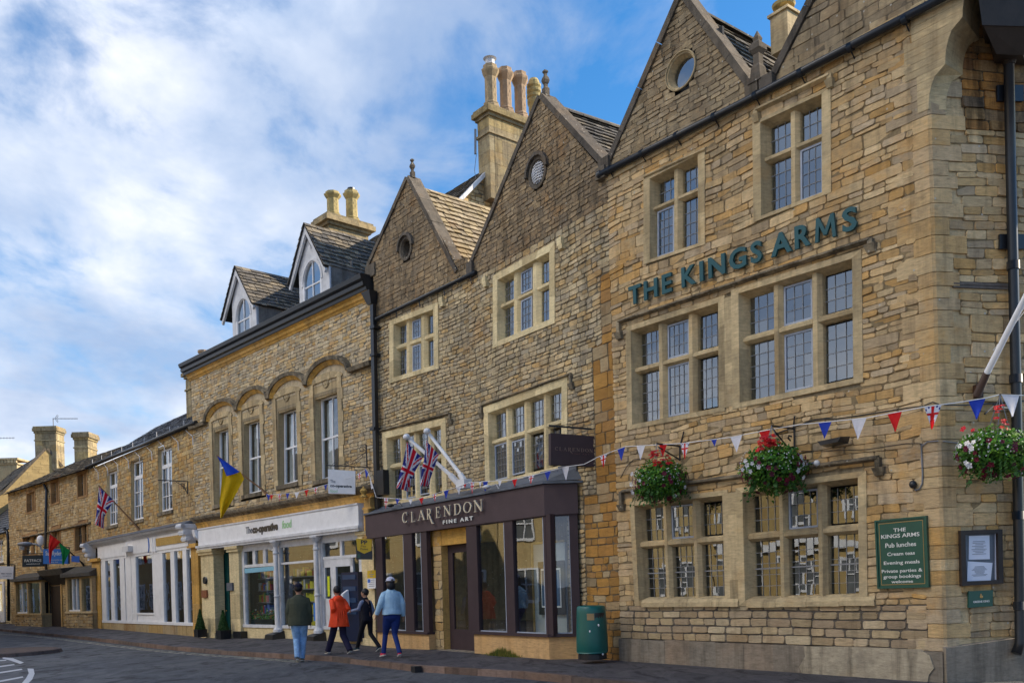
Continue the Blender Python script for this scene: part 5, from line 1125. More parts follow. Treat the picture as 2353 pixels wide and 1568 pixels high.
# traced in the 400 px close-up: x scale 2353/400*... -> already converted to picture coordinates below
k_ = 400 / 2353 * .672
gl_ = [(c, 893.8 + a * k_, 893.8 + b * k_, 1108.8 + t * k_, 1108.8 + v * k_) for c, a, b, t, v in (('C', 290, 405, 575, 810), ('L', 460, 555, 565, 785), ('A', 605, 745, 535, 755), ('R', 780, 885, 505, 730), ('E', 962, 1062, 470, 702), ('N', 1125, 1270, 435, 668), ('D', 1325, 1480, 400, 645), ('O', 1528, 1682, 365, 610), ('N', 1730, 1910, 325, 585))]
for c, a, b, t, v in gl_:
    sl = -.155; hh = (v - t) - abs(sl) * (b - a); mid = (a + b) / 2; y0 = t + abs(sl) * (b - a) / 2; y1 = y0 + hh
    q = [(a - .5, y0 - sl * -(b - a) / 2 * -1 if 0 else y0 + abs(sl) * (b - a) / 2), (b, y0 - abs(sl) * (b - a) / 2), (b + .5, y1 - abs(sl) * (b - a) / 2), (a, y1 + abs(sl) * (b - a) / 2)]
    fq, _, _ = frame(PF, q, -.04); serif(ls, PF, fq, c, -.05, th=.035)
obj('fascia_lettering', ls, M_SILVER, None, 'large silver serif capitals on the plum gallery fascia', 'sign')
ls = MB(); q = [(893.8 + x * k_, 1108.8 + y * k_) for x, y in ((1085, 752), (1690, 660), (1690, 742), (1088, 826))]; text_on(ls, PF, q, 'FINE ART', -.03, th=.012, offset=.03, spacing=1.45); obj('small_lettering', ls, M_LETW, None, 'small white capitals reading FINE ART under the silver gallery name', 'sign')
# hanging sign of the gallery
PHs = Plane(at(1316, 1030, PCR.hit(1365, 1030, 0).y - .15).to_2d(), radians(17))
hg = thing('hanging_sign', PCR.w(*(lambda g: (g[0], 0, g[1]))(PCR.uv(1368, 1060))), 'plum box sign with serif name hanging from an iron arm above the gallery', 'sign', rot=PHs.phi)
qs = [(1265, 994), (1366, 1001), (1366, 1071), (1265, 1066)]; f, W_, H_ = frame(PHs, qs, 0)
m = MB(); m.bar(PHs, f, 0, 1, 0, 1, 0, .14); obj('box', m, M_PLUM, hg)
m = MB(); Ls = 'CLARENDON'
for i, c in enumerate(Ls): u0 = .09 + i * .0985; serif(m, PHs, sub(f, u0, u0 + .074, .43 + .0 * i, .545), c, -.002, th=.004)
obj('lettering', m, plain('dull_gold', (.23, .15, .12), .4, .05), hg)
m = MB(); text_on(m, PHs, None, 'FINE ART', -.002, th=.003, f=sub(f, .48, .88, .60, .635), spacing=1.4); obj('small_lettering', m, plain('dull_red', (.16, .06, .05), .5, .05), hg)
m = MB(); yy = PHs.hit(1262, 978).y
A = PHs.hit(1261, 977, .07); Bq = PHs.hit(1368, 986, .07); Cq = PHs.hit(1367, 966, .07)
m.tube([A, Bq], .025, 4); m.tube([PHs.hit(1290, 976, .07), Cq], .008, 4); m.tube([Cq, PHs.hit(1368, 1068, .07)], .03, 4)
for x in (1273, 1350): m.tube([PHs.hit(x, 979, .07), PHs.hit(x, 998, .07)], .008, 4)
obj('bracket', m, M_IRON, hg)
m = MB()
for x in (862, 1134): pass
# two small trough lights on the fascia roof
for i, (x, y, lab) in enumerate(((897, 1160, 'black floodlight on a bent arm at the left of the gallery fascia'), (1118, 1118, 'pale floodlight on the gallery fascia roof beside the flagpoles'))):
    m = MB(); o = PF.hit(x, y, -.15); m.ell(o, .13, .09, .05, 10, 6, PF.phi); m.tube([o, PF.hit(x + 22, y - 6, .1), PF.hit(x + 30, y + 8, .1)], .012, 5); obj('fascia_floodlight', m, M_BLACK if i == 0 else M_WDIRT, None, lab, 'light')
# ================================================================== THE ARCHED SHOP (food store)
ob = thing('arched_shop', PO, 'stone shop building with four arched hood moulds, two white dormers and a black cornice', 'building')
sO0 = PO.uv(449, 1200)[0]; sO1 = 0.0
zc_b = (PO.uv(445, 868)[1] + PO.uv(838, 697)[1]) / 2          # top of visible masonry
zst = (PO.uv(443, 1194)[1] + PO.uv(847, 1117)[1]) / 2          # string course above the shopfront
M_SASHG = glass_mat('sash_glass', .2, wav=.006)
holes = []
sash = [((504, 990), (538, 980), (539, 1152), (505, 1160)), ((572, 971), (610, 961), (612, 1127), (573, 1138)), ((652, 947), (694, 935), (696, 1104), (653, 1117)), ((737, 916), (789, 900), (790, 1090), (740, 1106))]
Wq = []
for q in sash:
    w_, h, f, Wd, Hd = reveal_window(PO, q, ob, d=.20, fw=.07, vb=((.5, .035, .02, .98),), hb=((.5, .06, .03, .97),), ny=2, glass=M_SASHG, wall=M_ASH, tilt=.006)
    m = MB(); m.bar(PO, f, .10, .34, .06, .97, .34, .36); m.bar(PO, f, .72, .92, .06, .97, .34, .36); obj('curtain', m, M_WDIRT, w_)
    Wq.append((f, Wd, Hd)); holes.append(h)
arch = [((477, 972), (514, 919), (549, 941)), ((549, 941), (586, 892), (622, 915)), ((622, 915), (667, 858), (709, 886)), ((709, 886), (757, 822), (808, 859))]
surr = MB(); tym = MB(); hood = MB(); soff = MB(); zspr = sum(PO.uv(*a[0])[1] + PO.uv(*a[2])[1] for a in arch) / 8; zcr = sum(PO.uv(*a[1])[1] for a in arch) / 4
centres = []
for (f, Wd, Hd), (a, b, c) in zip(Wq, arch):
    sa, sc_ = PO.uv(*a)[0], PO.uv(*c)[0]; cx_ = (f(0, .0)[0] + f(1, .0)[0]) / 2; centres.append((cx_, sa, sc_, f, Wd, Hd))
edges = [centres[0][1]] + [(centres[i][2] + centres[i + 1][1]) / 2 for i in range(3)] + [centres[3][2]]
NA = 14
for i, (cx_, sa, sc_, f, Wd, Hd) in enumerate(centres):
    l, r = edges[i], edges[i + 1]; cc_ = (l + r) / 2; rad = (r - l) / 2; rise = zcr - zspr
    top = lambda t, k=0, g=0: (cc_ + cos(t) * (rad - k), zspr + sin(t) ** 1.1 * (rise - k * .8) + g if sin(t) > 0 else zspr + g)
    for j in range(NA):
        a, b = pi - pi * j / NA, pi - pi * (j + 1) / NA; c = stonec()
        P0, P1 = top(a), top(b); Q0, Q1 = top(a, .10), top(b, .10); R0, R1 = top(a, .26), top(b, .26)
        e = PO.w
        hood.hexa([e(P0[0], -.20, P0[1] + .03), e(P1[0], -.20, P1[1] + .03), e(Q1[0], -.17, Q1[1]), e(Q0[0], -.17, Q0[1])], [e(P0[0], .0, P0[1] + .07), e(P1[0], .0, P1[1] + .07), e(Q1[0], .0, Q1[1]), e(Q0[0], .0, Q0[1])], c)
        soff.hexa([e(Q0[0], -.12, Q0[1]), e(Q1[0], -.12, Q1[1]), e(R1[0], -.03, R1[1]), e(R0[0], -.03, R0[1])], [e(Q0[0], .0, Q0[1]), e(Q1[0], .0, Q1[1]), e(R1[0], .0, R1[1]), e(R0[0], .0, R0[1])], c)
    # dressed surround from arch to sill, with the window left open
    (u0, z0), (u1, z1) = f(0, 0), f(1, 0); zb = (f(0, 1)[1] + f(1, 1)[1]) / 2 - .16; ztw = max(z0, z1) + .012; x0, x1 = min(u0, f(0, 1)[0]) - .012, max(u1, f(1, 1)[0]) + .012
    ow_ = .30
    for j in range(9):
        za, zc2 = lerp(zb, zspr - .05, j / 9), lerp(zb, zspr - .05, (j + 1) / 9); k = .0 if j % 2 else .07
        surr.box(PO, x0 - ow_ + k, x0, -.035, .12, za + .002, zc2 - .002, stonec()); surr.box(PO, x1, x1 + ow_ - k, -.035, .12, za + .002, zc2 - .002, stonec())
    # arched head ring and tympanum
    zt_ = zspr - .05; rx, rz = (x1 - x0) / 2 + .0, min((zcr - zt_) - .62, .62); cxw = (x0 + x1) / 2; ro = ow_
    for j in range(NA):
        a, b = pi - pi * j / NA, pi - pi * (j + 1) / NA; c = stonec()
        o = lambda t: (cxw + cos(t) * (rx + ro), zt_ + max(ztw + .1 - zt_, 0) + abs(sin(t)) * (rz + .22)); n_ = lambda t: (cxw + cos(t) * rx, zt_ + max(ztw + .1 - zt_, 0) + abs(sin(t)) * rz)
        A_, B_, C_, D2 = o(a), o(b), n_(b), n_(a)
        surr.hexa([PO.w(A_[0], -.035, A_[1]), PO.w(B_[0], -.035, B_[1]), PO.w(C_[0], -.035, C_[1]), PO.w(D2[0], -.035, D2[1])], [PO.w(A_[0], .1, A_[1]), PO.w(B_[0], .1, B_[1]), PO.w(C_[0], .1, C_[1]), PO.w(D2[0], .1, D2[1])], c)
    hb_ = zt_ + max(ztw + .1 - zt_, 0)
    if hb_ > zt_: surr.box(PO, x0 - ow_, x0, -.034, .1, zt_, hb_, stonec()); surr.box(PO, x1, x1 + ow_, -.034, .1, zt_, hb_, stonec())
    tym.box(PO, x0 - .02, x1 + .02, .02, .18, min(z0, z1) - .02, hb_, stonec())
    tym.add([PO.w(cxw + cos(pi * k / 12) * (rx + .02), .05, hb_ + sin(pi * k / 12) * (rz + .02)) for k in range(13)], [tuple(range(13))], stonec())
    for k in range(4):
        t = pi / 4 + k * pi / 2; o_ = PO.w(cxw + cos(t) * .085, .045, hb_ + rz * .42 + sin(t) * .085)
        tym.tube([o_ + Vector((0, 0, 0)), PO.w(cxw + cos(t) * .085, .0, hb_ + rz * .42 + sin(t) * .085)], .05, 8, c=(.1, .1, 1)); 
    tym.tube([PO.w(cxw + cos(t) * .2, -.0, hb_ + rz * .42 + sin(t) * .2) for t in [2 * pi * k / 14 for k in range(15)]], .02, 5)
    holes.append([(x0 - ow_ + .05, zb), (x1 + ow_ - .05, zb), (x1 + ow_ - .05, zspr), (x0 - ow_ + .05, zspr)])
    holes.append([(cc_ + cos(t) * (rad - .16), zspr - .1 + sin(t) * (rise - .05)) for t in [pi * k / 12 for k in range(13)]])
obj('arch_surround', surr, M_ASH, ob); obj('tympanum', tym, M_ASH, ob); obj('hood_soffit', soff, M_OCH, ob)
cc0 = stonec()
for s0_, s1_ in ((sO0, edges[0]), (edges[4], -.05)):
    hood.hexa([PO.w(s0_, -.2, zspr + .03), PO.w(s1_, -.2, zspr + .03), PO.w(s1_, -.17, zspr - .09), PO.w(s0_, -.17, zspr - .09)], [PO.w(s0_, 0, zspr + .07), PO.w(s1_, 0, zspr + .07), PO.w(s1_, 0, zspr - .10), PO.w(s0_, 0, zspr - .10)], cc0)
obj('hood_mould', hood, M_HOOD, ob)
bk_ = MB(); bk_.face([PO.w(edges[0], .03, zspr - .6), PO.w(edges[4], .03, zspr - .6), PO.w(edges[4], .03, zcr), PO.w(edges[0], .03, zcr)], (.4, .5, 1))
wa = MB(); masonry(wa, PO, [(sO0, zst), (sO1, zst), (sO1, zc_b), (sO0, zc_b)], holes, h=(.085, .13), w=(.18, .4), gap=.010, prot=(.002, .014), wave=.005)
for i in range(4):
    l, r, cx_ = edges[i], edges[i + 1], centres[i][0]
    # fill the arch spandrels behind the hoods with plain dressed stone
    f = centres[i][3]; zt = max(f(0, 0)[1], f(1, 0)[1])
    n_ = 14; cc_ = (l + r) / 2; rad = (r - l) / 2; rise = zcr - zspr
    for j in range(n_):
        a, b = lerp(l, r, j / n_), lerp(l, r, (j + 1) / n_); hh = lambda s: zspr + max(0, 1 - ((s - cc_) / rad) ** 2) ** .55 * rise
        wa.face([PO.w(a, .008, zspr - .12), PO.w(b, .008, zspr - .12), PO.w(b, .008, hh(b)), PO.w(a, .008, hh(a))], (.5, .5, 1)) if not (centres[i][3](0, 0)[0] < (a + b) / 2 < centres[i][3](1, 0)[0] and zt > zspr) else None
obj('wall', wa, M_O, ob)
# cornice: ochre moulding, black boxed gutter
def run(P, s0, s1, prof, z, nseg, mat, name, parent, z2=None):
    m = MB(); z2 = z if z2 is None else z2
    for k in range(nseg):
        a, b = k / nseg, (k + 1) / nseg; c = stonec(); g = .002
        A = [P.w(lerp(s0, s1, a) + g, d, lerp(z, z2, a) + e) for d, e in prof]; B = [P.w(lerp(s0, s1, b) - g, d, lerp(z, z2, b) + e) for d, e in prof]; n = len(prof)
        m.add(A + B, [(i, (i + 1) % n, n + (i + 1) % n, n + i) for i in range(n)] + [tuple(range(n)), tuple(range(n, 2 * n))], c)
    return obj(name, m, mat, parent)
run(PO, sO0 - .12, -.02, [(.1, 0), (-.03, 0), (-.06, .06), (-.10, .09), (-.12, .17), (-.20, .22), (.1, .24)], zc_b - .02, 14, M_OCH, 'cornice', ob)
run(PO, sO0 - .25, -.02, [(.2, .24), (-.20, .24), (-.22, .33), (-.31, .35), (-.33, .45), (-.30, .48), (-.38, .53), (-.41, .65), (-.37, .68), (.3, .68)], zc_b - .02, 4, M_BLACK, 'gutter', ob)
zct = zc_b + .7
run(PO, sO0 - .05, -.02, [(.05, 0), (-.05, 0), (-.10, .07), (-.20, .12), (-.24, .2), (-.20, .23), (.05, .27)], zst - .18, 12, M_HOOD, 'string_course', ob)
run(PO, sO0 + .3, -.1, [(.05, -.25), (-.05, -.25), (-.10, -.1), (-.16, -.02), (.05, 0)], zst - .18, 12, M_OCH, 'string_course', ob)
# rainwater pipe, square hopper
m = MB(); xw = .13; s, z = PO.uv(856, 700, -.15)
for (xa, ya), (xb, yb) in (((857, 700), (860, 850)), ((860, 850), (863, 1000)), ((863, 1000), (868, 1175))):
    a, b = PO.uv(xa, ya, -.16), PO.uv(xb, yb, -.16); m.hexa([PO.w(a[0] - .075, -.22, a[1]), PO.w(a[0] + .075, -.22, a[1]), PO.w(b[0] + .075, -.22, b[1]), PO.w(b[0] - .075, -.22, b[1])], [PO.w(a[0] - .075, -.10, a[1]), PO.w(a[0] + .075, -.10, a[1]), PO.w(b[0] + .075, -.10, b[1]), PO.w(b[0] - .075, -.10, b[1])])
for y in (752, 815, 985): a = PO.uv(860, y, -.16); m.box(PO, a[0] - .11, a[0] + .11, -.25, -.02, a[1] - .04, a[1] + .04)
a = PO.uv(853, 690, -.16); m.hexa([PO.w(a[0] - .26, -.34, a[1] + .25), PO.w(a[0] + .16, -.34, a[1] + .25), PO.w(a[0] + .1, -.24, a[1] - .12), PO.w(a[0] - .1, -.24, a[1] - .12)], [PO.w(a[0] - .26, -.05, a[1] + .25), PO.w(a[0] + .16, -.05, a[1] + .25), PO.w(a[0] + .1, -.05, a[1] - .12), PO.w(a[0] - .1, -.05, a[1] - .12)])
a = PO.uv(868, 1110, -.16); m.box(PO, a[0] + .1, a[0] + .42, -.26, -.06, a[1] - .35, a[1] + .35)
obj('downpipe', m, M_BLACK, ob)
# dormers
def dormer(P, apex, lfoot, rfoot, pl, pr, ybot, winq, ridge_end, dset, lit=False):
    A = P.uv(*apex, dset); Lf = P.uv(*lfoot, dset); Rf = P.uv(*rfoot, dset); p0 = P.uv(pl[0], pl[1], dset); p1 = P.uv(pr[0], pr[1], dset); zb = P.uv(pl[0], ybot, dset)[1] - .3
    zf = (Lf[1] + Rf[1]) / 2; half = (Rf[0] - Lf[0]) / 2; mid = A[0]; e = P.w; D2 = dset + 4.2
    s0, s1 = p0[0], p1[0]; zt = (p0[1] + p1[1]) / 2
    dm = MB(); zap = A[1] - .12
    pol = [(s0, zb), (s1, zb), (s1, zt), (mid, zap - .12), (s0, zt)]
    # front panel with an arched opening built as strips
    wx0, wx1 = P.uv(winq[0], 700, dset)[0], P.uv(winq[1], 700, dset)[0]; wz = P.uv(winq[0], winq[2], dset)[1]; wz1 = P.uv((winq[0] + winq[1]) / 2, winq[3], dset)[1]; cx_ = (wx0 + wx1) / 2; rw_ = (wx1 - wx0) / 2; zspring = wz1 - rw_ * 1.25
    n = 24
    for k in range(n):
        a, b = lerp(s0, s1, k / n), lerp(s0, s1, (k + 1) / n); ms = (a + b) / 2
        roofz = lambda s: zt + (zap - zt) * (1 - abs(s - mid) / ((s1 - s0) / 2)) if abs(s - mid) < (s1 - s0) / 2 else zt
        if wx0 < ms < wx1:
            at_ = lambda s: zspring + math.sqrt(max(0, 1 - ((s - cx_) / rw_) ** 2)) * (wz1 - zspring)
            dm.hexa([e(a, dset, roofz(a)), e(b, dset, roofz(b)), e(b, dset, at_(b)), e(a, dset, at_(a))], [e(a, dset + .1, roofz(a)), e(b, dset + .1, roofz(b)), e(b, dset + .1, at_(b)), e(a, dset + .1, at_(a))])
        else: dm.hexa([e(a, dset, roofz(a)), e(b, dset, roofz(b)), e(b, dset, zb), e(a, dset, zb)], [e(a, dset + .1, roofz(a)), e(b, dset + .1, roofz(b)), e(b, dset + .1, zb), e(a, dset + .1, zb)])
    m2 = 12
    for k in range(m2):                                            # raised arch moulding
        t0, t1 = pi * k / m2, pi * (k + 1) / m2; o = lambda t, r: (cx_ + cos(t) * (rw_ + r), zspring + sin(t) * (wz1 - zspring + r))
        q = [o(t0, .12), o(t1, .12), o(t1, .04), o(t0, .04)]; dm.hexa([e(x, dset - .03, y) for x, y in q], [e(x, dset + .01, y) for x, y in q])
    d = obj('dormer', dm, M_WDIRT, ob)
    bb = MB()
    for sg, ft in ((-1, Lf), (1, Rf)):                             # bargeboards
        x0, x1 = mid, mid + sg * half * 1.04; z0, z1 = A[1] - .03, zf - .1; w_ = .22
        bb.hexa([e(x0, dset - .14, z0), e(x1, dset - .14, z1), e(x1 - sg * w_ * .3, dset - .14, z1 - w_ * .35), e(x0, dset - .14, z0 - w_ * 1.5)], [e(x0, dset - .06, z0), e(x1, dset - .06, z1), e(x1 - sg * w_ * .3, dset - .06, z1 - w_ * .35), e(x0, dset - .06, z0 - w_ * 1.5)])
    obj('bargeboard', bb, M_WDIRT, d)
    or_ = MB(); zo = (wz1 + zap) / 2 + .05
    for k in range(5): t = pi * .2 + k * pi * .15; or_.tube([e(cx_, dset - .012, zo - .12), e(cx_ + cos(t) * .12, dset - .012, zo + sin(t) * .12 - .05)], .010, 4)
    or_.tube([e(cx_, dset - .012, zo - .2), e(cx_, dset - .012, zo + .2)], .012, 4); obj('ornament', or_, M_LEADC, d)
    wf_ = MB(); t = .022; wf_.box(P, cx_ - t, cx_ + t, dset + .02, dset + .06, zb, wz1); zz = lerp(wz, wz1, .42); wf_.box(P, wx0, wx1, dset + .024, dset + .056, zz - t, zz + t)
    for s_ in (wx0, wx1): wf_.box(P, s_ - .05, s_ + .05, dset - .01, dset + .08, zb, zspring)
    win = obj('window', wf_, M_WHITE, d); g = MB(); g.face([e(wx0, dset + .05, zb), e(wx1, dset + .05, zb), e(wx1, dset + .05, wz1), e(wx0, dset + .05, wz1)]); obj('pane', g, M_GLASSD, win)
    r_ = MB(); r_.box(P, s0 + .1, s1 - .1, dset + .9, dset + .95, zb, zt + .4); obj('room', r_, M_ROOMS, win)
    ck = MB(); ck.box(P, s0, s0 + .06, dset + .05, D2, zb, zt + .1, (.5, .5, .5)); ck.box(P, s1 - .06, s1, dset + .05, D2, zb, zt + .1, (.5, .5, .5)); obj('cheek', ck, M_REND, d)
    rf = MB(); tiles(rf, e(mid + half * 1.04, D2, zf), e(mid + half * 1.04, dset - .2, zf), e(mid, dset - .2, A[1]), e(mid, D2, A[1]), row=.19, w=(.2, .36)); tiles(rf, e(mid - half * 1.04, dset - .2, zf), e(mid - half * 1.04, D2, zf), e(mid, D2, A[1]), e(mid, dset - .2, A[1]), row=.19, w=(.2, .36)); obj('roof', rf, M_SLATE, d)
M_GLASSD = glass_mat('dormer_glass', .32, wav=.002)
dormer(PO, (549, 612), (514, 737), (584, 704), (533.5, 722), (588, 700), 783, (543, 574, 775, 688), None, .35)
dormer(PO, (709, 514), (674, 658), (755, 612), (687, 646), (756, 612), 709, (699, 739, 700, 600), None, .35)
# flat-pitched main roof, party chimney with two pots
rf = MB(); tiles(rf, PO.w(sO0, .0, zct - .2), PO.w(-.05, .0, zct - .2), PO.w(-.05, 5.5, zct + 1.7), PO.w(sO0, 5.5, zct + 1.7), row=.3); obj('roof', rf, M_SLATE, ob)
dch = 3.4; ca, cb_ = PO.uv(716, 530, dch), PO.uv(790, 520, dch)
cA = PO.uv(727, 500, dch); cB = PO.uv(783, 500, dch + 1.0)
PX = PO; zcap = PO.uv(745, 521, dch)[1]; s_m = PO.uv(745, 500, dch)[0]
st_ = stack(PX, s_m - .42, s_m + .32, dch, dch + 1.75, zcap - 2.2, zcap, ob, mat=M_CHIM, cap=.22, capz=.40, blockh=.6, band=False)
for k, (x, yt) in enumerate(((741, 443), (770, 441))):
    dd = dch + .42 + k * .85; o_ = PX.w(s_m - .05, dd, zcap + .42); tp = at(x, yt, o_.y).z; chimney_pot(o_, tp - o_.z, .27, st_, M_POTY, 0, rot=PX.phi)
m = MB(); o_ = PX.w(s_m - .05, dch + .42 + .85, zcap + .42); tp = at(770, 441, o_.y).z; m.loft(Vector((o_.x, o_.y, tp - .02)), [(.15, 0), (.15, .14), (.12, .14)], 10); obj('cowl', m, M_BLACK, st_)
# left party chimney
bd = MB(); bd.box(PO, sO0 + .1, -.2, 1.9, 8, 0, zct + 1.0); obj('rear_wall', bd, M_SLATE, ob)

# ------------------------------------------------------------------ food shopfront
PFo = Plane(PO.w(0, -.42, 0).to_2d(), PO.phi)
zf0 = (PFo.uv(453, 1254)[1] + PFo.uv(823, 1205)[1]) / 2; zf1 = (PFo.uv(453, 1218)[1] + PFo.uv(823, 1157)[1]) / 2
sa, sb = PFo.uv(455, 1230)[0], PFo.uv(823, 1180)[0]
m = MB(); m.box(PFo, sa, sb, 0, .45, zf0, zf1); obj('fascia', m, M_WHITE, ob)
m = MB(); m.box(PFo, sa - .1, sb + .08, -.08, .5, zf0 - .09, zf0 - .004); m.box(PFo, sa - .05, sb + .04, -.04, .5, zf0 - .16, zf0 - .09); m.box(PFo, sa - .02, sb, -.03, .45, zf1 + .004, zf1 + .05); obj('fascia_moulding', m, M_WDIRT, ob)
m = MB(); pr_ = [(0, .62), (-.45, .62), (-.40, .35), (-.12, .1), (0, 0)]
m.add([PFo.w(sa - .02, d + .3, zf0 + z) for d, z in pr_] + [PFo.w(sa - .22, d + .3, zf0 + z) for d, z in pr_], [(0, 1, 2, 3, 4), (9, 8, 7, 6, 5)] + [(i, (i + 1) % 5, 5 + (i + 1) % 5, 5 + i) for i in range(5)]); obj('bracket', m, M_WHITE, ob)
sg = MB(); f, W_, H_ = frame(PFo, [(453, 1218), (823, 1157), (823, 1205), (453, 1254)], 0)
fx = lambda x: (PFo.uv(x, 1200)[0] - f(0, 0)[0]) / (f(1, 0)[0] - f(0, 0)[0])
text_on(sg, PFo, None, 'The', -.004, th=.01, offset=.01, f=sub(f, fx(565), fx(580), .26, .66)); obj('fascia_lettering', sg, M_LEAD, None, 'grey word before the bold store name on the long white fascia', 'sign')
sg = MB(); text_on(sg, PFo, None, 'co-operative', -.004, th=.015, offset=.045, f=sub(f, fx(581), fx(639), .26, .82)); obj('fascia_lettering', sg, M_BLACK, None, 'bold dark store name in the middle of the long white fascia', 'sign')
sg = MB(); text_on(sg, PFo, None, 'food', -.004, th=.01, offset=.015, f=sub(f, fx(649), fx(670), .22, .66)); obj('fascia_lettering', sg, plain('pale_green', (.35, .62, .30), .5, .03), None, 'pale green word food on the long white fascia', 'sign')
zg = -.15
def pier(P, x0, x1, z0, z1, d=0.0, dd=.5, cap=True, mat=None, name='pier', y=1350, base=True):
    s0, s1 = P.uv(x0, y, d)[0], P.uv(x1, y, d)[0]; m = MB(); nb = 4
    for k in range(nb): m.box(P, s0, s1, d, d + dd, lerp(z0, z1, k / nb) + .002, lerp(z0, z1, (k + 1) / nb) - .002, stonec())
    if cap: m.box(P, s0 - .07, s1 + .07, d - .07, d + dd, z1 - .2, z1 - .1, stonec()); m.box(P, s0 - .12, s1 + .12, d - .12, d + dd, z1 - .1, z1, stonec())
    if base: m.box(P, s0 - .06, s1 + .06, d - .06, d + dd, z0, z0 + .35, stonec())
    return obj(name, m, mat or M_CREAM, ob)
zt_ = zf0 - .16
pier(PFo, 463, 492, zg, zt_, .08, .4); pier(PFo, 528, 550, zg, zt_, .08, .4); pier(PFo, 832, 860, zg, zt_ - .02, .16, .3)
m = MB(); s0, s1 = PFo.uv(494, 1350, .55)[0], PFo.uv(526, 1350, .55)[0]; m.box(PFo, s0, s1, .55, .6, zg, zt_)
for a in ((.12, .88, .06, .45), (.12, .88, .52, .74), (.12, .88, .80, .96)):
    m.box(PFo, lerp(s0, s1, a[0]), lerp(s0, s1, a[1]), .535, .552, lerp(zg, zt_, a[2]), lerp(zg, zt_, a[3]))
dgo = obj('door', m, M_DOORG, ob); m = MB(); m.ell(PFo.w(lerp(s0, s1, .85), .5, 1.0), .03, .03, .03, 8, 6); obj('handle', m, M_GOLD, dgo)
m = MB(); s0, s1 = PFo.uv(552, 1350, .25)[0], PFo.uv(832, 1350, .25)[0]; zsl = PFo.uv(600, 1437, .2)[1]; m.box(PFo, s0, s1, .2, .5, -.2, zsl - .05, (.5, .5, 1)); obj('stall_riser', m, M_CREAM, ob)
# glazed front: frames in front of the glass
m = MB(); dpt = .22
def seg(x0, x1, z0, z1, d0=dpt, d1=dpt + .1): m.box(PFo, PFo.uv(x0, 1350, d0)[0], PFo.uv(x1, 1350, d0)[0], d0, d1, z0, z1)
ztr = PFo.uv(600, 1297, dpt)[1]; ztr2 = PFo.uv(780, 1279, dpt)[1]; zhd = PFo.uv(600, 1262, dpt)[1]
seg(553, 830, zsl - .05, zsl + .05, dpt - .06); seg(553, 832, zhd, zt_ + .02, dpt - .01, dpt + .12)
for x0, x1 in ((554, 562), (629, 645), (722, 742), (826, 833)): seg(x0, x1, zsl, zhd + .02, dpt - .02, dpt + .1)
seg(562, 630, ztr - .05, ztr + .05); seg(645, 722, ztr - .04, ztr + .03); seg(742, 827, ztr2 - .04, ztr2 + .05)
for x in (582, 585, 606, 609): seg(x, x + 3.2, ztr, zhd + .02, dpt + .003, dpt + .09)
seg(783, 788, ztr2, zhd + .02, dpt + .003)
for a in ((742, 747, zsl, ztr2), (760, 772, zsl, ztr2), (806, 812, zsl, ztr2), (742, 812, ztr2 - .28, ztr2 - .04), (742, 772, zsl, zsl + .9)): seg(a[0], a[1], a[2], a[3], dpt + .012, dpt + .08)
sfo = obj('shop_frame', m, M_WDIRT, ob)
for a_, b_, z0, z1 in ((560, 632, zsl, zhd), (643, 724, zsl, zhd), (740, 828, zsl, zhd)):
    m = MB(); x0, x1 = PFo.uv(a_, 1350, dpt + .05)[0], PFo.uv(b_, 1350, dpt + .05)[0]; m.face([PFo.w(x0, dpt + .05, z0), PFo.w(x1, dpt + .05, z0), PFo.w(x1, dpt + .05, z1 + .02), PFo.w(x0, dpt + .05, z1 + .02)]); obj('pane', m, M_GLASSS, sfo)
m = MB(); m.box(PFo, s0, s1, 2.4, 2.45, 0, zt_); m.box(PFo, s0, s1, .6, 2.4, zt_ - .2, zt_ - .15); obj('interior_wall', m, M_ROOMS, sfo)
# interior: shelves with goods
shf = thing('shop_shelf', PFo.w((s0 + s1) / 2, 1.2, 0), 'tall shop shelves of mixed coloured goods behind the food store window', 'shelf', rot=PFo.phi)
m = MB(); g = MB(); pal = [(.45, .05, .04), (.5, .42, .05), (.08, .25, .08), (.05, .1, .35), (.5, .5, .48), (.4, .2, .05), (.12, .12, .12)]
for sx0_, sx1_, d in ((592, 622, .8), (672, 700, .7), (700, 722, .62)):
    a, b = PFo.uv(sx0_, 1350, d)[0], PFo.uv(sx1_, 1350, d)[0]
    for k in range(5):
        z = .45 + k * .42; m.box(PFo, a, b, d, d + .3, z - .03, z); x = a + .03
        while x < b - .08:
            w_ = U(.07, .16); c = random.choice(pal) if sx0_ != 700 else random.choice([(.6, .55, .05), (.55, .5, .04), (.4, .1, .03)]); g.box(PFo, x, min(b, x + w_ - .01), d + .02, d + .2, z, z + U(.15, .34), c); x += w_
obj('rack', m, M_LEADC, shf); obj('goods', g, M_ATTR, shf)
fl_ = thing('flower_display', PFo.w(PFo.uv(600, 1400, .45)[0], .45, zsl), 'potted plants and bouquets displayed on the store window ledge', 'flowers', rot=PFo.phi)
m = MB(); a, b = PFo.uv(572, 1400, .4)[0], PFo.uv(628, 1400, .4)[0]; m.box(PFo, a, b, .36, .6, zsl - .1, zsl + .22); obj('tray', m, M_BLACK, fl_)
m = MB()
for k in range(160):
    s_ = U(a, b); z_ = zsl + .22 + abs(random.gauss(0, .14)); c = random.choice([(.05, .22, .05), (.08, .3, .07), (.5, .5, .45), (.5, .2, .05), (.05, .18, .04)]); o = PFo.w(s_, U(.38, .55), z_); m.ell(o, .03, .03, .025, 5, 4, c=c)
obj('blooms', m, M_ATTR, fl_)
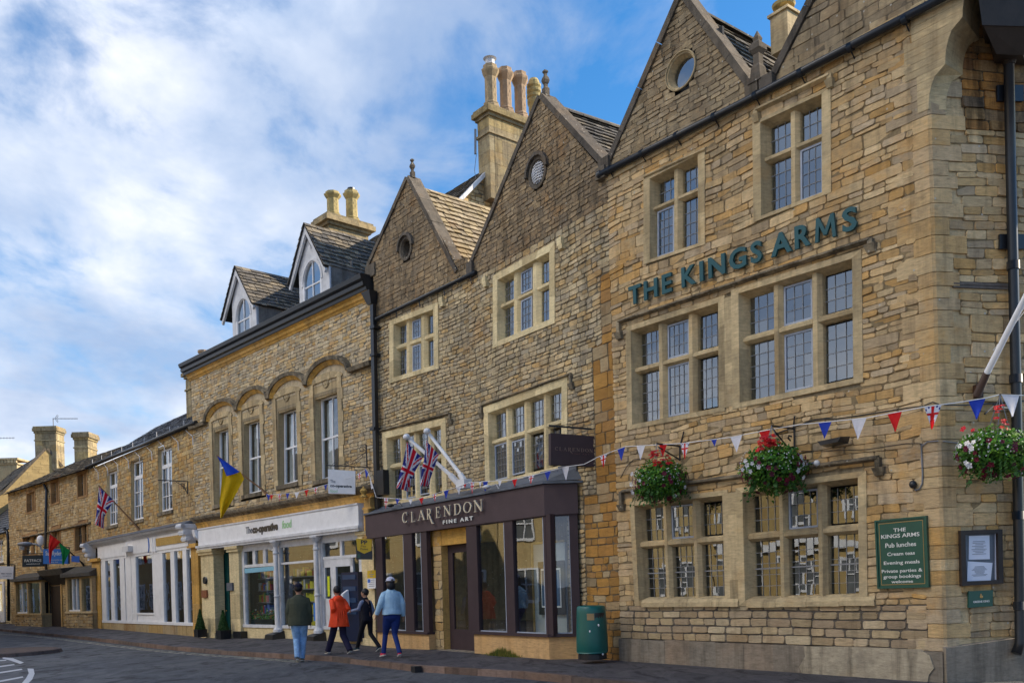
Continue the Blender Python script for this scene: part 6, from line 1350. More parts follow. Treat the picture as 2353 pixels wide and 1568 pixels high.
# posters in the store window
def sheet(P, q, d, c, name, label, cat='poster', th=.006, parent=None):
    f, W_, H_ = frame(P, q, d); m = MB(); m.cur = c; m.bar(P, f, 0, 1, 0, 1, d - th, d); return obj(name, m, M_ATTR, parent, label, cat), f
sheet(PFo, [(562, 1305), (632, 1299), (632, 1309), (562, 1316)], .2, (.22, .45, .58), 'window_strip', 'pale blue advertising strip across the top of the store window')
sheet(PFo, [(752, 1323), (757, 1322), (758, 1368), (753, 1369)], .19, (.62, .68, .03), 'window_strip', 'narrow yellow vertical strip on the white store door')
sheet(PFo, [(720, 1384), (728, 1383), (728, 1424), (721, 1425)], .15, (.05, .18, .55), 'window_poster', 'blue and white poster hung on the second white column')
lk = thing('parcel_locker', PFo.w(PFo.uv(805, 1440, .3)[0], .1, 0), 'dark blue parcel locker standing beside the white store door', 'locker', rot=PFo.phi)
m = MB(); a, b = PFo.uv(786, 1400, -.0)[0], PFo.uv(824, 1400, -.0)[0]; zt2 = PFo.uv(805, 1313, 0)[1]; m.box(PFo, a, b, .0, .19, .1, zt2); obj('cabinet', m, plain('locker_blue', (.004, .012, .045), .35, .1), lk)
m = MB()
for k in range(4): z = lerp(.9, zt2 - .15, k / 3.2); m.box(PFo, a + .1, b - .1, -.02, -.001, z, z + .14)
obj('shelf_front', m, plain('locker_grey', (.02, .05, .12), .4, .1), lk)
m = MB(); m.hexa([PFo.w(a + .3, -.22, 1.5), PFo.w(a + .42, -.22, 1.5), PFo.w(a + .48, -.22, .95), PFo.w(a + .36, -.22, .95)], [PFo.w(a + .3, -.02, 1.62), PFo.w(a + .42, -.02, 1.62), PFo.w(a + .48, -.02, .95), PFo.w(a + .36, -.02, .95)]); obj('side_panel', m, M_WHITE, lk)
# cast columns
for x0, y1 in ((636, 1445), (729, 1452)):
    m = MB(); s_ = PFo.uv(x0, 1400, .05)[0]; o = PFo.w(s_, .07, .0); zc = zt_; m.loft(o, [(.16, .30), (.16, .38), (.11, .45), (.085, .5), (.078, 1.45), (.105, 1.47), (.105, 1.51), (.075, 1.53), (.068, zc - .45), (.10, zc - .42), (.10, zc - .37), (.07, zc - .35), (.075, zc - .2), (.16, zc - .08), (.20, zc - .04), (.20, zc)], 12, smooth=False)
    cl_ = obj('column', m, M_WDIRT, ob); m = MB(); m.hexa([PFo.w(s_ - .30, -.25, .22), PFo.w(s_ + .22, -.25, .22), PFo.w(s_ + .30, -.3, -.15), PFo.w(s_ - .36, -.3, -.15)], [PFo.w(s_ - .25, .2, .34), PFo.w(s_ + .2, .2, .34), PFo.w(s_ + .3, .2, -.15), PFo.w(s_ - .36, .2, -.15)]); obj('base_block', m, M_BLACK, cl_)
m = MB(); s0, s1 = PFo.uv(538, 1450, 0)[0], PFo.uv(556, 1450, 0)[0]; m.box(PFo, s0, s1, -.05, .3, -.2, .28); obj('base_block', m, M_BLACK, ob)
# carved corner console
m = MB(); s_ = PFo.uv(845, 1190, .1)[0]
for k, (w_, z0, z1) in enumerate(((.20, -.5, -.42), (.13, -.42, .55), (.22, .55, .62), (.16, .62, .95), (.20, .95, 1.0))): m.box(PFo, s_ - w_, s_ + w_, .02 + .02 * k, .4, zf0 + z0 * .8, zf0 + z1 * .8, stonec())
m.loft(PFo.w(s_, -.02, zf0 + .78), [(.12, 0), (.06, .08), (.12, .18), (.05, .26), (.01, .32)], 8); obj('console', m, M_OCH, ob)
# signs on the food store
def plate(P, q, d, mat, name, label, cat='sign', th=.02):
    f, W_, H_ = frame(P, q, d); t = thing(name, P.w(*(lambda g: (g[0], d, g[1]))(f(.5, 1))), label, cat, rot=P.phi); m = MB(); m.bar(P, f, 0, 1, 0, 1, d - th, d); obj('plate', m, mat, t); return t, f, d - th
M_YEL = plain('sign_yellow', (.62, .40, .02), .5, .04); M_SBLUE = plain('sign_blue', (.04, .14, .50), .45, .05)
PP = Plane(at(835, 1260, PO.hit(858, 1260, -.5).y).to_2d(), radians(2)); t = thing('projecting_sign', PO.w(PO.uv(862, 1280)[0], -.1, PO.uv(862, 1280)[1]), 'yellow and black projecting payment sign beside the gallery window', 'sign')
f, W_, H_ = frame(PP, [(818, 1236), (855, 1238), (855, 1284), (818, 1284)], 0); m = MB(); m.bar(PP, f, 0, 1, .35, 1, .0, .1); obj('board', m, M_BLACK, t)
m = MB(); pf = [(0, 0), (.96, 0), (.96, .56), (.5, .72), (.08, .56)]; m.add([PP.w(*(lambda g: (g[0], -.012, g[1]))(f(a, b))) for a, b in pf] + [PP.w(*(lambda g: (g[0], .1, g[1]))(f(a, b))) for a, b in pf], [(0, 1, 2, 3, 4)] + [(i, (i + 1) % 5, 5 + (i + 1) % 5, 5 + i) for i in range(5)]); obj('shield', m, M_YEL, t)
m = MB(); text_on(m, PP, None, 'PP', -.014, th=.003, offset=.03, f=sub(f, .3, .7, .06, .26)); text_on(m, PP, None, 'Pay', -.014, th=.003, f=sub(f, .3, .62, .31, .42)); text_on(m, PP, None, 'Point', -.014, th=.003, f=sub(f, .28, .75, .44, .54)); obj('lettering', m, M_BLACK, t)
m = MB(); m.bar(PP, f, .08, .26, .74, .92, -.004, -.0005); obj('cash_mark', m, M_GREEN, t)
t, f, dd = plate(PFo, [(845, 1310), (864, 1308), (864, 1326), (845, 1327)], .05, M_YEL, 'parking_sign', 'small yellow plate above the white parking plate')
m = MB(); text_on(m, PFo, None, 'P', dd - .001, th=.003, f=sub(f, .42, .58, .12, .34)); m.bar(PFo, f, .2, .8, .48, .56, dd - .004, dd - .001); m.bar(PFo, f, .35, .65, .72, .82, dd - .004, dd - .001); obj('lettering', m, M_INK, t)
t, f, dd = plate(PFo, [(845, 1328), (864, 1327), (864, 1350), (845, 1351)], .05, M_WHITE, 'parking_sign', 'white parking plate with a blue letter below the yellow plate')
m = MB(); m.bar(PFo, f, .06, .38, .06, .42, dd - .003, dd - .001); obj('blue_square', m, M_SBLUE, t); m = MB()
for k in range(4): m.bar(PFo, f, .45 if k < 2 else .2, .9, .12 + .2 * k, .19 + .2 * k, dd - .004, dd - .001)
obj('lettering', m, M_INK, t)
for q, mat, lab, nm in (([(466, 1325), (473, 1324), (474, 1339), (467, 1340)], M_BLACK, 'round black plaque on the stone pier left of the teal door', 'wall_plaque'), ([(463, 1355), (474, 1354), (475, 1371), (464, 1372)], plain('copper_box', (.25, .09, .04), .5, .1), 'copper coloured letter box on the pier beside the teal door', 'letter_box'), ([(521, 1338), (533, 1337), (534, 1355), (522, 1356)], M_LEAD, 'dark grey name plate on the pier right of the teal door', 'wall_plaque')):
    f, W_, H_ = frame(PFo, q, .02); m = MB()
    if 'round' in lab:
        c_ = f(.5, .5); m.tube([PFo.w(c_[0], .07, c_[1]), PFo.w(c_[0], .0, c_[1])], W_ * .5, 16)
    else: m.bar(PFo, f, 0, 1, 0, 1, -.0, .07)
    obj(nm, m, mat, None, lab, 'plaque' if 'plaque' in nm else 'letter box')
# projecting white box sign with a scrolled iron bracket
PB = Plane(at(790, 1100, PO.hit(842, 1070, 0).y - .35).to_2d(), radians(4)); t = thing('hanging_sign', PO.w(PO.uv(843, 1072)[0], 0, PO.uv(843, 1072)[1]), 'white box sign with grey and green store name under a scrolled iron bracket', 'sign')
f, W_, H_ = frame(PB, [(753, 1077), (816, 1081), (816, 1134), (754, 1132)], 0); m = MB(); m.bar(PB, f, 0, 1, 0, 1, 0, .14); obj('box', m, M_WHITE, t)
m = MB(); text_on(m, PB, None, 'The', -.002, th=.003, f=sub(f, .08, .27, .43, .56)); obj('lettering', m, M_LEAD, t)
m = MB(); text_on(m, PB, None, 'co-operative', -.002, th=.003, offset=.03, f=sub(f, .08, .87, .62, .77)); obj('lettering', m, M_BLACK, t)
m = MB(); text_on(m, PB, None, 'food', -.002, th=.003, f=sub(f, .08, .34, .83, .96)); obj('lettering', m, plain('pale_green2', (.35, .6, .32), .5, .03), t)
m = MB(); h_ = lambda x, y: PB.hit(x, y, .07)
m.tube([h_(748, 1068), h_(853, 1073)], .016, 5); m.tube([h_(841, 1020), h_(843, 1073)], .022, 5)
def spiral(cx_, cy_, r, t0, turns, n=16): return [h_(cx_ + cos(t0 + turns * 2 * pi * k / n) * r * (1 - .75 * k / n), cy_ + sin(t0 + turns * 2 * pi * k / n) * r * (1 - .75 * k / n)) for k in range(n + 1)]
m.tube(spiral(832, 1032, 9, .2, -1.3), .010, 4); m.tube(spiral(770, 1072 - 5, 6, 2.8, 1.2), .008, 4); m.tube(spiral(815, 1064, 6, 2.8, 1.2), .008, 4); m.tube(spiral(796, 1066, 5, 2.8, 1.2), .008, 4)
m.tube([h_(775, 1069), h_(795, 1065), h_(815, 1056), h_(830, 1045), h_(840, 1038)], .010, 4); m.tube([h_(806, 1066), h_(822, 1060), h_(832, 1050), h_(833, 1044)], .008, 4)
for x in (760, 808): m.tube([h_(x, 1070), h_(x, 1080)], .008, 4)
obj('bracket', m, M_IRON, t)

# ================================================================== WHITE FRONTED SHOP
ws = thing('white_fronted_shop', PS, 'low stone building with tall white upper windows over a white timber shopfront', 'building')
sS0 = PS.uv(209, 1250)[0]; zeS = (PS.uv(210, 1075)[1] + PS.uv(449, 976)[1]) / 2; zsS = (PS.uv(210, 1250)[1] + PS.uv(428, 1208)[1]) / 2
holes = []
for q in ([(252, 1086), (276, 1078), (277, 1203), (253, 1208)], [(308, 1062), (335, 1053), (337, 1190), (309, 1197)], [(371, 1035), (402, 1024), (404, 1170), (373, 1177)]):
    _, h, f, *_ = reveal_window(PS, q, ws, d=.14, fw=.08, vb=((.5, .10, .02, .98), (.27, .03, .30, .96), (.73, .03, .30, .96)), hb=((.27, .16, .04, .96), (.52, .03, .05, .95), (.75, .03, .05, .95)), wall=M_ASH); holes.append(h)
m = MB(); masonry(m, PS, [(sS0, zsS - .2), (0, zsS - .2), (0, zeS), (sS0, zeS)], holes, h=(.11, .18), w=(.2, .45), gap=.010, prot=(.002, .014), wave=.004); obj('wall', m, M_S, ws)
gS = [PS.w(*(lambda g: (g[0], -.14, g[1]))(PS.uv(x, y, -.14))) for x, y in ((198, 1073), (325, 1022), (450, 970))]
m = MB(); m.tube(gS, .085, 8); obj('gutter', m, M_BLACK, ws)
m = MB(); 
for k in range(9):
    q_ = gS[0].lerp(gS[2], (k + .7) / 9.5); m.tube([q_ + Vector((0, 0, .28)), q_ + Vector((0, 0, -.02)), q_ + Vector((.05, .05, -.12)), q_ + PS.w(1, .1, 0) * 0 + Vector((.5, -.5, -.45))], .014, 4)
    m.tube([q_ + Vector((.5, -.5, -.45)), q_ + Vector((.52, -.52, -.8))], .02, 4)
obj('gutter_bracket', m, M_WDIRT, ws)
rd = 3.6; zr_ = (PS.uv(410, 954, rd)[1] + PS.uv(300, 1010, rd)[1]) / 2
m = MB(); tiles(m, PS.w(sS0 - .1, -.1, zeS + .02), PS.w(0, -.1, zeS + .02), PS.w(0, rd, zr_), PS.w(sS0 - .1, rd, zr_), row=.26, w=(.25, .4), th=.012); obj('roof', m, M_BSLATE, ws)
dc2 = 1.7; sx0, sx1 = PS.uv(427, 900, dc2)[0], PS.uv(449, 900, dc2)[0]; za = PS.uv(432, 868, dc2)[1]; zbm = PS.uv(432, 950, dc2)[1]
st2 = stack(PS, sx0, sx1, dc2, dc2 + 1.2, zbm - .6, za, ws, mat=M_CHIM, cap=.16, capz=.35, blockh=.3)
o_ = PS.w(sx1 - .25, dc2 + .5, za + .35); chimney_pot(o_, at(446, 806, o_.y).z - o_.z, .24, st2, M_POTR, 2)
bd = MB(); bd.box(PS, sS0 + .1, -.1, 1.5, 6, 0, zeS - .2); obj('rear_wall', bd, M_S, ws)
PFs = Plane(PS.w(0, -.18, 0).to_2d(), PS.phi)
run(PFs, PFs.uv(199, 1250)[0], PFs.uv(430, 1210)[0], [(.25, 0), (0, 0), (-.05, .08), (-.18, .14), (-.24, .22), (.25, .30)], zsS - .22, 5, M_WDIRT, 'cornice', ws)
run(PFs, PFs.uv(199, 1250)[0], PFs.uv(436, 1210)[0], [(.25, .3), (-.26, .22), (-.26, .26), (.25, .46)], zsS - .215, 6, M_LEAD, 'lead_flashing', ws)
zf_b = PFs.uv(225, 1284)[1]; m = MB(); a, b = PFs.uv(224, 1270)[0], PFs.uv(434, 1250)[0]; m.box(PFs, a, b, .0, .2, zf_b, zsS - .22)
for x in (290, 351, 356): s_ = PFs.uv(x, 1260)[0]; m.box(PFs, s_ - .07, s_ + .07, -.03, .01, zf_b - .05, zsS - .23)
obj('fascia', m, M_WHITE, ws)
m = MB(); f, W_, H_ = frame(PFs, [(359, 1236), (430, 1225), (432, 1243), (360, 1254)], -.0); m.bar(PFs, f, 0, 1, 0, 1, -.03, -.003); obj('fascia_panel', m, M_OCH, ws)
m = MB(); c_ = PFs.uv(341, 1251); 
for k in range(8):
    t0, t1 = -1.2 + 2.4 * k / 8, -1.2 + 2.4 * (k + 1) / 8; o = lambda t, r: (c_[0] + cos(t) * r - .1, c_[1] + sin(t) * r * 1.5)
    q = [o(t0, .24), o(t1, .24), o(t1, .14 + .08 * abs(t1) / 1.2), o(t0, .14 + .08 * abs(t0) / 1.2)]; m.hexa([PFs.w(x, -.03, z) for x, z in q], [PFs.w(x, -.002, z) for x, z in q])
obj('crescent_logo', m, M_SBLUE, None, 'dark blue crescent shaped mark on the white shop fascia', 'sign')
m = MB(); f, W_, H_ = frame(PFs, [(291, 1255), (305, 1253), (305, 1266), (291, 1267)], -.0); m.bar(PFs, f, 0, 1, 0, 1, -.22, -.002); obj('alarm_box', m, M_WDIRT, None, 'small grey alarm box on the white shop fascia', 'alarm box')
for xc in (210, 438):                                        # scrolled brackets
    m = MB(); s_ = PFs.uv(xc, 1265)[0]; zz = (PFs.uv(210, 1248)[1])
    for k, (w_, d_, z0, z1) in enumerate(((.30, -.45, -.18, 0), (.24, -.36, -.42, -.18), (.20, -.26, -.66, -.42), (.16, -.16, -.86, -.66))): m.box(PFs, s_ - w_, s_ + w_, d_, .15, zz + z0, zz + z1)
    for k in range(3): m.tube([PFs.w(s_ - .3, -.38 + .1 * k, zz - .1 - .24 * k), PFs.w(s_ + .3, -.38 + .1 * k, zz - .1 - .24 * k)], .1, 8)
    obj('bracket', m, M_WHITE, ws)
for x0, x1 in ((213, 231), (442, 458)):
    s0, s1 = PFs.uv(x0, 1350)[0], PFs.uv(x1, 1350)[0]; m = MB()
    for k in range(5): m.box(PFs, s0, s1, -.02, .4, lerp(-.2, zf_b - .1, k / 5), lerp(-.2, zf_b - .1, (k + 1) / 5) - .004, stonec())
    m.box(PFs, s0 - .1, s1 + .1, -.14, .4, zf_b - .1, zf_b + .06, stonec()); obj('pier', m, M_OCH, ws)
zb_s = PFs.uv(300, 1428, .05)[1]; m = MB(); a, b = PFs.uv(232, 1350, .05)[0], PFs.uv(443, 1350, .05)[0]
for k in range(7): m.box(PFs, lerp(a, b, k / 7) + .004, lerp(a, b, (k + 1) / 7) - .004, .03, .4, -.3, zb_s - .06, stonec())
obj('stall_riser', m, M_S, ws)
m = MB()
def sg2(x0, x1, z0, z1, d0=.05, d1=.16): m.box(PFs, PFs.uv(x0, 1350, d0)[0], PFs.uv(x1, 1350, d0)[0], d0, d1, z0, z1)
sg2(232, 445, zb_s - .06, zb_s + .06, .0); sg2(232, 443, zf_b - .12, zf_b + .05, .03)
for x0, x1 in ((232, 243), (254, 262), (276, 287), (289, 302), (303, 313), (351, 375), (393, 402), (421, 430), (443, 446)): sg2(x0, x1, zb_s, zf_b, .04, .15)
zt3 = PFs.uv(330, 1409, .1)[1]; sg2(302, 352, zb_s, zt3, .07, .15); sg2(302, 352, zt3 - .03, zt3 + .05, .03, .15)
sf_ = obj('shop_frame', m, M_WHITE, ws)
for x0, x1 in ((240, 290), (310, 353), (372, 444)):
    m = MB(); a, b = PFs.uv(x0, 1350, .1)[0], PFs.uv(x1, 1350, .1)[0]; m.face([PFs.w(a, .11, zb_s), PFs.w(b, .11, zb_s), PFs.w(b, .11, zf_b), PFs.w(a, .11, zf_b)]); obj('pane', m, M_GLASS, sf_)
m = MB(); a, b = PFs.uv(232, 1350, .05)[0], PFs.uv(443, 1350, .05)[0]; m.box(PFs, a, b, 1.3, 1.35, 0, zf_b); obj('interior_wall', m, M_ROOM, sf_)
t = thing('sign_bracket', PS.w(PS.uv(430, 1134)[0], 0, PS.uv(430, 1134)[1]), 'empty wrought iron sign arm on the wall between the tall white windows and arched shop', 'bracket', rot=PS.phi)
Pq = Plane(at(400, 1110, PS.hit(430, 1104, 0).y - .5).to_2d(), 0.0); h_ = lambda x, y: Pq.hit(x, y, .0)
m = MB(); m.tube([h_(363, 1102), h_(430, 1105)], .025, 4); m.tube([h_(431, 1104), h_(431, 1134)], .025, 4); m.tube([h_(404, 1106), h_(415, 1112), h_(425, 1122), h_(430, 1132)], .018, 4); obj('arm', m, M_IRON, t)
m = MB(); m.tube(spiral(419, 1112, 5, 0, 1.2, 10), .014, 4); m.tube(spiral(424, 1120, 4, 0, 1.2, 10), .014, 4); obj('scroll', m, M_IRON, t)
t = thing('topiary_planter', PFo.w(PFo.uv(461, 1455, -.2)[0], -.3, 0), 'conical clipped shrub in a dark tub left of the teal door', 'planter', 'cone topiary tubs by the teal door')
def topiary(P, x0, x1, xt, ytop, yb, potx0, potx1, potb, t, d):
    s_ = P.uv(xt, 1440, d)[0]; zt, zb = P.uv(xt, ytop, d)[1], P.uv(xt, yb, d)[1]; kd = P.hit(xt, 1440, d).y / F; r = (x1 - x0) / 2 * kd; pr = (potx1 - potx0) / 2 * kd; pz = P.uv(xt, potb, d)[1]
    m = MB(); m.loft(P.w(s_, d, pz), [(pr * .95, 0), (pr * 1.05, zb - pz), (pr * .95, zb - pz), (pr * .9, zb - pz - .05)], 4, rot=P.phi); obj('pot', m, M_BLACK, t)
    m = MB()
    for k in range(1500):
        h_ = R() ** 1.25; rr = r * (1 - h_) * U(.80, 1.06) + .015; th = U(0, 6.28); o = P.w(s_, d, lerp(zb, zt, h_)) + Vector((cos(th) * rr, sin(th) * rr, 0)); a = Vector((U(-1, 1), U(-1, 1), U(-.5, 1))).normalized() * U(.025, .045); b = a.cross(Vector((cos(th), sin(th), .3))).normalized() * .022
        g_ = U(.5, 1.3); m.face([o - b, o + a, o + b, o - a * .5], (.035 * g_, .095 * g_, .022 * g_))
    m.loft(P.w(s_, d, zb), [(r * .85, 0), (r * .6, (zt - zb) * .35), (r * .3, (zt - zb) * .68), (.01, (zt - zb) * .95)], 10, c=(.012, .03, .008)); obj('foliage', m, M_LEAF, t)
M_LEAF = attr_mat('leaves', .6, .15, trans=.2)
topiary(PFo, 449, 471, 460, 1399, 1444, 446, 477, 1462, t, -.25)
t = thing('topiary_planter', PFo.w(PFo.uv(514, 1455, -.2)[0], -.3, 0), 'conical clipped shrub in a dark tub right of the teal door', 'planter', 'cone topiary tubs by the teal door')
topiary(PFo, 503, 526, 513, 1401, 1446, 500, 536, 1466, t, -.25)
# ================================================================== OLD COTTAGES AT THE LEFT
cl = thing('old_cottage', PL, 'old stone cottage row with small mullioned windows, two bay shop windows and a door canopy', 'cottage')
sL_0 = PL.uv(22, 1250)[0]; sL_1 = 0; zeL = (PL.uv(22, 1130)[1] + PL.uv(209, 1076)[1]) / 2
holes = []
M_BRN = stone_mat('brown_surround', [(.30, .17, .07), (.36, .21, .09)], (.2, .1, .05), grime=.3, orange=.3)
for q in ([(69, 1136), (85, 1130), (86, 1170), (70, 1175)], [(125, 1110), (140, 1104), (141, 1150), (126, 1156)], [(187, 1094), (204, 1087), (205, 1135), (188, 1140)], [(60, 1236), (90, 1228), (90, 1268), (61, 1274)], [(127, 1220), (143, 1214), (144, 1256), (128, 1260)], [(180, 1212), (206, 1203), (207, 1258), (181, 1264)]):
    _, h, *_ = mullioned(PL, q, 2, None, cl, mat=M_BRN, mf=.2, d=.14, sp=.05, sw=.22, top=.22, sill=.14, quarry=.3); holes.append(h)
m = MB(); masonry(m, PL, [(sL_0, -.3), (0, -.3), (0, zeL), (sL_0, zeL)], holes, h=(.10, .17), w=(.25, .5), gap=.012, prot=(.002, .02)); obj('wall', m, M_L, cl)
label_mould(PL, [(52, 1234), (208, 1200)], cl, th=.10, pr=.14, stops=False)
rdL = 4.4; zrL = (PL.uv(112, 1084, rdL)[1] + PL.uv(180, 1056, rdL)[1]) / 2
m = MB(); tiles(m, PL.w(sL_0 - .5, -.3, zeL - .1), PL.w(.1, -.3, zeL - .1), PL.w(.1, rdL, zrL), PL.w(sL_0 - .5, rdL, zrL), row=.3, w=(.3, .5)); obj('roof', m, M_SLATE, cl)
pipe_on(PL, [(101, 1112), (107, 1125), (104, 1260), (107, 1330), (108, 1432)], .075, cl)
bd = MB(); bd.box(PL, sL_0 + .1, -.1, 1.5, 7, 0, zeL - .2); obj('rear_wall', bd, M_L, cl)
def bay(P, x0, x1, yr0, yr1, yw0, yw1, yb, d, nl, parent, xm):
    PQ = Plane(P.w(0, -d, 0).to_2d(), P.phi); s0, s1 = PQ.uv(x0, 1370)[0], PQ.uv(x1, 1370)[0]; z = lambda y: PQ.uv((x0 + x1) / 2, y)[1]
    m = MB(); m.hexa([PQ.w(s0 - .2, -.18, z(yr1) + .05), PQ.w(s1 + .2, -.18, z(yr1) + .05), PQ.w(s1 + .2, -.18, z(yr1) - .12), PQ.w(s0 - .2, -.18, z(yr1) - .12)], [PQ.w(s0, d, z(yr0)), PQ.w(s1, d, z(yr0)), PQ.w(s1, d, z(yr1) - .12), PQ.w(s0, d, z(yr1) - .12)]); obj('bay_roof', m, M_SLATE, parent)
    m = MB(); masonry(m, PQ, [(s0, -.3), (s1, -.3), (s1, z(yw1)), (s0, z(yw1))], [], h=(.12, .2), w=(.3, .5), prot=(.0, .015)); m.box(PQ, s0, s1, .0, d, z(yw0), z(yr1) - .05, stonec()); m.box(PQ, s0 - .04, s1 + .04, -.05, d, z(yw1) - .1, z(yw1), stonec())
    m.box(PQ, s1 - .1, s1 - .005, .02, d, -.3, z(yw1) - .1, stonec())
    for a in (s0, PQ.uv(xm, 1370)[0] - .18, s1 - .28): m.box(PQ, a, a + .28, .0, .2, z(yw1), z(yw0), stonec())
    b = obj('bay', m, M_L, parent); m = MB(); m.box(PQ, s0 + .2, s1 - .2, .11, .115, z(yw1), z(yw0)); obj('pane', m, M_GLASS, b)
    m = MB(); xm_ = PQ.uv(xm, 1370)[0]
    for k in range(1, nl): a = lerp(s0 + .28, xm_ - .18, k / nl); m.box(PQ, a - .04, a + .04, .05, .12, z(yw1), z(yw0))
    m.box(PQ, s0 + .28, xm_ - .18, .06, .12, z(yw1), z(yw1) + .08); obj('window_bar', m, M_WHITE, b)
    m = MB(); m.box(PQ, s0 + .1, s1 - .1, d - .03, d - .02, z(yw1), z(yw0)); obj('interior_wall', m, M_ROOM, b)
bay(PL, 33, 95, 1314, 1328, 1338, 1408, 1434, .55, 2, cl, 64); bay(PL, 151, 212, 1298, 1318, 1328, 1403, 1438, .55, 3, cl, 186)
m = MB(); s0, s1 = PL.uv(86, 1320, -.7)[0], PL.uv(142, 1320, -.7)[0]; z0, z1 = PL.uv(110, 1335, -.7)[1], PL.uv(110, 1308, -.7)[1]
m.hexa([PL.w(s0, -.75, z1), PL.w(s1, -.75, z1), PL.w(s1 - .1, -.6, z1 - .3), PL.w(s0 + .1, -.6, z1 - .3)], [PL.w(s0, 0, z1 + .1), PL.w(s1, 0, z1 + .1), PL.w(s1 - .3, 0, z0 - .2), PL.w(s0 + .3, 0, z0 - .2)]); obj('canopy', m, M_SLATE, cl)
m = MB(); s0, s1 = PL.uv(120, 1390, 0)[0], PL.uv(142, 1390, 0)[0]; m.box(PL, s0, s1, -.04, -.02, -.1, PL.uv(130, 1345)[1]); obj('door', m, M_WOODD, cl)
m = MB(); a = PL.uv(116, 1390)[0]; m.box(PL, a - .55, a, -.06, .05, -.1, PL.uv(130, 1345)[1] + .3, stonec()); m.box(PL, s1, s1 + .2, -.06, .05, -.1, PL.uv(130, 1345)[1] + .3, stonec()); obj('door_jamb', m, M_L, cl)
# house with the sunlit gable end behind
PG = Plane(at(107, 1250, 66).to_2d(), PL.phi)                                   # ridge end
ap = PG.uv(107, 1031); 
gh = thing('gable_end_house', PG, 'taller house behind the cottages with a sunlit ochre gable end and broad chimney', 'house')
PGE = Plane(PG.w(0, 0, 0).to_2d(), PG.phi + pi / 2 - radians(6))
lft = PGE.uv(10, 1130); rgt = PGE.uv(142, 1072); ap = PGE.uv(107, 1031)
zlo = lft[1]; 
m = MB(); masonry(m, PGE, [(lft[0] - 3, 2), (rgt[0] + 6, 2), (rgt[0] + 6, rgt[1] - .2), (rgt[0], rgt[1]), (ap[0], ap[1]), lft, (lft[0] - 3, lft[1] - 2.6)], [], h=(.16, .26), w=(.3, .6), gap=.012, prot=(.0, .01)); obj('gable_wall', m, plain('sunny_gable', (.42, .30, .13), .9, .25, 1.2, bump=.4, dirt=.3), gh)
m = MB(); coping(m, PGE, [(lft[0] - 3, lft[1] - 2.6), lft, ap, rgt], w=.5, th=.14, out=.05); obj('coping', m, M_COPE, gh)
n_ = PGE.n; 
def gw(s, d, z): return PGE.w(s, d, z)
m = MB(); tiles(m, gw(lft[0] - 3, 12, lft[1] - 2.7), gw(lft[0] - 3, .1, lft[1] - 2.7), gw(ap[0], .1, ap[1] - .1), gw(ap[0], 12, ap[1] - .1), row=.4, w=(.3, .6)); obj('roof', m, M_SLATE, gh)
def simple_chimney(P, x0, x1, yt, yb, capx0, capx1, d, depth, parent, mat, nm='chimney'):
    s0, s1 = P.uv(x0, 1050, d)[0], P.uv(x1, 1050, d)[0]; zt = P.uv(x0, yt, d)[1]; zb = P.uv(x0, yb, d)[1]
    return stack(P, s0, s1, d, d + depth, zb, zt, parent, mat=mat, cap=(P.uv(capx1, 1050, d)[0] - s1) * .8, capz=.5, blockh=.45)
PZ = Plane(PG.w(0, 0, 0).to_2d(), 0.0)
simple_chimney(PZ, 81, 130, 995, 1080, 75, 135, .3, 1.2, gh, M_CHIM)
t = thing('tv_aerial', PZ.w(PZ.uv(123, 980)[0], .5, PZ.uv(123, 982, .5)[1]), 'long television aerial above the broad chimney of the gable end house', 'aerial')
hh = lambda x, y: PZ.hit(x, y, .6)
m = MB(); m.tube([hh(123, 985), hh(122, 960)], .03, 4); obj('mast', m, M_LEADC, t); m = MB(); m.tube([hh(121, 961), hh(179, 961)], .025, 4)
for k in range(14): x = 135 + k * 3.2; m.tube([hh(x, 959.5), hh(x, 962.5)], .012, 4)
for a, b in (((126, 961), (132, 952)), ((126, 961), (133, 970)), ((130, 961), (134, 954)), ((130, 961), (134, 968))): m.tube([hh(*a), hh(*b)], .02, 4)
obj('rods', m, M_LEADC, t)
# second chimney house
PZ2 = Plane(at(187, 1200, 60).to_2d(), 0.0); rh = thing('rear_house', PZ2, 'hidden rear house whose flared ashlar chimney shows above the slate roof', 'house')
simple_chimney(PZ2, 171, 203, 1010, 1068, 164, 209, 0, 1.3, rh, M_CHIM); m = MB(); a, b = PZ2.uv(120, 1100)[0], PZ2.uv(240, 1100)[0]; m.box(PZ2, a, b, .2, 4, 0, PZ2.uv(187, 1072)[1]); obj('wall', m, M_L, rh)
m = MB(); m.hexa([PZ2.w(a, 0, PZ2.uv(187, 1078)[1]), PZ2.w(b, 0, PZ2.uv(187, 1078)[1]), PZ2.w(b, 2, PZ2.uv(187, 1063)[1]), PZ2.w(a, 2, PZ2.uv(187, 1063)[1])], [PZ2.w(a, 4, PZ2.uv(187, 1085)[1]), PZ2.w(b, 4, PZ2.uv(187, 1085)[1]), PZ2.w(b, 2.1, PZ2.uv(187, 1065)[1]), PZ2.w(a, 2.1, PZ2.uv(187, 1065)[1])]); obj('roof', m, M_SLATE, rh)
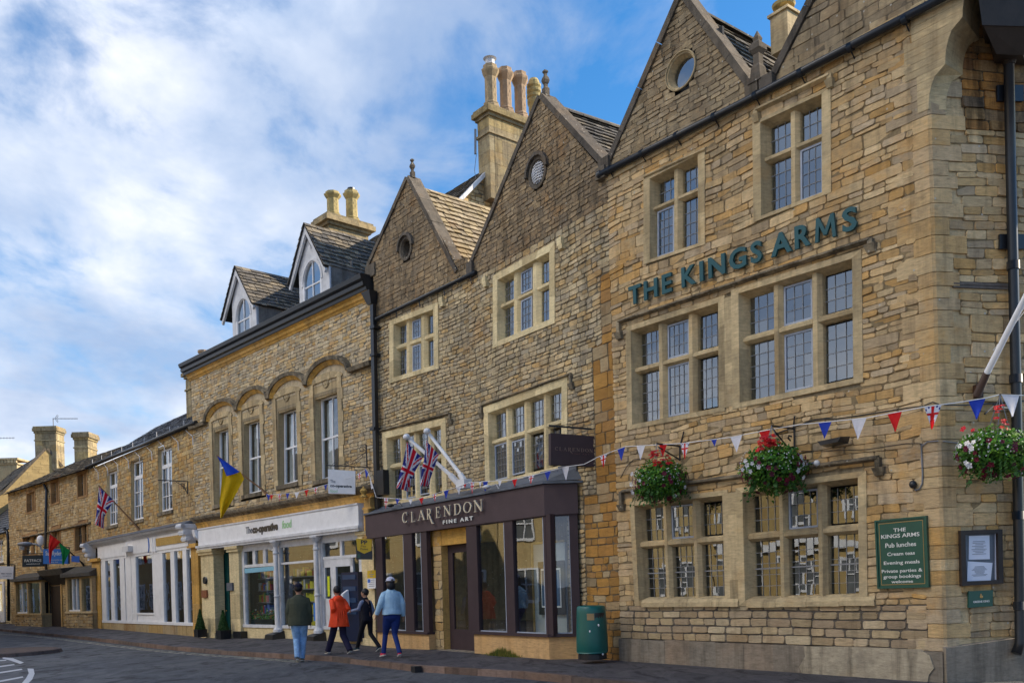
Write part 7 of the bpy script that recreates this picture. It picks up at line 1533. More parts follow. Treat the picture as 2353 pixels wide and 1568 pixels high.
# far left buildings
PA = Plane(at(22, 1250, PL.hit(22, 1250, 0).y + .6).to_2d(), PL.phi); la = thing('cream_cottage', PA, 'cream cottage at the left picture edge with a dark slate roof and sash window', 'cottage')
x_e = PA.uv(22, 1250)[0]; ze = PA.uv(10, 1222)[1]
m = MB(); _, h, *_ = reveal_window(PA, [(-8, 1240), (11, 1236), (12, 1290), (-7, 1293)], la, d=.1, fw=.08, vb=((.5, .04, 0, 1),), hb=((.5, .05, 0, 1), (.25, .03, 0, 1), (.75, .03, 0, 1)), mat=M_WDIRT)
masonry(m, PA, [(x_e - 9, -.3), (x_e, -.3), (x_e, ze), (x_e - 9, ze)], [h], h=(.14, .22), w=(.3, .6), gap=.006, prot=(.0, .006)); obj('wall', m, M_CREAM, la)
m = MB(); zr3 = PA.uv(0, 1150, 4)[1]; tiles(m, PA.w(x_e - 9, -.3, ze - .1), PA.w(x_e + .1, -.3, ze - .1), PA.w(x_e + .1, 4, zr3 + .3), PA.w(x_e - 9, 4, zr3 + .3), row=.3); obj('roof', m, M_BSLATE, la)
pipe_on(PA, [(11, 1214), (17, 1222), (19, 1240), (20, 1425)], .09, la)
m = MB(); PAs = Plane(PA.w(0, -.05, 0).to_2d(), PA.phi); a, b = PAs.uv(-30, 1350)[0], PAs.uv(10, 1350)[0]; m.box(PAs, a, b, -.05, .1, 0.3, PAs.uv(0, 1335)[1])
obj('shop_frame', m, M_WHITE, la); m = MB(); m.box(PAs, a, b - .25, -.07, -.052, 1.0, PAs.uv(0, 1340)[1]); obj('pane', m, M_GLASS, la)
m = MB(); PZ3 = Plane(at(20, 1080, 75).to_2d(), 0.0); fh = thing('far_chimney_house', PZ3, 'far house at the left edge showing only its long corbelled grey chimney', 'house')
m = MB(); a, b = PZ3.uv(-30, 1080)[0], PZ3.uv(39, 1080)[0]
m.box(PZ3, a, b, 0, 1.5, 5, PZ3.uv(20, 1066)[1], stonec()); zt = PZ3.uv(20, 1066)[1]
m.box(PZ3, a, b + .12, -.12, 1.6, zt, zt + .12, stonec()); 
for k in range(10): x = lerp(a + .1, b - .05, k / 9); m.box(PZ3, x - .1, x + .1, -.2, 0, zt + .12, zt + .35, stonec())
m.box(PZ3, a, b + .2, -.25, 1.7, zt + .35, zt + .5, stonec()); obj('chimney', m, M_ASH, fh)
m = MB(); m.box(PZ3, a - 4, b + .5, .5, 5, 0, PZ3.uv(20, 1110)[1]); obj('wall', m, M_L, fh)
t = thing('tv_aerial', PZ3.w(PZ3.uv(0, 1070)[0], .5, zt + .5), 'thin horizontal aerial over the corbelled chimney at the left edge', 'aerial'); m = MB(); hh = lambda x, y: PZ3.hit(x, y, .6); m.tube([hh(-4, 1062), hh(-4, 1008)], .03, 4); obj('mast', m, M_LEADC, t); m = MB(); m.tube([hh(-8, 1006), hh(34, 1005)], .025, 4)
for k in range(5): m.tube([hh(2 + k * 7, 1003), hh(2 + k * 7, 1008)], .015, 4)
obj('rods', m, M_LEADC, t)
# -------- signs at the left
def hangsign(name, label, q, depth, mat, texts, tm, wallpt, box=.1):
    PP_ = Plane(at(q[0][0], q[0][1], depth).to_2d(), radians(3)); f, W_, H_ = frame(PP_, q, 0); t = thing(name, PP_.w(*(lambda g: (g[0], 0, g[1]))(f(.5, 1))), label, 'sign')
    m = MB(); m.bar(PP_, f, 0, 1, 0, 1, 0, box); obj('board', m, mat, t); m = MB()
    for b_, u0, u1, v0, v1 in texts: text_on(m, PP_, None, b_, -.003, th=.006, offset=.01, f=sub(f, u0, u1, v0, v1))
    obj('lettering', m, tm, t); m = MB(); h1, h2 = PP_.hit(q[0][0], q[0][1] - 4, box / 2), PP_.hit(q[1][0] + 3, q[1][1] - 4, box / 2); m.tube([h1, h2], .03, 4); m.tube([h2, PP_.hit(q[1][0] + 3, q[2][1], box / 2)], .03, 4)
    for x in (q[0][0] + 4, q[1][0] - 4): m.tube([PP_.hit(x, q[0][1] - 4, box / 2), PP_.hit(x, q[0][1] + 1, box / 2)], .015, 4)
    obj('bracket', m, M_IRON, t); return t, f, PP_
M_NAVY = plain('navy_sign', (.012, .03, .045), .45, .1); M_CYAN = plain('bright_blue_sign', (.03, .17, .52), .45, .05)
hangsign('hanging_sign', 'dark navy hanging sign of the clothes shop with arched pale lettering', [(51, 1275), (98, 1274), (99, 1300), (51, 1301)], 47.5, M_NAVY, (('FATFACE', .12, .93, .34, .58), ('established', .2, .85, .70, .80)), M_LETW, None)
t, f, P_ = hangsign('hanging_sign', 'bright blue hanging charity shop sign with white script', [(99, 1260), (156, 1260), (156, 1294), (99, 1294)], 46.0, M_CYAN, (('Sue Ryder', .10, .74, .14, .52), ('www.sueryder.org', .25, .78, .70, .78), ('charity shop', .25, .6, .84, .92)), M_LETW, None)
hangsign('hanging_sign', 'white hanging shop sign with grey print at the left picture edge', [(-4, 1299), (31, 1300), (30, 1329), (-4, 1329)], 50.5, M_WHITE, (('tea room', .2, .9, .5, .62), ('and gallery', .3, .85, .72, .8)), M_INK, None)
m = MB(); P_ = Plane(at(170, 1280, 45.5).to_2d(), 0); f, _, _ = frame(P_, [(164, 1276), (182, 1276), (182, 1291), (164, 1289)], 0); m.bar(P_, f, 0, 1, 0, 1, 0, .04); obj('banner', m, M_SBLUE, None, 'small dark blue banner hanging beside the red and green flag', 'banner')
t = thing('wall_lamp', PL.w(PL.uv(97, 1268)[0], 0, PL.uv(97, 1268)[1]), 'grey arm lamp curving out over the navy hanging sign', 'lamp', rot=PL.phi)
P_ = Plane(at(70, 1255, 47).to_2d(), 0); h_ = lambda x, y: P_.hit(x, y, 0)
m = MB(); m.tube([h_(97, 1266), h_(92, 1254), h_(82, 1249), h_(70, 1249)], .05, 6); obj('arm', m, M_LEADC, t); m = MB(); m.ell(h_(58, 1249), .42, .3, .12, 12, 6); obj('head', m, M_LEADC, t); m = MB(); m.tube([h_(50, 1252), h_(50, 1262)], .12, 8); obj('lens', m, M_WHITE, t)
m = MB(); m.ell(PL.w(*(lambda g: (g[0], -.2, g[1]))(PL.uv(93, 1241, -.2))), .22, .15, .32, 12, 8); obj('lamp_globe', m, M_WHITE, None, 'oval white lamp globe on the cottage wall above the signs', 'alarm box')  # white oval is a lamp globe, unlit
t = thing('sign_bracket', PL.w(PL.uv(99, 1217)[0], 0, PL.uv(99, 1217)[1]), 'long thin iron arm with nothing on it high on the cottage wall', 'bracket'); m = MB(); P_ = Plane(at(99, 1217, 47.3).to_2d(), 0); m.tube([P_.hit(40, 1218), P_.hit(100, 1218)], .025, 4); obj('arm', m, M_IRON, t)
# ================================================================== GROUND
def asphalt(name, col, patch, rough=.85, scale=1.0):
    m, t, b = newmat(name); tcn = N(t, 'ShaderNodeTexCoord'); Pn = tcn.outputs['Object']
    a = N(t, 'ShaderNodeTexNoise', ins={'Scale': 90, 'Detail': 4, 'Roughness': .8}); L(t, Pn, a.inputs['Vector'])
    ra = ramp(t, [(.3, tuple(c * .6 for c in col)), (.7, tuple(c * 1.5 for c in col))]); L(t, a.outputs['Fac'], ra.inputs[0])
    n2 = N(t, 'ShaderNodeTexNoise', ins={'Scale': .35 * scale, 'Detail': 8, 'Roughness': .62, 'Distortion': .7}); L(t, Pn, n2.inputs['Vector'])
    r2 = ramp(t, [(.42, 0.0), (.52, .35), (.60, 1.0)]); L(t, n2.outputs['Fac'], r2.inputs[0])
    m1 = N(t, 'ShaderNodeMix', data_type='RGBA', ins={7: (*patch, 1)}); L(t, r2.outputs[0], m1.inputs[0]); L(t, ra.outputs[0], m1.inputs[6])
    mp_ = N(t, 'ShaderNodeMapping'); mp_.inputs['Scale'].default_value = (1.2, .5, 1); mp_.inputs['Rotation'].default_value = (0, 0, .7); L(t, Pn, mp_.inputs[0])
    n3 = N(t, 'ShaderNodeTexNoise', ins={'Scale': 1.6, 'Detail': 7, 'Roughness': .7, 'Distortion': 1.2}); L(t, mp_.outputs[0], n3.inputs['Vector'])
    r3 = ramp(t, [(.42, 1.15), (.54, .95), (.62, .38)]); L(t, n3.outputs['Fac'], r3.inputs[0])
    m2 = N(t, 'ShaderNodeMix', data_type='RGBA', blend_type='MULTIPLY', ins={0: .9}); L(t, m1.outputs[2], m2.inputs[6]); L(t, r3.outputs[0], m2.inputs[7])
    vo = N(t, 'ShaderNodeTexVoronoi', feature='DISTANCE_TO_EDGE', ins={'Scale': .33, 'Randomness': 1}); nd = N(t, 'ShaderNodeTexNoise', ins={'Scale': 1.4, 'Detail': 5}); L(t, Pn, nd.inputs['Vector'])
    av = N(t, 'ShaderNodeMix', data_type='RGBA', ins={0: .25}); L(t, Pn, av.inputs[6]); L(t, nd.outputs['Color'], av.inputs[7]); L(t, av.outputs[2], vo.inputs['Vector'])
    rc = ramp(t, [(.0, .35), (.006, 1.0)]); L(t, vo.outputs['Distance'], rc.inputs[0])
    m3 = N(t, 'ShaderNodeMix', data_type='RGBA', blend_type='MULTIPLY', ins={0: .8}); L(t, m2.outputs[2], m3.inputs[6]); L(t, rc.outputs[0], m3.inputs[7])
    L(t, m3.outputs[2], b.inputs['Base Color']); b.inputs['Roughness'].default_value = rough; b.inputs['Specular IOR Level'].default_value = .35
    rr = ramp(t, [(.3, .55), (.7, .9)]); L(t, n3.outputs['Fac'], rr.inputs[0]); L(t, rr.outputs[0], b.inputs['Roughness'])
    bp = N(t, 'ShaderNodeBump', ins={'Strength': .5, 'Distance': .012}); L(t, a.outputs['Fac'], bp.inputs['Height']); L(t, bp.outputs[0], b.inputs['Normal'])
    return m
M_ROAD = asphalt('asphalt', (.054, .058, .068), (.085, .086, .092)); M_PAVE = asphalt('pavement_asphalt', (.070, .064, .070), (.052, .05, .056), scale=2.2)
M_KERB = stone_mat('kerb_stone', [(.17, .115, .09), (.22, .15, .12), (.14, .105, .09)], (.06, .05, .05), grime=.4, orange=.15, glow=.46)
def worn(name, col, lo=.45, hi=.62):
    m, t, b = newmat(name); tcn = N(t, 'ShaderNodeTexCoord'); n = N(t, 'ShaderNodeTexNoise', ins={'Scale': 3.2, 'Detail': 9, 'Roughness': .75}); L(t, tcn.outputs['Object'], n.inputs['Vector'])
    r = ramp(t, [(lo, 0.0), (hi, 1.0)]); L(t, n.outputs['Fac'], r.inputs[0]); m1 = N(t, 'ShaderNodeMix', data_type='RGBA', ins={6: (.055, .052, .054, 1), 7: (*col, 1)}); L(t, r.outputs[0], m1.inputs[0]); L(t, m1.outputs[2], b.inputs['Base Color']); b.inputs['Roughness'].default_value = .8
    return m
M_RW = worn('road_white', (.55, .55, .56), .30, .42); M_RY = worn('worn_yellow_line', (.45, .43, .33), .42, .54)
RZ = -.12
m = MB(); NX = 12
xs_ = [-1500, -200, -60, -30, -15, -5, 0, 5, 12, 30, 200, 1500]; ys_ = [-800, -60, -10, 5, 12, 18, 25, 35, 50, 90, 300, 2000]
for i in range(11):
    for j in range(11): m.face([Vector((xs_[i], ys_[j], RZ)), Vector((xs_[i + 1], ys_[j], RZ)), Vector((xs_[i + 1], ys_[j + 1], RZ)), Vector((xs_[i], ys_[j + 1], RZ))])
ro_ = obj('road', m, M_ROAD, None, kind='structure', weld=True)
pairs = [((PH, 2345, 1562), (2500, 1650)), ((PK, 2165, 1566), (2100, 1614)), ((PK, 1800, 1541), (1700, 1585)), ((PK, 1427, 1516), (1458, 1567)), ((PF, 1265, 1514), (1313, 1553)), ((PF, 1000, 1492), (1176, 1541)),
         ((PF, 868, 1486), (953, 1528)), ((PFo, 700, 1467), (763, 1507)), ((PFo, 470, 1464), (588, 1498)), ((PFs, 330, 1451), (470, 1490)), ((PFs, 215, 1441), (355, 1480)), ((PL, 110, 1437), (205, 1463)), ((PL, 20, 1432), (0, 1444)), ((PA, -80, 1427), (-170, 1431))]
m = MB(); wallp = []; kerbp = []
for (P, x, y), k in pairs:
    s, z = P.uv(x, y, 0); z = max(-.05, min(.22, z)); wallp.append((P.w(s, 0, z), P.w(s, 1.2, z))); kerbp.append(ground(k[0], k[1], 0))
for i in range(len(pairs) - 1):
    n = 3
    for j in range(n):
        a, b = kerbp[i].lerp(wallp[i][0], j / n), kerbp[i].lerp(wallp[i][0], (j + 1) / n); c, d = kerbp[i + 1].lerp(wallp[i + 1][0], (j + 1) / n), kerbp[i + 1].lerp(wallp[i + 1][0], j / n); m.face([a, b, c, d])
    m.face([wallp[i][0], wallp[i][1], wallp[i + 1][1], wallp[i + 1][0]])
obj('pavement', m, M_PAVE, None, kind='structure', weld=True)
m = MB()
for a, b in zip(kerbp[:-1], kerbp[1:]):
    Ln = (b - a).length; n = max(1, int(Ln / .9)); dr_ = (b - a).normalized(); nn = Vector((-dr_.y, dr_.x, 0)); nn = nn if nn.y < 0 or nn.x < 0 else -nn
    for k in range(n):
        p, q = a.lerp(b, k / n) + dr_ * .006, a.lerp(b, (k + 1) / n) - dr_ * .006; j = U(-.006, .006); o = Vector((0, 0, .006 + j)); t_ = Vector((0, 0, -.3)); sh_ = nn * .02
        m.hexa([p + o - nn * .14, q + o - nn * .14, q + o, p + o], [p - nn * .14 + t_, q - nn * .14 + t_, q + sh_ + t_, p + sh_ + t_], stonec())
obj('kerb', m, M_KERB, None, kind='structure')
def flat(pts, mat, name, z=RZ + .005): 
    m = MB(); m.face([ground(x, y, z) for x, y in pts]); return m
mk = MB()
for pts in ([(6, 1508), (30, 1510.5), (55, 1520.5), (46, 1523.5), (25, 1516), (6, 1511.5)], [(-30, 1516), (14, 1514), (15, 1516), (-30, 1519)], [(-30, 1532), (32, 1524), (34, 1526), (-30, 1535.5)], [(-30, 1546.5), (49, 1534.5), (52, 1537), (-30, 1550)], [(-30, 1567), (52, 1552), (54, 1554.5), (-30, 1571)]):
    mk.face([ground(x, y, RZ + .005) for x, y in pts])
aL = [(63, 1534), (66, 1545), (60, 1556), (48, 1570)]; aR = [(77, 1534.5), (79.5, 1546), (74, 1559), (61, 1572)]
for i in range(3): mk.face([ground(*p, RZ + .005) for p in (aL[i], aR[i], aR[i + 1], aL[i + 1])])
obj('road_marking', mk, M_RW, None, kind='structure')
ky = MB(); kk = [ground(x, y, RZ + .005) for x, y in ((0, 1453), (100, 1460), (205, 1472), (355, 1490), (470, 1500), (588, 1508), (720, 1517))]
for off in (.12, .34):
    for a, b in zip(kk[:-1], kk[1:]):
        d = (b - a).normalized(); nn = Vector((d.y, -d.x, 0)); nn = nn if nn.x < 0 else -nn
        for k in range(6): p, q = a.lerp(b, k / 6), a.lerp(b, (k + 1) / 6); ky.face([p + nn * off, q + nn * off, q + nn * (off + .09), p + nn * (off + .09)])
obj('yellow_line', ky, M_RY, None, kind='structure')
ti = MB(); o = ground(-14, 1503, RZ); ti.loft(o, [(2.0, 0), (1.95, .11), (1.85, .13)], 20, sq=1.0); obj('traffic_island', ti, M_KERB, None, kind='structure')
dg = MB(); a = ground(953, 1531, 0); dg.box(Plane(a.to_2d(), PK.phi), -.16, .0, .0, .16, -.11, .009); obj('drain_grate', dg, M_BLACK, None, kind='structure')
# ================================================================== LITTER BIN
bc = at(1361, 1512, 18.15); kx = bc.y / F
bn = thing('litter_bin', bc, 'green oval street litter bin with a side slot beside the gallery bay window', 'bin')
zz_ = lambda y: at(1361, y, bc.y).z
m = MB(); m.loft(bc, [(33 * kx, 0), (33 * kx, .10), (28 * kx, .12)], 24); obj('base', m, M_BLACK, bn)
m = MB(); zt = zz_(1400); m.loft(bc, [(35 * kx, .12), (36.5 * kx, .16), (36 * kx, .4), (33.5 * kx, zt - .12), (32.5 * kx, zt - .03), (30 * kx, zt), (10 * kx, zt + .01)], 32, smooth=True); obj('body', m, M_BIN, bn)
def arcpatch(mb, x0, x1, y0, y1, off):
    r_ = 33.5 * kx + off
    for k in range(5):
        xa, xb = lerp(x0, x1, k / 5), lerp(x0, x1, (k + 1) / 5); ps = []
        for x, y in ((xa, y0), (xb, y0), (xb, y1), (xa, y1)):
            dx = (x - 1359) * kx; ps.append(Vector((bc.x + dx, bc.y - math.sqrt(max(0, r_ * r_ - dx * dx)), zz_(y))))
        mb.hexa(ps, [p + Vector((0, .04, 0)) for p in ps])
m = MB(); arcpatch(m, 1364, 1387, 1406, 1420, .004); obj('slot', m, M_BLACK, bn)
m = MB(); arcpatch(m, 1346.5, 1362.5, 1407, 1422, .012); obj('ash_plate', m, plain('brass_plate', (.33, .22, .10), .4, .15), bn)
m = MB()
for x, y in ((1372, 1434), (1352, 1447), (1380, 1500)): m.ell(Vector((bc.x + (x - 1359) * kx, bc.y - math.sqrt((34 * kx) ** 2 - ((x - 1359) * kx) ** 2) - .005, zz_(y))), .02, .01, .025, 7, 5)
obj('paint_chip', m, M_WHITE, bn)
# ================================================================== FLAGS
M_POLEB = plain('varnished_pole', (.20, .10, .04), .5, .2)
def cloth(Lp, Rp, yl, yr, colf, n=44, mm=28, amp=.035, ph=0, folds=2.2):
    mb = MB()
    def pl(P, t):
        t *= len(P) - 1; i = min(int(t), len(P) - 2); return (lerp(P[i][0], P[i + 1][0], t - i), lerp(P[i][1], P[i + 1][1], t - i))
    g = []
    for i in range(n + 1):
        row = []; t = i / n; a, b = pl(Lp, t), pl(Rp, t)
        for j in range(mm + 1):
            u = j / mm; x, y = lerp(a[0], b[0], u), lerp(a[1], b[1], u); w_ = sin(u * folds * 2 * pi + ph + t * 2) * amp * (.25 + t)
            x += sin(u * folds * 2 * pi + ph + 1 + t * 3) * (.6 + t) * .5
            row.append(at(x, y, lerp(yl, yr, u) + w_))
        g.append(row)
    b = len(mb.v)
    for r in g: mb.v.extend(r)
    for i in range(n):
        for j in range(mm):
            mb.f.append((b + i * (mm + 1) + j, b + i * (mm + 1) + j + 1, b + (i + 1) * (mm + 1) + j + 1, b + (i + 1) * (mm + 1) + j)); mb.c.append(colf((i + .5) / n, (j + .5) / mm)); mb.mi.append(0); mb.sm.append(True)
    return mb
def flagpole(label, base_, tip, base_d, tip_y, P, mat, r, ball, cl, name='flag', group=None):
    b = P.hit(*base_, base_d); t = thing(name, b, label, 'flag', group)
    tp = at(tip[0], tip[1], tip_y); m = MB(); m.tube([b, tp], [r * 1.1, r * .9], 8); obj('pole', m, mat, t)
    if ball: m = MB(); m.ell(tp, r * 2.0, r * 2.0, r * 1.7, 12, 8); obj('finial', m, M_WHITE, t)
    m = MB(); m.tube([b + Vector((0, 0, -.05)), b + (tp - b).normalized() * .3], r * 1.6, 8); obj('socket', m, mat, t)
    for nm, c in cl: obj(nm, c, M_CLOTH, t)
    return t
yA = PF.hit(1055, 1109, .1).y
ujf = lambda t, u: uj(t, u)
yt = yA - .55
flagpole('union flag on the left of the two white poles above the gallery fascia', (1055, 1108), (934, 1003), .1, yt, PF, M_WHITE, .045, True, [('cloth', cloth([(934, 1014), (926, 1060), (918, 1088), (911, 1120)], [(971, 1052), (956, 1078), (946, 1100), (937, 1128)], yt - .02, yt + .15, ujf, ph=.5)), ('cloth', cloth([(936, 1100), (934, 1118)], [(945, 1098), (944, 1118)], yt + .12, yt + .12, lambda t, u: uj(.8 + t * .2, .3 + u * .4), n=14, mm=10))], group='union flags on white poles')
flagpole('union flag on the right of the two white poles above the gallery fascia', (1074, 1110), (981, 990), .1, yt, PF, M_WHITE, .045, True, [('cloth', cloth([(979, 1011), (974, 1055), (969, 1080), (966, 1116)], [(1008, 1044), (1000, 1068), (992, 1090), (982, 1116)], yt - .02, yt + .12, ujf, ph=1.4)), ('cloth', cloth([(981, 1088), (978, 1112)], [(990, 1086), (988, 1112)], yt + .14, yt + .14, lambda t, u: uj(.8 + t * .2, .3 + u * .4), n=14, mm=10))], group='union flags on white poles')
m = MB(); a = PF.hit(1064, 1112, .05); m.box(Plane(a.to_2d(), PF.phi), -.18, .2, -.1, .12, a.z - .1, a.z + .12); obj('flagpole_bracket', m, M_WHITE, None, 'white double socket holding the two flagpoles on the gallery roof edge', 'bracket')
y_ = PO.hit(615, 1133, 0).y
flagpole('blue and yellow flag hanging from a sloping pole over the arched shop windows', (616, 1134), (497, 1045), 0, y_ - .9, PO, M_POLEB, .025, False, [('yellow_cloth', cloth([(512, 1074), (508, 1112), (504, 1152), (507, 1188)], [(552, 1082), (561, 1099), (537, 1143), (509, 1189)], y_ - .85, y_ - .7, lambda t, u: (.62, .40, .005), amp=.07, folds=1.6)), ('blue_cloth', cloth([(497, 1045), (512, 1072), (521, 1093)], [(497, 1045), (526, 1065), (552, 1083)], y_ - .93, y_ - .85, lambda t, u: (.015, .07, .55), amp=.03, folds=1.2))])
y_ = PS.hit(320, 1213, 0).y
flagpole('union flag on a thin brown pole in front of the leftmost tall white window', (320, 1214), (226, 1114), 0, y_ - 1.2, PS, M_POLEB, .035, False, [('cloth', cloth([(227, 1117), (225, 1145), (222, 1175), (219, 1204)], [(262, 1150), (250, 1168), (240, 1186), (239, 1214)], y_ - 1.2, y_ - .9, ujf, amp=.07, ph=.8))])
y_ = 45.6
flagpole('red and green flag pair on a dark pole over the old cottage door', (193, 1296), (113, 1225), 0, y_ - 1.2, PL, M_IRON, .035, False, [('red_cloth', cloth([(114, 1226), (111, 1252), (114, 1292)], [(139, 1244), (121, 1264), (116, 1294)], y_ - 1.2, y_ - 1.1, lambda t, u: (.60, .02, .015), amp=.06)), ('green_cloth', cloth([(135, 1246), (141, 1270), (144, 1297)], [(161, 1263), (153, 1281), (146, 1297)], y_ - 1.1, y_ - .9, lambda t, u: (.01, .24, .06), amp=.06))])
# ================================================================== BUNTING
BC = {'R': (.60, .012, .015), 'B': (.02, .05, .42), 'W': (.72, .73, .82)}
def bunting(label, string, flags, hitf):
    t = thing('bunting', hitf(*string[0]), label, 'bunting', 'strings of triangular bunting across the shop fronts')
    m = MB(); m.tube([hitf(x, y) for x, y in string], .007, 5, cap=False); obj('string', m, M_WHITE, t)
    for x, y, w_, h_, ty in flags:
        def ys(px):
            for (a, b), (c, d) in zip(string[:-1], string[1:]):
                if a <= px <= c: return lerp(b, d, (px - a) / (c - a))
            (a, b), (c, d) = (string[0], string[1]) if px < string[0][0] else (string[-2], string[-1])
            return b + (d - b) * (px - a) / max(1, c - a)
        tw = U(-.03, .03); n = 10; m = MB(); sl = ys(x + w_ / 2) - ys(x - w_ / 2); lean = U(-.08, .08) * w_
        def pt(u, v): px = x - w_ / 2 * (1 - v) + w_ * (1 - v) * u + lean * v; q = hitf(px, (ys(x) + sl * (u - .5) * (1 - v)) + h_ * v); return q + Vector((0, tw * v + .02 * sin(u * 5) * v, 0))
        for i in range(n):
            for j in range(n):
                v0, v1 = i / n, (i + 1) / n; u0, u1 = j / n, (j + 1) / n
                if ty == 'U':
                    uu, vv = .5 + ((j + .5) / n - .5) * (1 - (i + .5) / n), (i + .5) / n
                    X_, Y_ = (uu - .5) * 34, (vv - .36) * 40
                    c = BC['R'] if abs(X_) < 3.2 or abs(Y_) < 3.2 else (BC['W'] if abs(X_) < 5.8 or abs(Y_) < 5.8 or abs(abs(X_) - abs(Y_)) < 2.6 else (.02, .03, .25))
                else: c = BC[ty]
                m.face([pt(u0, v0), pt(u1, v0), pt(u1, v1), pt(u0, v1)], c)
        obj('pennant', m, M_CLOTH, t)
    return t
stK = [(1368, 1051), (1420, 1031), (1436, 1025), (1508, 1021), (1563, 1018), (1676, 1004), (1764, 987), (1834, 975), (1991, 959), (2124, 934)]
bunting('bunting string of union, red, white and blue pennants across the pub wall', stK, [(1386, 0, 17, 30, 'U'), (1427, 0, 18, 30, 'B'), (1472, 0, 20, 33, 'W'), (1523, 0, 18, 30, 'R'), (1573, 0, 21, 38, 'U'), (1640, 0, 14, 16, 'B'), (1691, 0, 27, 37, 'W'), (1757, 0, 28, 28, 'R'), (1895, 0, 31, 38, 'B'), (1973, 0, 35, 47, 'W'), (2055, 0, 34, 44, 'R')], lambda x, y: wp(PK, x, y, -.42))
bunting('short end of bunting rounding the splayed stone corner above the largest basket', [(2112, 936), (2124, 934), (2200, 924), (2264, 914), (2296, 906), (2360, 908)], [(2143, 0, 40, 54, 'U'), (2244, 0, 40, 45, 'B'), (2321, 0, 41, 50, 'W')], lambda x, y: at(x, y, 12.75))
stC = [(866, 1142), (938, 1146), (963, 1144), (1013, 1129), (1053, 1117), (1078, 1107), (1100, 1106), (1176, 1101), (1226, 1090), (1301, 1071), (1341, 1066), (1368, 1052)]
bunting('bunting string sagging along the top of the plum gallery fascia', stC, [(887, 0, 11, 25, 'U'), (913, 0, 10, 15, 'B'), (943, 0, 10, 14, 'W'), (968, 0, 11, 16, 'R'), (998, 0, 11, 18, 'U'), (1025, 0, 12, 21, 'B'), (1054, 0, 11, 20, 'W'), (1068, 0, 7, 10, 'R'), (1084, 0, 12, 28, 'U'), (1103, 0, 6, 15, 'W'), (1115, 0, 12, 25, 'B'), (1148, 0, 9, 15, 'W'), (1182, 0, 12, 20, 'R'), (1220, 0, 15, 20, 'U'), (1258, 0, 15, 22, 'B'), (1299, 0, 17, 32, 'W')], lambda x, y: wp(PF, x, y, -.06))
stO = [(614, 1134), (618, 1136), (683, 1130), (753, 1111), (815, 1092), (841, 1077), (850, 1096), (864, 1142)]
bunting('bunting string running under the arched windows to the black square downpipe', stO, [(616, 0, 9, 16, 'B'), (624, 0, 8, 14, 'R'), (642, 0, 9, 17, 'U'), (661, 0, 9, 15, 'B'), (682, 0, 11, 15, 'W'), (704, 0, 9, 17, 'R'), (725, 0, 10, 16, 'U'), (748, 0, 8, 14, 'B'), (826, 0, 10, 18, 'U'), (842, 0, 9, 22, 'B'), (853, 0, 9, 18, 'W')], lambda x, y: wp(PFo, x, y, -.25))
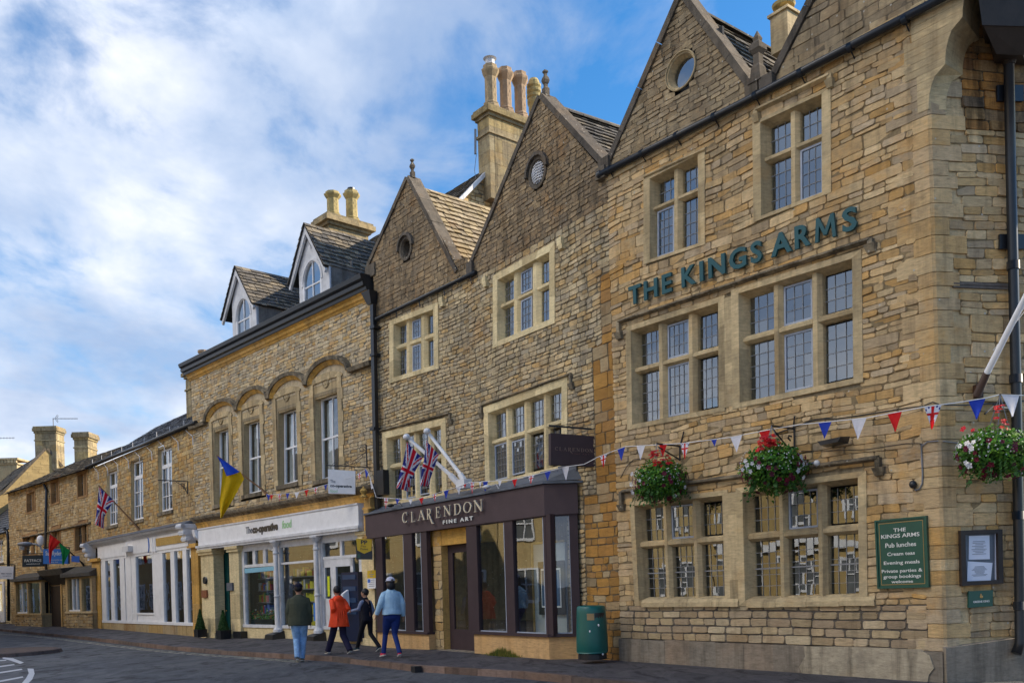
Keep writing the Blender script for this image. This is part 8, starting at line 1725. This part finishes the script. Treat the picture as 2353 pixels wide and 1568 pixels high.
# ================================================================== HANGING BASKETS
def basket(label, P, cx_, cy_, rx, ry, brk, reds, whites, seed, d=-.5):
    random.seed(seed); o = wp(P, cx_, cy_, d); k = o.y / F; t = thing('hanging_basket', o - Vector((0, 0, ry * k)), label, 'hanging basket', 'hanging flower baskets on the pub')
    m = MB(); m.tube([P.w(*(lambda g: (g[0], dd, g[1]))(P.uv(x, y, dd))) for x, y, dd in brk[0]], .018, 5)
    for line in brk[1:]: m.tube([wp(P, x, y, dd) for x, y, dd in line], .014, 5)
    obj('bracket', m, M_IRON, t)
    m = MB(); tp = wp(P, brk[0][0][0], brk[0][0][1], brk[0][0][2])
    for a in (0, 2.1, 4.2): m.tube([tp, o + Vector((cos(a) * rx * k * .5, sin(a) * rx * k * .5, -.0))], .006, 4)
    obj('chain', m, M_LEADC, t)
    m = MB(); Rx, Rz = rx * k, ry * k
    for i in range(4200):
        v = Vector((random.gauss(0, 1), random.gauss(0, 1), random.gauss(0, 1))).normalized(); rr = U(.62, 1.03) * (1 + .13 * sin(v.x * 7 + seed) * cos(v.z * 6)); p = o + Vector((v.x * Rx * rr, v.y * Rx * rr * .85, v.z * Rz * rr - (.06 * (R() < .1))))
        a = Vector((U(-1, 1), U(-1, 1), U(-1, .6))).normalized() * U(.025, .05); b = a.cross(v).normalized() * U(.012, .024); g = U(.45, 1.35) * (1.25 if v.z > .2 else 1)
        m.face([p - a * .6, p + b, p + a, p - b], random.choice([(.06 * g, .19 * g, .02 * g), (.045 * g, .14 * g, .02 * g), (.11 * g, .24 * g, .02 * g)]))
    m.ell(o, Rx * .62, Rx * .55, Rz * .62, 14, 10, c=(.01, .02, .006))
    for i in range(26):                                   # trailing stems
        v = Vector((U(-1, 1), U(-1, .2), 0)).normalized() * Rx * U(.5, .95); p = o + v + Vector((0, 0, -Rz * .5)); q = p + Vector((v.x * .25, v.y * .2, -Rz * U(.3, .75))); 
        for j in range(7): w_ = p.lerp(q, j / 6); s_ = Vector((U(-1, 1), U(-1, 1), U(-1, 1))) * .03; m.face([w_ + s_, w_ + Vector((.02, 0, .02)), w_ - s_, w_ + Vector((-.02, 0, -.02))], (.04, .11, .02))
    obj('foliage', m, M_LEAF, t)
    def flowers(pts, r0, r1, cols, nm):
        m = MB()
        for p in pts:
            nrm = (p - o).normalized() if (p - o).length > 0 else Vector((0, -1, 0)); a = nrm.orthogonal().normalized(); b = nrm.cross(a); r_ = U(r0, r1); c = random.choice(cols); n = 5; ph = U(0, 6)
            for q in range(n):
                t0 = ph + 2 * pi * q / n; e = a * cos(t0) + b * sin(t0); f_ = a * cos(t0 + .55) + b * sin(t0 + .55); g_ = a * cos(t0 - .55) + b * sin(t0 - .55); j = U(.85, 1.1)
                m.face([p, p + g_ * r_ * .75 + nrm * .01, p + e * r_ + nrm * .004, p + f_ * r_ * .75 + nrm * .01], (c[0] * j, c[1] * j, c[2] * j))
        obj(nm, m, M_PETAL, t)
    def on(th, ph, rr=1.06): v = Vector((cos(th) * cos(ph), sin(th) * cos(ph), sin(ph))); return o + Vector((v.x * Rx * rr, v.y * Rx * rr * .85, v.z * Rz * rr))
    flowers([at(x + random.gauss(0, s_), y + random.gauss(0, s_ * .75), o.y - Rx * .5 + U(-.05, .05)) for x, y, s_, n in reds for _ in range(int(n * .7))], .03, .05, [(.62, .02, .02), (.70, .03, .035), (.55, .01, .03)], 'red_geraniums')
    flowers([on(U(2.6, 5.6), U(-.25, .75)) for _ in range(95)], .008, .015, [(.68, .7, .72)], 'small_white_flowers')
    flowers([at(x, y, o.y - Rx * .75) for x, y in whites], .035, .055, [(.72, .72, .74), (.62, .62, .68)], 'white_petunias')
    flowers([on(U(2.9, 6.4), U(-1.2, .35)) for _ in range(46)], .035, .055, [(.13, .005, .035), (.16, .006, .03), (.08, .004, .03)], 'dark_purple_petunias')
M_PETAL = attr_mat('petals', .6, .06, trans=.25)
basket('smaller hanging basket with red geraniums over the left ground floor pub window', PK, 1517, 1104, 60, 50, [[(1508, 1018, -.55), (1561, 1024, -.04), (1561, 1058, -.04)], [(1512, 1026, -.5), (1560, 1054, -.04)], [(1563, 1020, -.03), (1571, 990, -.05)]], [(1503, 1042, 6, 26), (1512, 1060, 8, 34), (1540, 1060, 7, 10)], [(1452, 1088), (1450, 1112), (1470, 1103), (1453, 1130), (1573, 1118), (1550, 1138)], 5)
basket('hanging basket with scarlet top flowers between the two ground floor pub windows', PK, 1777, 1074, 74, 60, [[(1772, 977, -.6), (1824, 984, -.04), (1825, 1040, -.04)], [(1775, 985, -.5), (1812, 1030, -.04)], [(1822, 984, -.03), (1825, 955, -.05)], [(1816, 1012, -.05), (1810, 1006, -.1), (1812, 1000, -.15), (1818, 1002, -.1)]], [(1760, 1008, 8, 34), (1775, 1016, 9, 30), (1744, 1028, 6, 14)], [(1712, 1058), (1716, 1068), (1728, 1064), (1706, 1078), (1840, 1050), (1845, 1065), (1724, 1082), (1833, 1080), (1743, 1072), (1845, 1096)], 8)
basket('largest hanging basket with white trailing blooms on the splayed stone corner', PH, 2290, 1040, 86, 60, [[(2297, 907, -.7), (2298, 935, -.3), (2340, 940, -.02)], [(2262, 950, -.45), (2288, 925, -.1)]], [(2291, 936, 6, 10), (2230, 985, 8, 4), (2300, 975, 16, 9)], [(2222, 1018), (2228, 1024), (2236, 1015), (2219, 1062), (2226, 1068), (2205, 1024), (2232, 1030)], 3, d=-.62)
random.seed(77)
m = MB()
for i in range(700):
    x = random.gauss(1160, 18); o = PF.hit(x, 1502, -.02); o.z = 0; o = Vector((o.x, o.y, U(-.02, .02))) - Vector((PF.n.x, PF.n.y, 0)) * U(-.02, .16); h_ = U(.05, .22) * math.exp(-((x - 1160) / 26) ** 2); a = Vector((U(-.03, .03), U(-.03, .03), h_ + .02)); b = Vector((.008, .003, 0)); c = random.choice([(.30, .27, .04), (.18, .22, .04), (.36, .28, .06), (.10, .14, .03)]); m.face([o - b, o + b, o + a], c)
obj('weed_tuft', m, M_LEAF, None, 'yellow green moss and weeds growing at the foot of the gallery bay', 'weeds')
# ================================================================== PEOPLE
def remesh(o, vox, sm=3, fac=.5):
    r_ = o.modifiers.new('remesh', 'REMESH'); r_.mode = 'VOXEL'; r_.voxel_size = vox; r_.use_smooth_shade = True
    s_ = o.modifiers.new('smooth', 'SMOOTH'); s_.iterations = sm; s_.factor = fac
def cloth_mat(name, col, rough=.85, bump=.35, sc=14, var=.14): return plain(name, col, rough, var, 7, bump=bump, bscale=sc, spec=.25)
def person(label, foot, ytop, heading, sp, rootname='person'):
    base_ = ground(foot[0], foot[1], sp.get('z', 0)); H = at(foot[0], ytop, base_.y).z - base_.z; H = sp.get('H', H)
    fwd = Vector((cos(heading), sin(heading), 0)); rt = Vector((fwd.y, -fwd.x, 0))
    hs_ = H / 1.72
    def w(x, y, z): return base_ + rt * (x * hs_) + fwd * (y * hs_) + Vector((0, 0, z * hs_))
    W3 = lambda p: w(*p)
    lean = sp.get('lean', .03); bulk = sp.get('bulk', 1.0); sw = sp.get('sw', .175) * .86
    hipz, shz = .90, 1.375
    hipL, hipR = (-.085, 0, hipz), (.085, 0, hipz); chest = (0, lean, 1.22); neck = (0, lean * 1.2, 1.46); hd = (sp.get('hx', 0), lean * 1.3 + .01, 1.60)
    La, Ra = sp['L'], sp['R']                       # (knee),(ankle),(toe)
    aL, aR = [[(p[0] - (.045 if p[0] > 0 else -.045), p[1], p[2]) for p in a] for a in (sp['armL'], sp['armR'])]                 # (elbow),(wrist)
    shL, shR = (-sw, lean, shz), (sw, lean, shz)
    hturn = sp.get('turn', 0.0); hf = Matrix.Rotation(hturn, 3, 'Z') @ fwd; hr = Vector((hf.y, -hf.x, 0)); hc = w(*hd)
    def hw(x, y, z): return hc + hr * (x * hs_) + hf * (y * hs_) + Vector((0, 0, z * hs_))
    b = MB()
    b.ell(hc, .082 * hs_, .10 * hs_, .118 * hs_, 16, 12, rot=math.atan2(hf.y, hf.x) - pi / 2)
    b.ell(hw(0, .045, -.06), .052 * hs_, .05 * hs_, .055 * hs_, 12, 8)                       # jaw
    b.tube([hw(0, .088, .02), hw(0, .112, -.022), hw(0, .09, -.03)], [.010, .016, .012], 6)    # nose
    b.tube([hw(-.02, .088, -.052), hw(.02, .088, -.052)], .009, 5)                            # lips
    for s_ in (-1, 1): b.ell(hw(s_ * .077, -.005, -.01), .012, .022, .032, 8, 6)
    b.tube([w(0, lean * 1.1, 1.40), w(0, lean * 1.2, 1.50), hw(0, -.005, -.04)], [.065 * hs_, .055 * hs_, .055 * hs_], 10)
    b.tube([w(0, 0, .92), W3(chest), w(0, lean, 1.42)], [.12 * hs_, .13 * hs_, .09 * hs_], 10)
    for hp_, (k, a, t) in ((hipL, La), (hipR, Ra)): b.tube([W3(hp_), W3(k), W3(a)], [.075 * hs_, .05 * hs_, .035 * hs_], 8)
    for s_, (sh_, (e, wr)) in ((-1, (shL, aL)), (1, (shR, aR))):
        b.tube([W3(sh_), W3(e), W3(wr)], [.045 * hs_, .035 * hs_, .024 * hs_], 8)
        d = (W3(wr) - W3(e)).normalized(); c = W3(wr) + d * .05; up = d.cross(fwd).normalized()
        b.ell(c, .026, .030, .048, 8, 6); 
        fd = fwd * .9
        for q in range(4):
            o = W3(wr) + d * .08 + fd * (.024 - .016 * q); L_ = (.072, .08, .075, .058)[q]; b.tube([o, o + d * L_ * .5 + fwd * .004, o + d * L_ + fwd * .02 - up * .006], [.0095, .009, .007], 6)
        o = W3(wr) + d * .025 + fd * .026; b.tube([o, o + fd * .028 + d * .025, o + fd * .03 + d * .058], [.011, .010, .008], 6)
    body = obj(rootname, b, sp['skin'], None, label, 'person'); remesh(body, .0085, 2)
    M_ = sp['mats']
    # top
    m = MB(); hem = sp.get('hem', .82); tw_ = sp.get('tw', .19) * bulk; dpth = sp.get('dp', .125) * bulk
    prof = sp.get('prof') or [(hem, 1.05, 1.12), (hem + .1, 1.0, 1.1), (1.0, .96, 1.05), (1.15, .98, 1.05), (1.28, 1.0, 1.0), (1.37, .86, .82), (1.42, .62, .65), (1.455, .40, .5), (1.475, .34, .46)]
    n = 22; vb = len(m.v)
    for z, fx_, fy in prof:
        ly = lean * max(0, (z - .9)) / .5
        for k in range(n):
            th = 2 * pi * k / n; wr_ = 1 + .03 * sin(th * 5 + z * 9); m.v.append(w(cos(th) * tw_ * fx_ * wr_, ly + sin(th) * dpth * fy * wr_, z + (.012 * sin(th * 3) if z == prof[0][0] else 0)))
    for i in range(len(prof) - 1):
        for k in range(n): m.f.append((vb + i * n + k, vb + i * n + (k + 1) % n, vb + (i + 1) * n + (k + 1) % n, vb + (i + 1) * n + k)); m.c.append((1, 1, 1)); m.mi.append(0); m.sm.append(True)
    for q in (0, (len(prof) - 1) * n): m.f.append(tuple(vb + q + k for k in range(n))); m.c.append((1, 1, 1)); m.mi.append(0); m.sm.append(True)
    arms = m if 'sleeve' not in M_ else MB(); ar = sp.get('ar', 1.0)
    for sh_, (e, wr) in ((shL, aL), (shR, aR)):
        e_, w_ = W3(e), W3(wr); arms.tube([W3((sh_[0] * .6, sh_[1], sh_[2] + .0)), W3((sh_[0] * 1.0, sh_[1], sh_[2] - .025)), W3(sh_).lerp(e_, .5), e_, e_.lerp(w_, .5), w_ + (w_ - e_).normalized() * .005], [.055 * ar * hs_, .066 * ar * hs_, .064 * ar * hs_, .058 * ar * hs_, .052 * ar * hs_, .043 * ar * hs_], 10)
    if sp.get('hood'):
        m.ell(w(0, lean - .10, 1.40), .12 * hs_, .07 * hs_, .09 * hs_, 14, 8, rot=math.atan2(rt.y, rt.x)); m.tube([w(-.10, lean - .02, 1.44), w(-.05, lean - .13, 1.38), w(.05, lean - .13, 1.38), w(.10, lean - .02, 1.44)], .035, 8)
    else: m.tube([w(cos(t) * .062, lean * 1.1 + sin(t) * .06, 1.468) for t in [2 * pi * k / 12 for k in range(13)]], .016, 6)
    if sp.get('folds'):
        for k in range(5): x = lerp(-.12, .12, k / 4); m.tube([w(x * .6, lean - dpth * 1.0, 1.30), w(x, -dpth * 1.08, 1.05), w(x * 1.2, -dpth * 1.16, hem + .03)], [.004, .014, .016], 6)
    o = obj(sp.get('topname', 'jacket'), m, M_['top'], body); remesh(o, .012, 3)
    if arms is not m: o = obj('sleeves', arms, M_['sleeve'], body); remesh(o, .012, 3)
    # trousers
    m = MB(); fl = sp.get('flare', 1.0)
    m.ell(w(0, 0, .88), .165 * bulk * hs_, .125 * bulk * hs_, .13 * hs_, 16, 10, rot=math.atan2(rt.y, rt.x))
    for hp_, (k, a, t) in ((hipL, La), (hipR, Ra)):
        a2 = (a[0], a[1], a[2] + .0); kk = W3(k); aa = W3(a2)
        m.tube([W3(hp_), W3(hp_).lerp(kk, .5), kk, kk.lerp(aa, .5), aa + Vector((0, 0, .0)), aa + (aa - kk).normalized() * .035], [.105 * bulk * hs_, .088 * bulk * hs_, .066 * fl * hs_, .060 * fl * hs_, .056 * fl * hs_, .058 * fl * hs_], 12)
        for j in range(3): q = kk.lerp(aa, .55 + .17 * j); m.tube([q + rt * .05 * fl, q - fwd * .055 * fl, q - rt * .05 * fl], .010, 5)
    o = obj('trousers', m, M_['legs'], body); remesh(o, .012, 3)
    for (k, a, t) in (La, Ra):
        m = MB(); aa, tt = W3((a[0], a[1], a[2] - .035)), W3(t); d = (tt - aa); d = d / d.length
        heel = aa - d * .05; m.tube([heel + Vector((0, 0, -.015)), aa + Vector((0, 0, -.005)), aa.lerp(tt, .55), tt], [.034, .043, .040, .028], 10); m.tube([aa + Vector((0, 0, .05)), aa + Vector((0, 0, -.01))], .042, 8)
        s_ = obj('shoe', m, M_['shoe'], body); remesh(s_, .008, 2)
        m = MB(); dn = Vector((0, 0, -.034)); nn = d.cross(Vector((0, 0, 1))).normalized()
        q = [(heel - d * .02, .03), (aa, .038), (aa.lerp(tt, .6), .045), (tt + d * .02, .03)]
        for i in range(3):
            (p0, r0_), (p1, r1_) = q[i], q[i + 1]; p0, p1 = p0 + dn, p1 + dn * .7; m.hexa([p0 - nn * r0_, p0 + nn * r0_, p1 + nn * r1_, p1 - nn * r1_], [p + Vector((0, 0, -.022)) for p in (p0 - nn * r0_, p0 + nn * r0_, p1 + nn * r1_, p1 - nn * r1_)])
        obj('sole', m, M_['sole'], s_)
    # hair and cap
    m = MB(); hl = sp.get('hairlen', 0)
    m.ell(hw(0, -.018, .025), .092 * hs_, .106 * hs_, .112 * hs_, 16, 10, rot=math.atan2(hf.y, hf.x) - pi / 2)
    if hl: m.ell(hw(0, -.045, -.06), .098 * hs_, .085 * hs_, .11 * hs_, 14, 10, rot=math.atan2(hf.y, hf.x) - pi / 2)
    o = obj('hair', m, M_['hair'], body); remesh(o, .009, 1)
    if 'cap' in M_:
        m = MB(); Rz_ = math.atan2(hf.y, hf.x) - pi / 2
        for i in range(7):
            p0, p1 = i / 7 * pi / 2, (i + 1) / 7 * pi / 2
            for k in range(20):
                t0, t1 = 2 * pi * k / 20, 2 * pi * (k + 1) / 20; c_ = lambda p, t: hw(cos(t) * .098 * cos(p), -.012 + sin(t) * .113 * cos(p), .045 + .092 * sin(p)); m.face([c_(p0, t0), c_(p0, t1), c_(p1, t1), c_(p1, t0)]); m.sm[-1] = True
        for k in range(6): t0, t1 = .45 + k * .37, .45 + (k + 1) * .37; c_ = lambda t, r: hw(cos(t) * r, -.01 + sin(t) * (r + (.075 if r > .1 else .01)), .045 - (.012 if r > .1 else 0)); m.face([c_(t0, .095), c_(t1, .095), c_(t1, .105), c_(t0, .105)])
        o = obj('cap', m, M_['cap'], body); s_ = o.modifiers.new('solid', 'SOLIDIFY'); s_.thickness = .006
        if sp.get('capback'):
            m = MB(); m.ell(hw(0, -.118, .065), .034, .012, .018, 10, 6, rot=Rz_); obj('cap_opening', m, M_['hair'], o)
    return body
SK = plain('skin_light_brown', (.42, .23, .15), .55, .08, 6); SK2 = plain('skin_olive', (.36, .20, .12), .55, .08, 6)
HAIR = plain('black_hair', (.010, .009, .012), .5, .3, 30, bump=.3); SOLE = plain('pale_sole', (.5, .48, .45), .7, .05)
street = math.atan2(PO.r.y, PO.r.x) + pi             # away to the left, along the facades
toward = math.atan2(1.0, -.42)
person('man in an olive jacket, light blue jeans and dark cap walking off the kerb', (690, 1519), 1339, math.atan2(1, -.15), dict(
    z=RZ, skin=SK, bulk=1.12, sw=.20, tw=.215, dp=.14, lean=.03, hem=.80, L=((-.075, .06, .50), (-.05, -.13, .13), (-.045, -.03, .06)), R=((.07, .14, .52), (.03, .06, .10), (.035, .21, .035)),
    armL=((-.27, .0, 1.12), (-.27, .05, .86)), armR=((.275, -.02, 1.12), (.285, .04, .87)), ar=1.15, flare=1.15, folds=False,
    mats=dict(top=cloth_mat('olive_cloth', (.055, .060, .040)), legs=cloth_mat('light_denim', (.24, .40, .64), var=.35), shoe=cloth_mat('brown_shoe', (.10, .085, .06)), sole=SOLE, hair=HAIR, cap=cloth_mat('dark_cap', (.014, .013, .03)))))
person('person in a bright orange hooded coat and navy trousers striding along the pavement', (781, 1502), 1345, math.atan2(1, -.75), dict(
    skin=SK2, bulk=1.05, sw=.175, lean=.06, hem=.70, tw=.20, dp=.15, prof=[(.70, 1.32, 1.45), (.80, 1.22, 1.35), (.95, 1.08, 1.15), (1.10, 1.0, 1.08), (1.25, .98, 1.0), (1.36, .84, .82), (1.42, .60, .65), (1.455, .42, .52), (1.475, .36, .48)],
    L=((-.09, .20, .50), (-.15, .36, .11), (-.16, .50, .045)), R=((.09, -.02, .48), (.12, -.30, .13), (.12, -.20, .045)), armL=((-.24, -.10, 1.15), (-.17, .05, .98)), armR=((.25, -.12, 1.14), (.17, .06, 1.0)), ar=1.2, flare=1.35, hood=True, folds=True,
    mats=dict(top=cloth_mat('orange_cloth', (.92, .07, .015), .6), legs=cloth_mat('navy_cloth', (.018, .016, .045)), shoe=cloth_mat('grey_shoe', (.10, .09, .085)), sole=SOLE, hair=HAIR)))
person('boy in black and grey with dark hair walking between the orange coat and blue sweatshirt', (846, 1495), 1351, math.atan2(1, -1.25), dict(
    skin=SK, bulk=.88, sw=.165, lean=.05, hem=.84, turn=.25, L=((-.08, .20, .50), (-.09, .34, .12), (-.09, .47, .06)), R=((.08, -.02, .48), (.09, -.34, .14), (.09, -.24, .04)), armL=((-.24, .12, 1.16), (-.30, .34, 1.12)), armR=((.25, -.02, 1.12), (.25, .12, .92)), ar=.95, flare=.98, topname='top',
    mats=dict(top=cloth_mat('black_cloth', (.010, .011, .02)), sleeve=cloth_mat('grey_blue_cloth', (.20, .24, .36)), legs=cloth_mat('black_trousers', (.008, .009, .014)), shoe=cloth_mat('dark_trainer', (.02, .05, .07)), sole=SOLE, hair=HAIR)))
person('woman in a white cap, pale blue sweatshirt and blue trousers with pink trainers', (903, 1508), 1325, math.atan2(1, -.50), dict(
    skin=SK, bulk=1.08, sw=.185, lean=.02, hem=.92, tw=.195, dp=.14, hairlen=1, capback=True, turn=.0, L=((-.09, .20, .50), (-.15, .18, .11), (-.17, .31, .05)), R=((.05, .0, .49), (.07, -.22, .12), (.09, -.12, .045)), armL=((-.30, -.02, 1.16), (-.37, .06, .93)), armR=((.28, -.04, 1.14), (.31, .02, .88)), ar=1.15, flare=.92, topname='sweatshirt',
    mats=dict(top=cloth_mat('pale_blue_cloth', (.36, .54, .70)), legs=cloth_mat('royal_navy_cloth', (.012, .03, .15)), shoe=cloth_mat('pink_trainer', (.62, .04, .09)), sole=SOLE, hair=HAIR, cap=cloth_mat('white_cap', (.62, .62, .74)))))
# ================================================================== ACROSS THE STREET (seen only as reflections in the glass)
M_OPP = stone_mat('sunny_house_stone', [(.50, .36, .15), (.46, .32, .14), (.54, .41, .2)], (.3, .2, .1), grime=.2, orange=.3)
random.seed(5)
M_OPPG = plain('dim_opposite_glass', (.13, .14, .145), .3, .4, 1)
Q0 = Vector((-21.5, -22.0)); Q1 = Vector((-25.0, 41.0)); dq = (Q1 - Q0).normalized(); L_ = (Q1 - Q0).length
labs = ['ochre stone house opposite with white sash windows, seen reflected in the pub glass', 'opposite house with a white shopfront, seen reflected in the gallery windows', 'opposite gabled house reflected in the pub windows', 'long opposite house reflected in the arched shop windows', 'opposite corner house reflected in the white shop windows', 'southern opposite house across the street from the stone corner'] + ['opposite houses beyond the bend, the nearest to the corner house, reflected in shop glass', 'opposite houses beyond the bend, the middle one, reflected in the cottage glass', 'opposite houses beyond the bend, the farthest one up the street']
cuts = [0, 10, 20, 29, 40, 52, L_]
d2 = Vector((-.66, .75)).normalized()
for i in range(9):
    P = Plane(Q0 + dq * cuts[i], math.atan2(dq.y, dq.x)) if i < 6 else Plane(Q1 + Vector((-.6, .5)) + d2 * 12.5 * (i - 6), math.atan2(d2.y, d2.x)); W_ = cuts[i + 1] - cuts[i] - .05 if i < 6 else 12.4; hgt = (6.4, 7.4, 6.8, 7.2, 6.2, 6.9, 6.8, 7.4, 6.5)[i]
    hs2 = thing('opposite_house', P, labs[i], 'house', 'houses on the far side of the street')
    m = MB(); m.box(P, 0, W_, 0, 6, -.1, hgt, (R(), R(), 1)); obj('wall', m, M_OPP, hs2)
    m = MB(); g = MB(); nn = int(W_ / 2.4)
    for k in range(nn):
        s_ = (k + .5) * W_ / nn
        for z0, z1, wd in ((.9, 2.4, .6), (4.0, 5.4, .42)):
            for a in ((s_ - wd - .1, s_ - wd, z0 - .1, z1 + .1), (s_ + wd, s_ + wd + .1, z0 - .1, z1 + .1), (s_ - wd, s_ + wd, z1, z1 + .1), (s_ - wd, s_ + wd, z0 - .14, z0), (s_ - .03, s_ + .03, z0, z1), (s_ - wd, s_ + wd, (z0 + z1) / 2 - .03, (z0 + z1) / 2 + .03)): m.box(P, a[0], a[1], -.1, .0, a[2], a[3])
            g.box(P, s_ - wd, s_ + wd, -.03, -.01, z0, z1)
    if i in (1, 3): m.box(P, .3, W_ - .3, -.25, 0, 2.9, 3.5)
    w_ = obj('window', m, M_WHITE, hs2); obj('pane', g, M_OPPG, w_)
    m = MB(); m.hexa([P.w(-.0, -.3, hgt), P.w(W_, -.3, hgt), P.w(W_, 3, hgt + 2.6), P.w(0, 3, hgt + 2.6)], [P.w(0, 6, hgt), P.w(W_, 6, hgt), P.w(W_, 3.1, hgt + 2.6), P.w(0, 3.1, hgt + 2.6)]); m.box(P, .2, 1.2, 2.4, 3.4, hgt, hgt + 3.6, (.5, .5, 1)); obj('roof', m, M_SLATE, hs2)
tr = thing('street_tree', (-15.5, 9.0, RZ), 'leafy green tree across the street, seen reflected in the ground floor pub window', 'tree')
m = MB(); m.tube([(-15.5, 9, RZ), (-15.4, 9.1, 1.6), (-15.6, 8.9, 3.2)], [.2, .15, .1], 8); m.tube([(-15.4, 9.1, 1.6), (-14.7, 9.5, 3.0)], [.1, .05], 6); m.tube([(-15.4, 9.1, 1.8), (-16.2, 8.5, 3.1)], [.1, .05], 6); obj('trunk', m, M_TRUNK, tr)
m = MB()
for i in range(2600):
    c = random.choice(((-15.5, 9, 3.4, 1.2), (-14.7, 9.6, 3.0, .9), (-16.3, 8.5, 3.1, .9), (-15.4, 8.8, 4.3, .8))); v = Vector((random.gauss(0, 1), random.gauss(0, 1), random.gauss(0, 1))).normalized() * c[3] * U(.5, 1); p = Vector(c[:3]) + v; a = Vector((U(-1, 1), U(-1, 1), U(-1, 1))).normalized() * .1; b = a.orthogonal().normalized() * .06; m.face([p - a, p + b, p + a, p - b], (.05 * U(.6, 1.4), .13 * U(.6, 1.4), .02))
obj('crown', m, M_LEAF, tr)
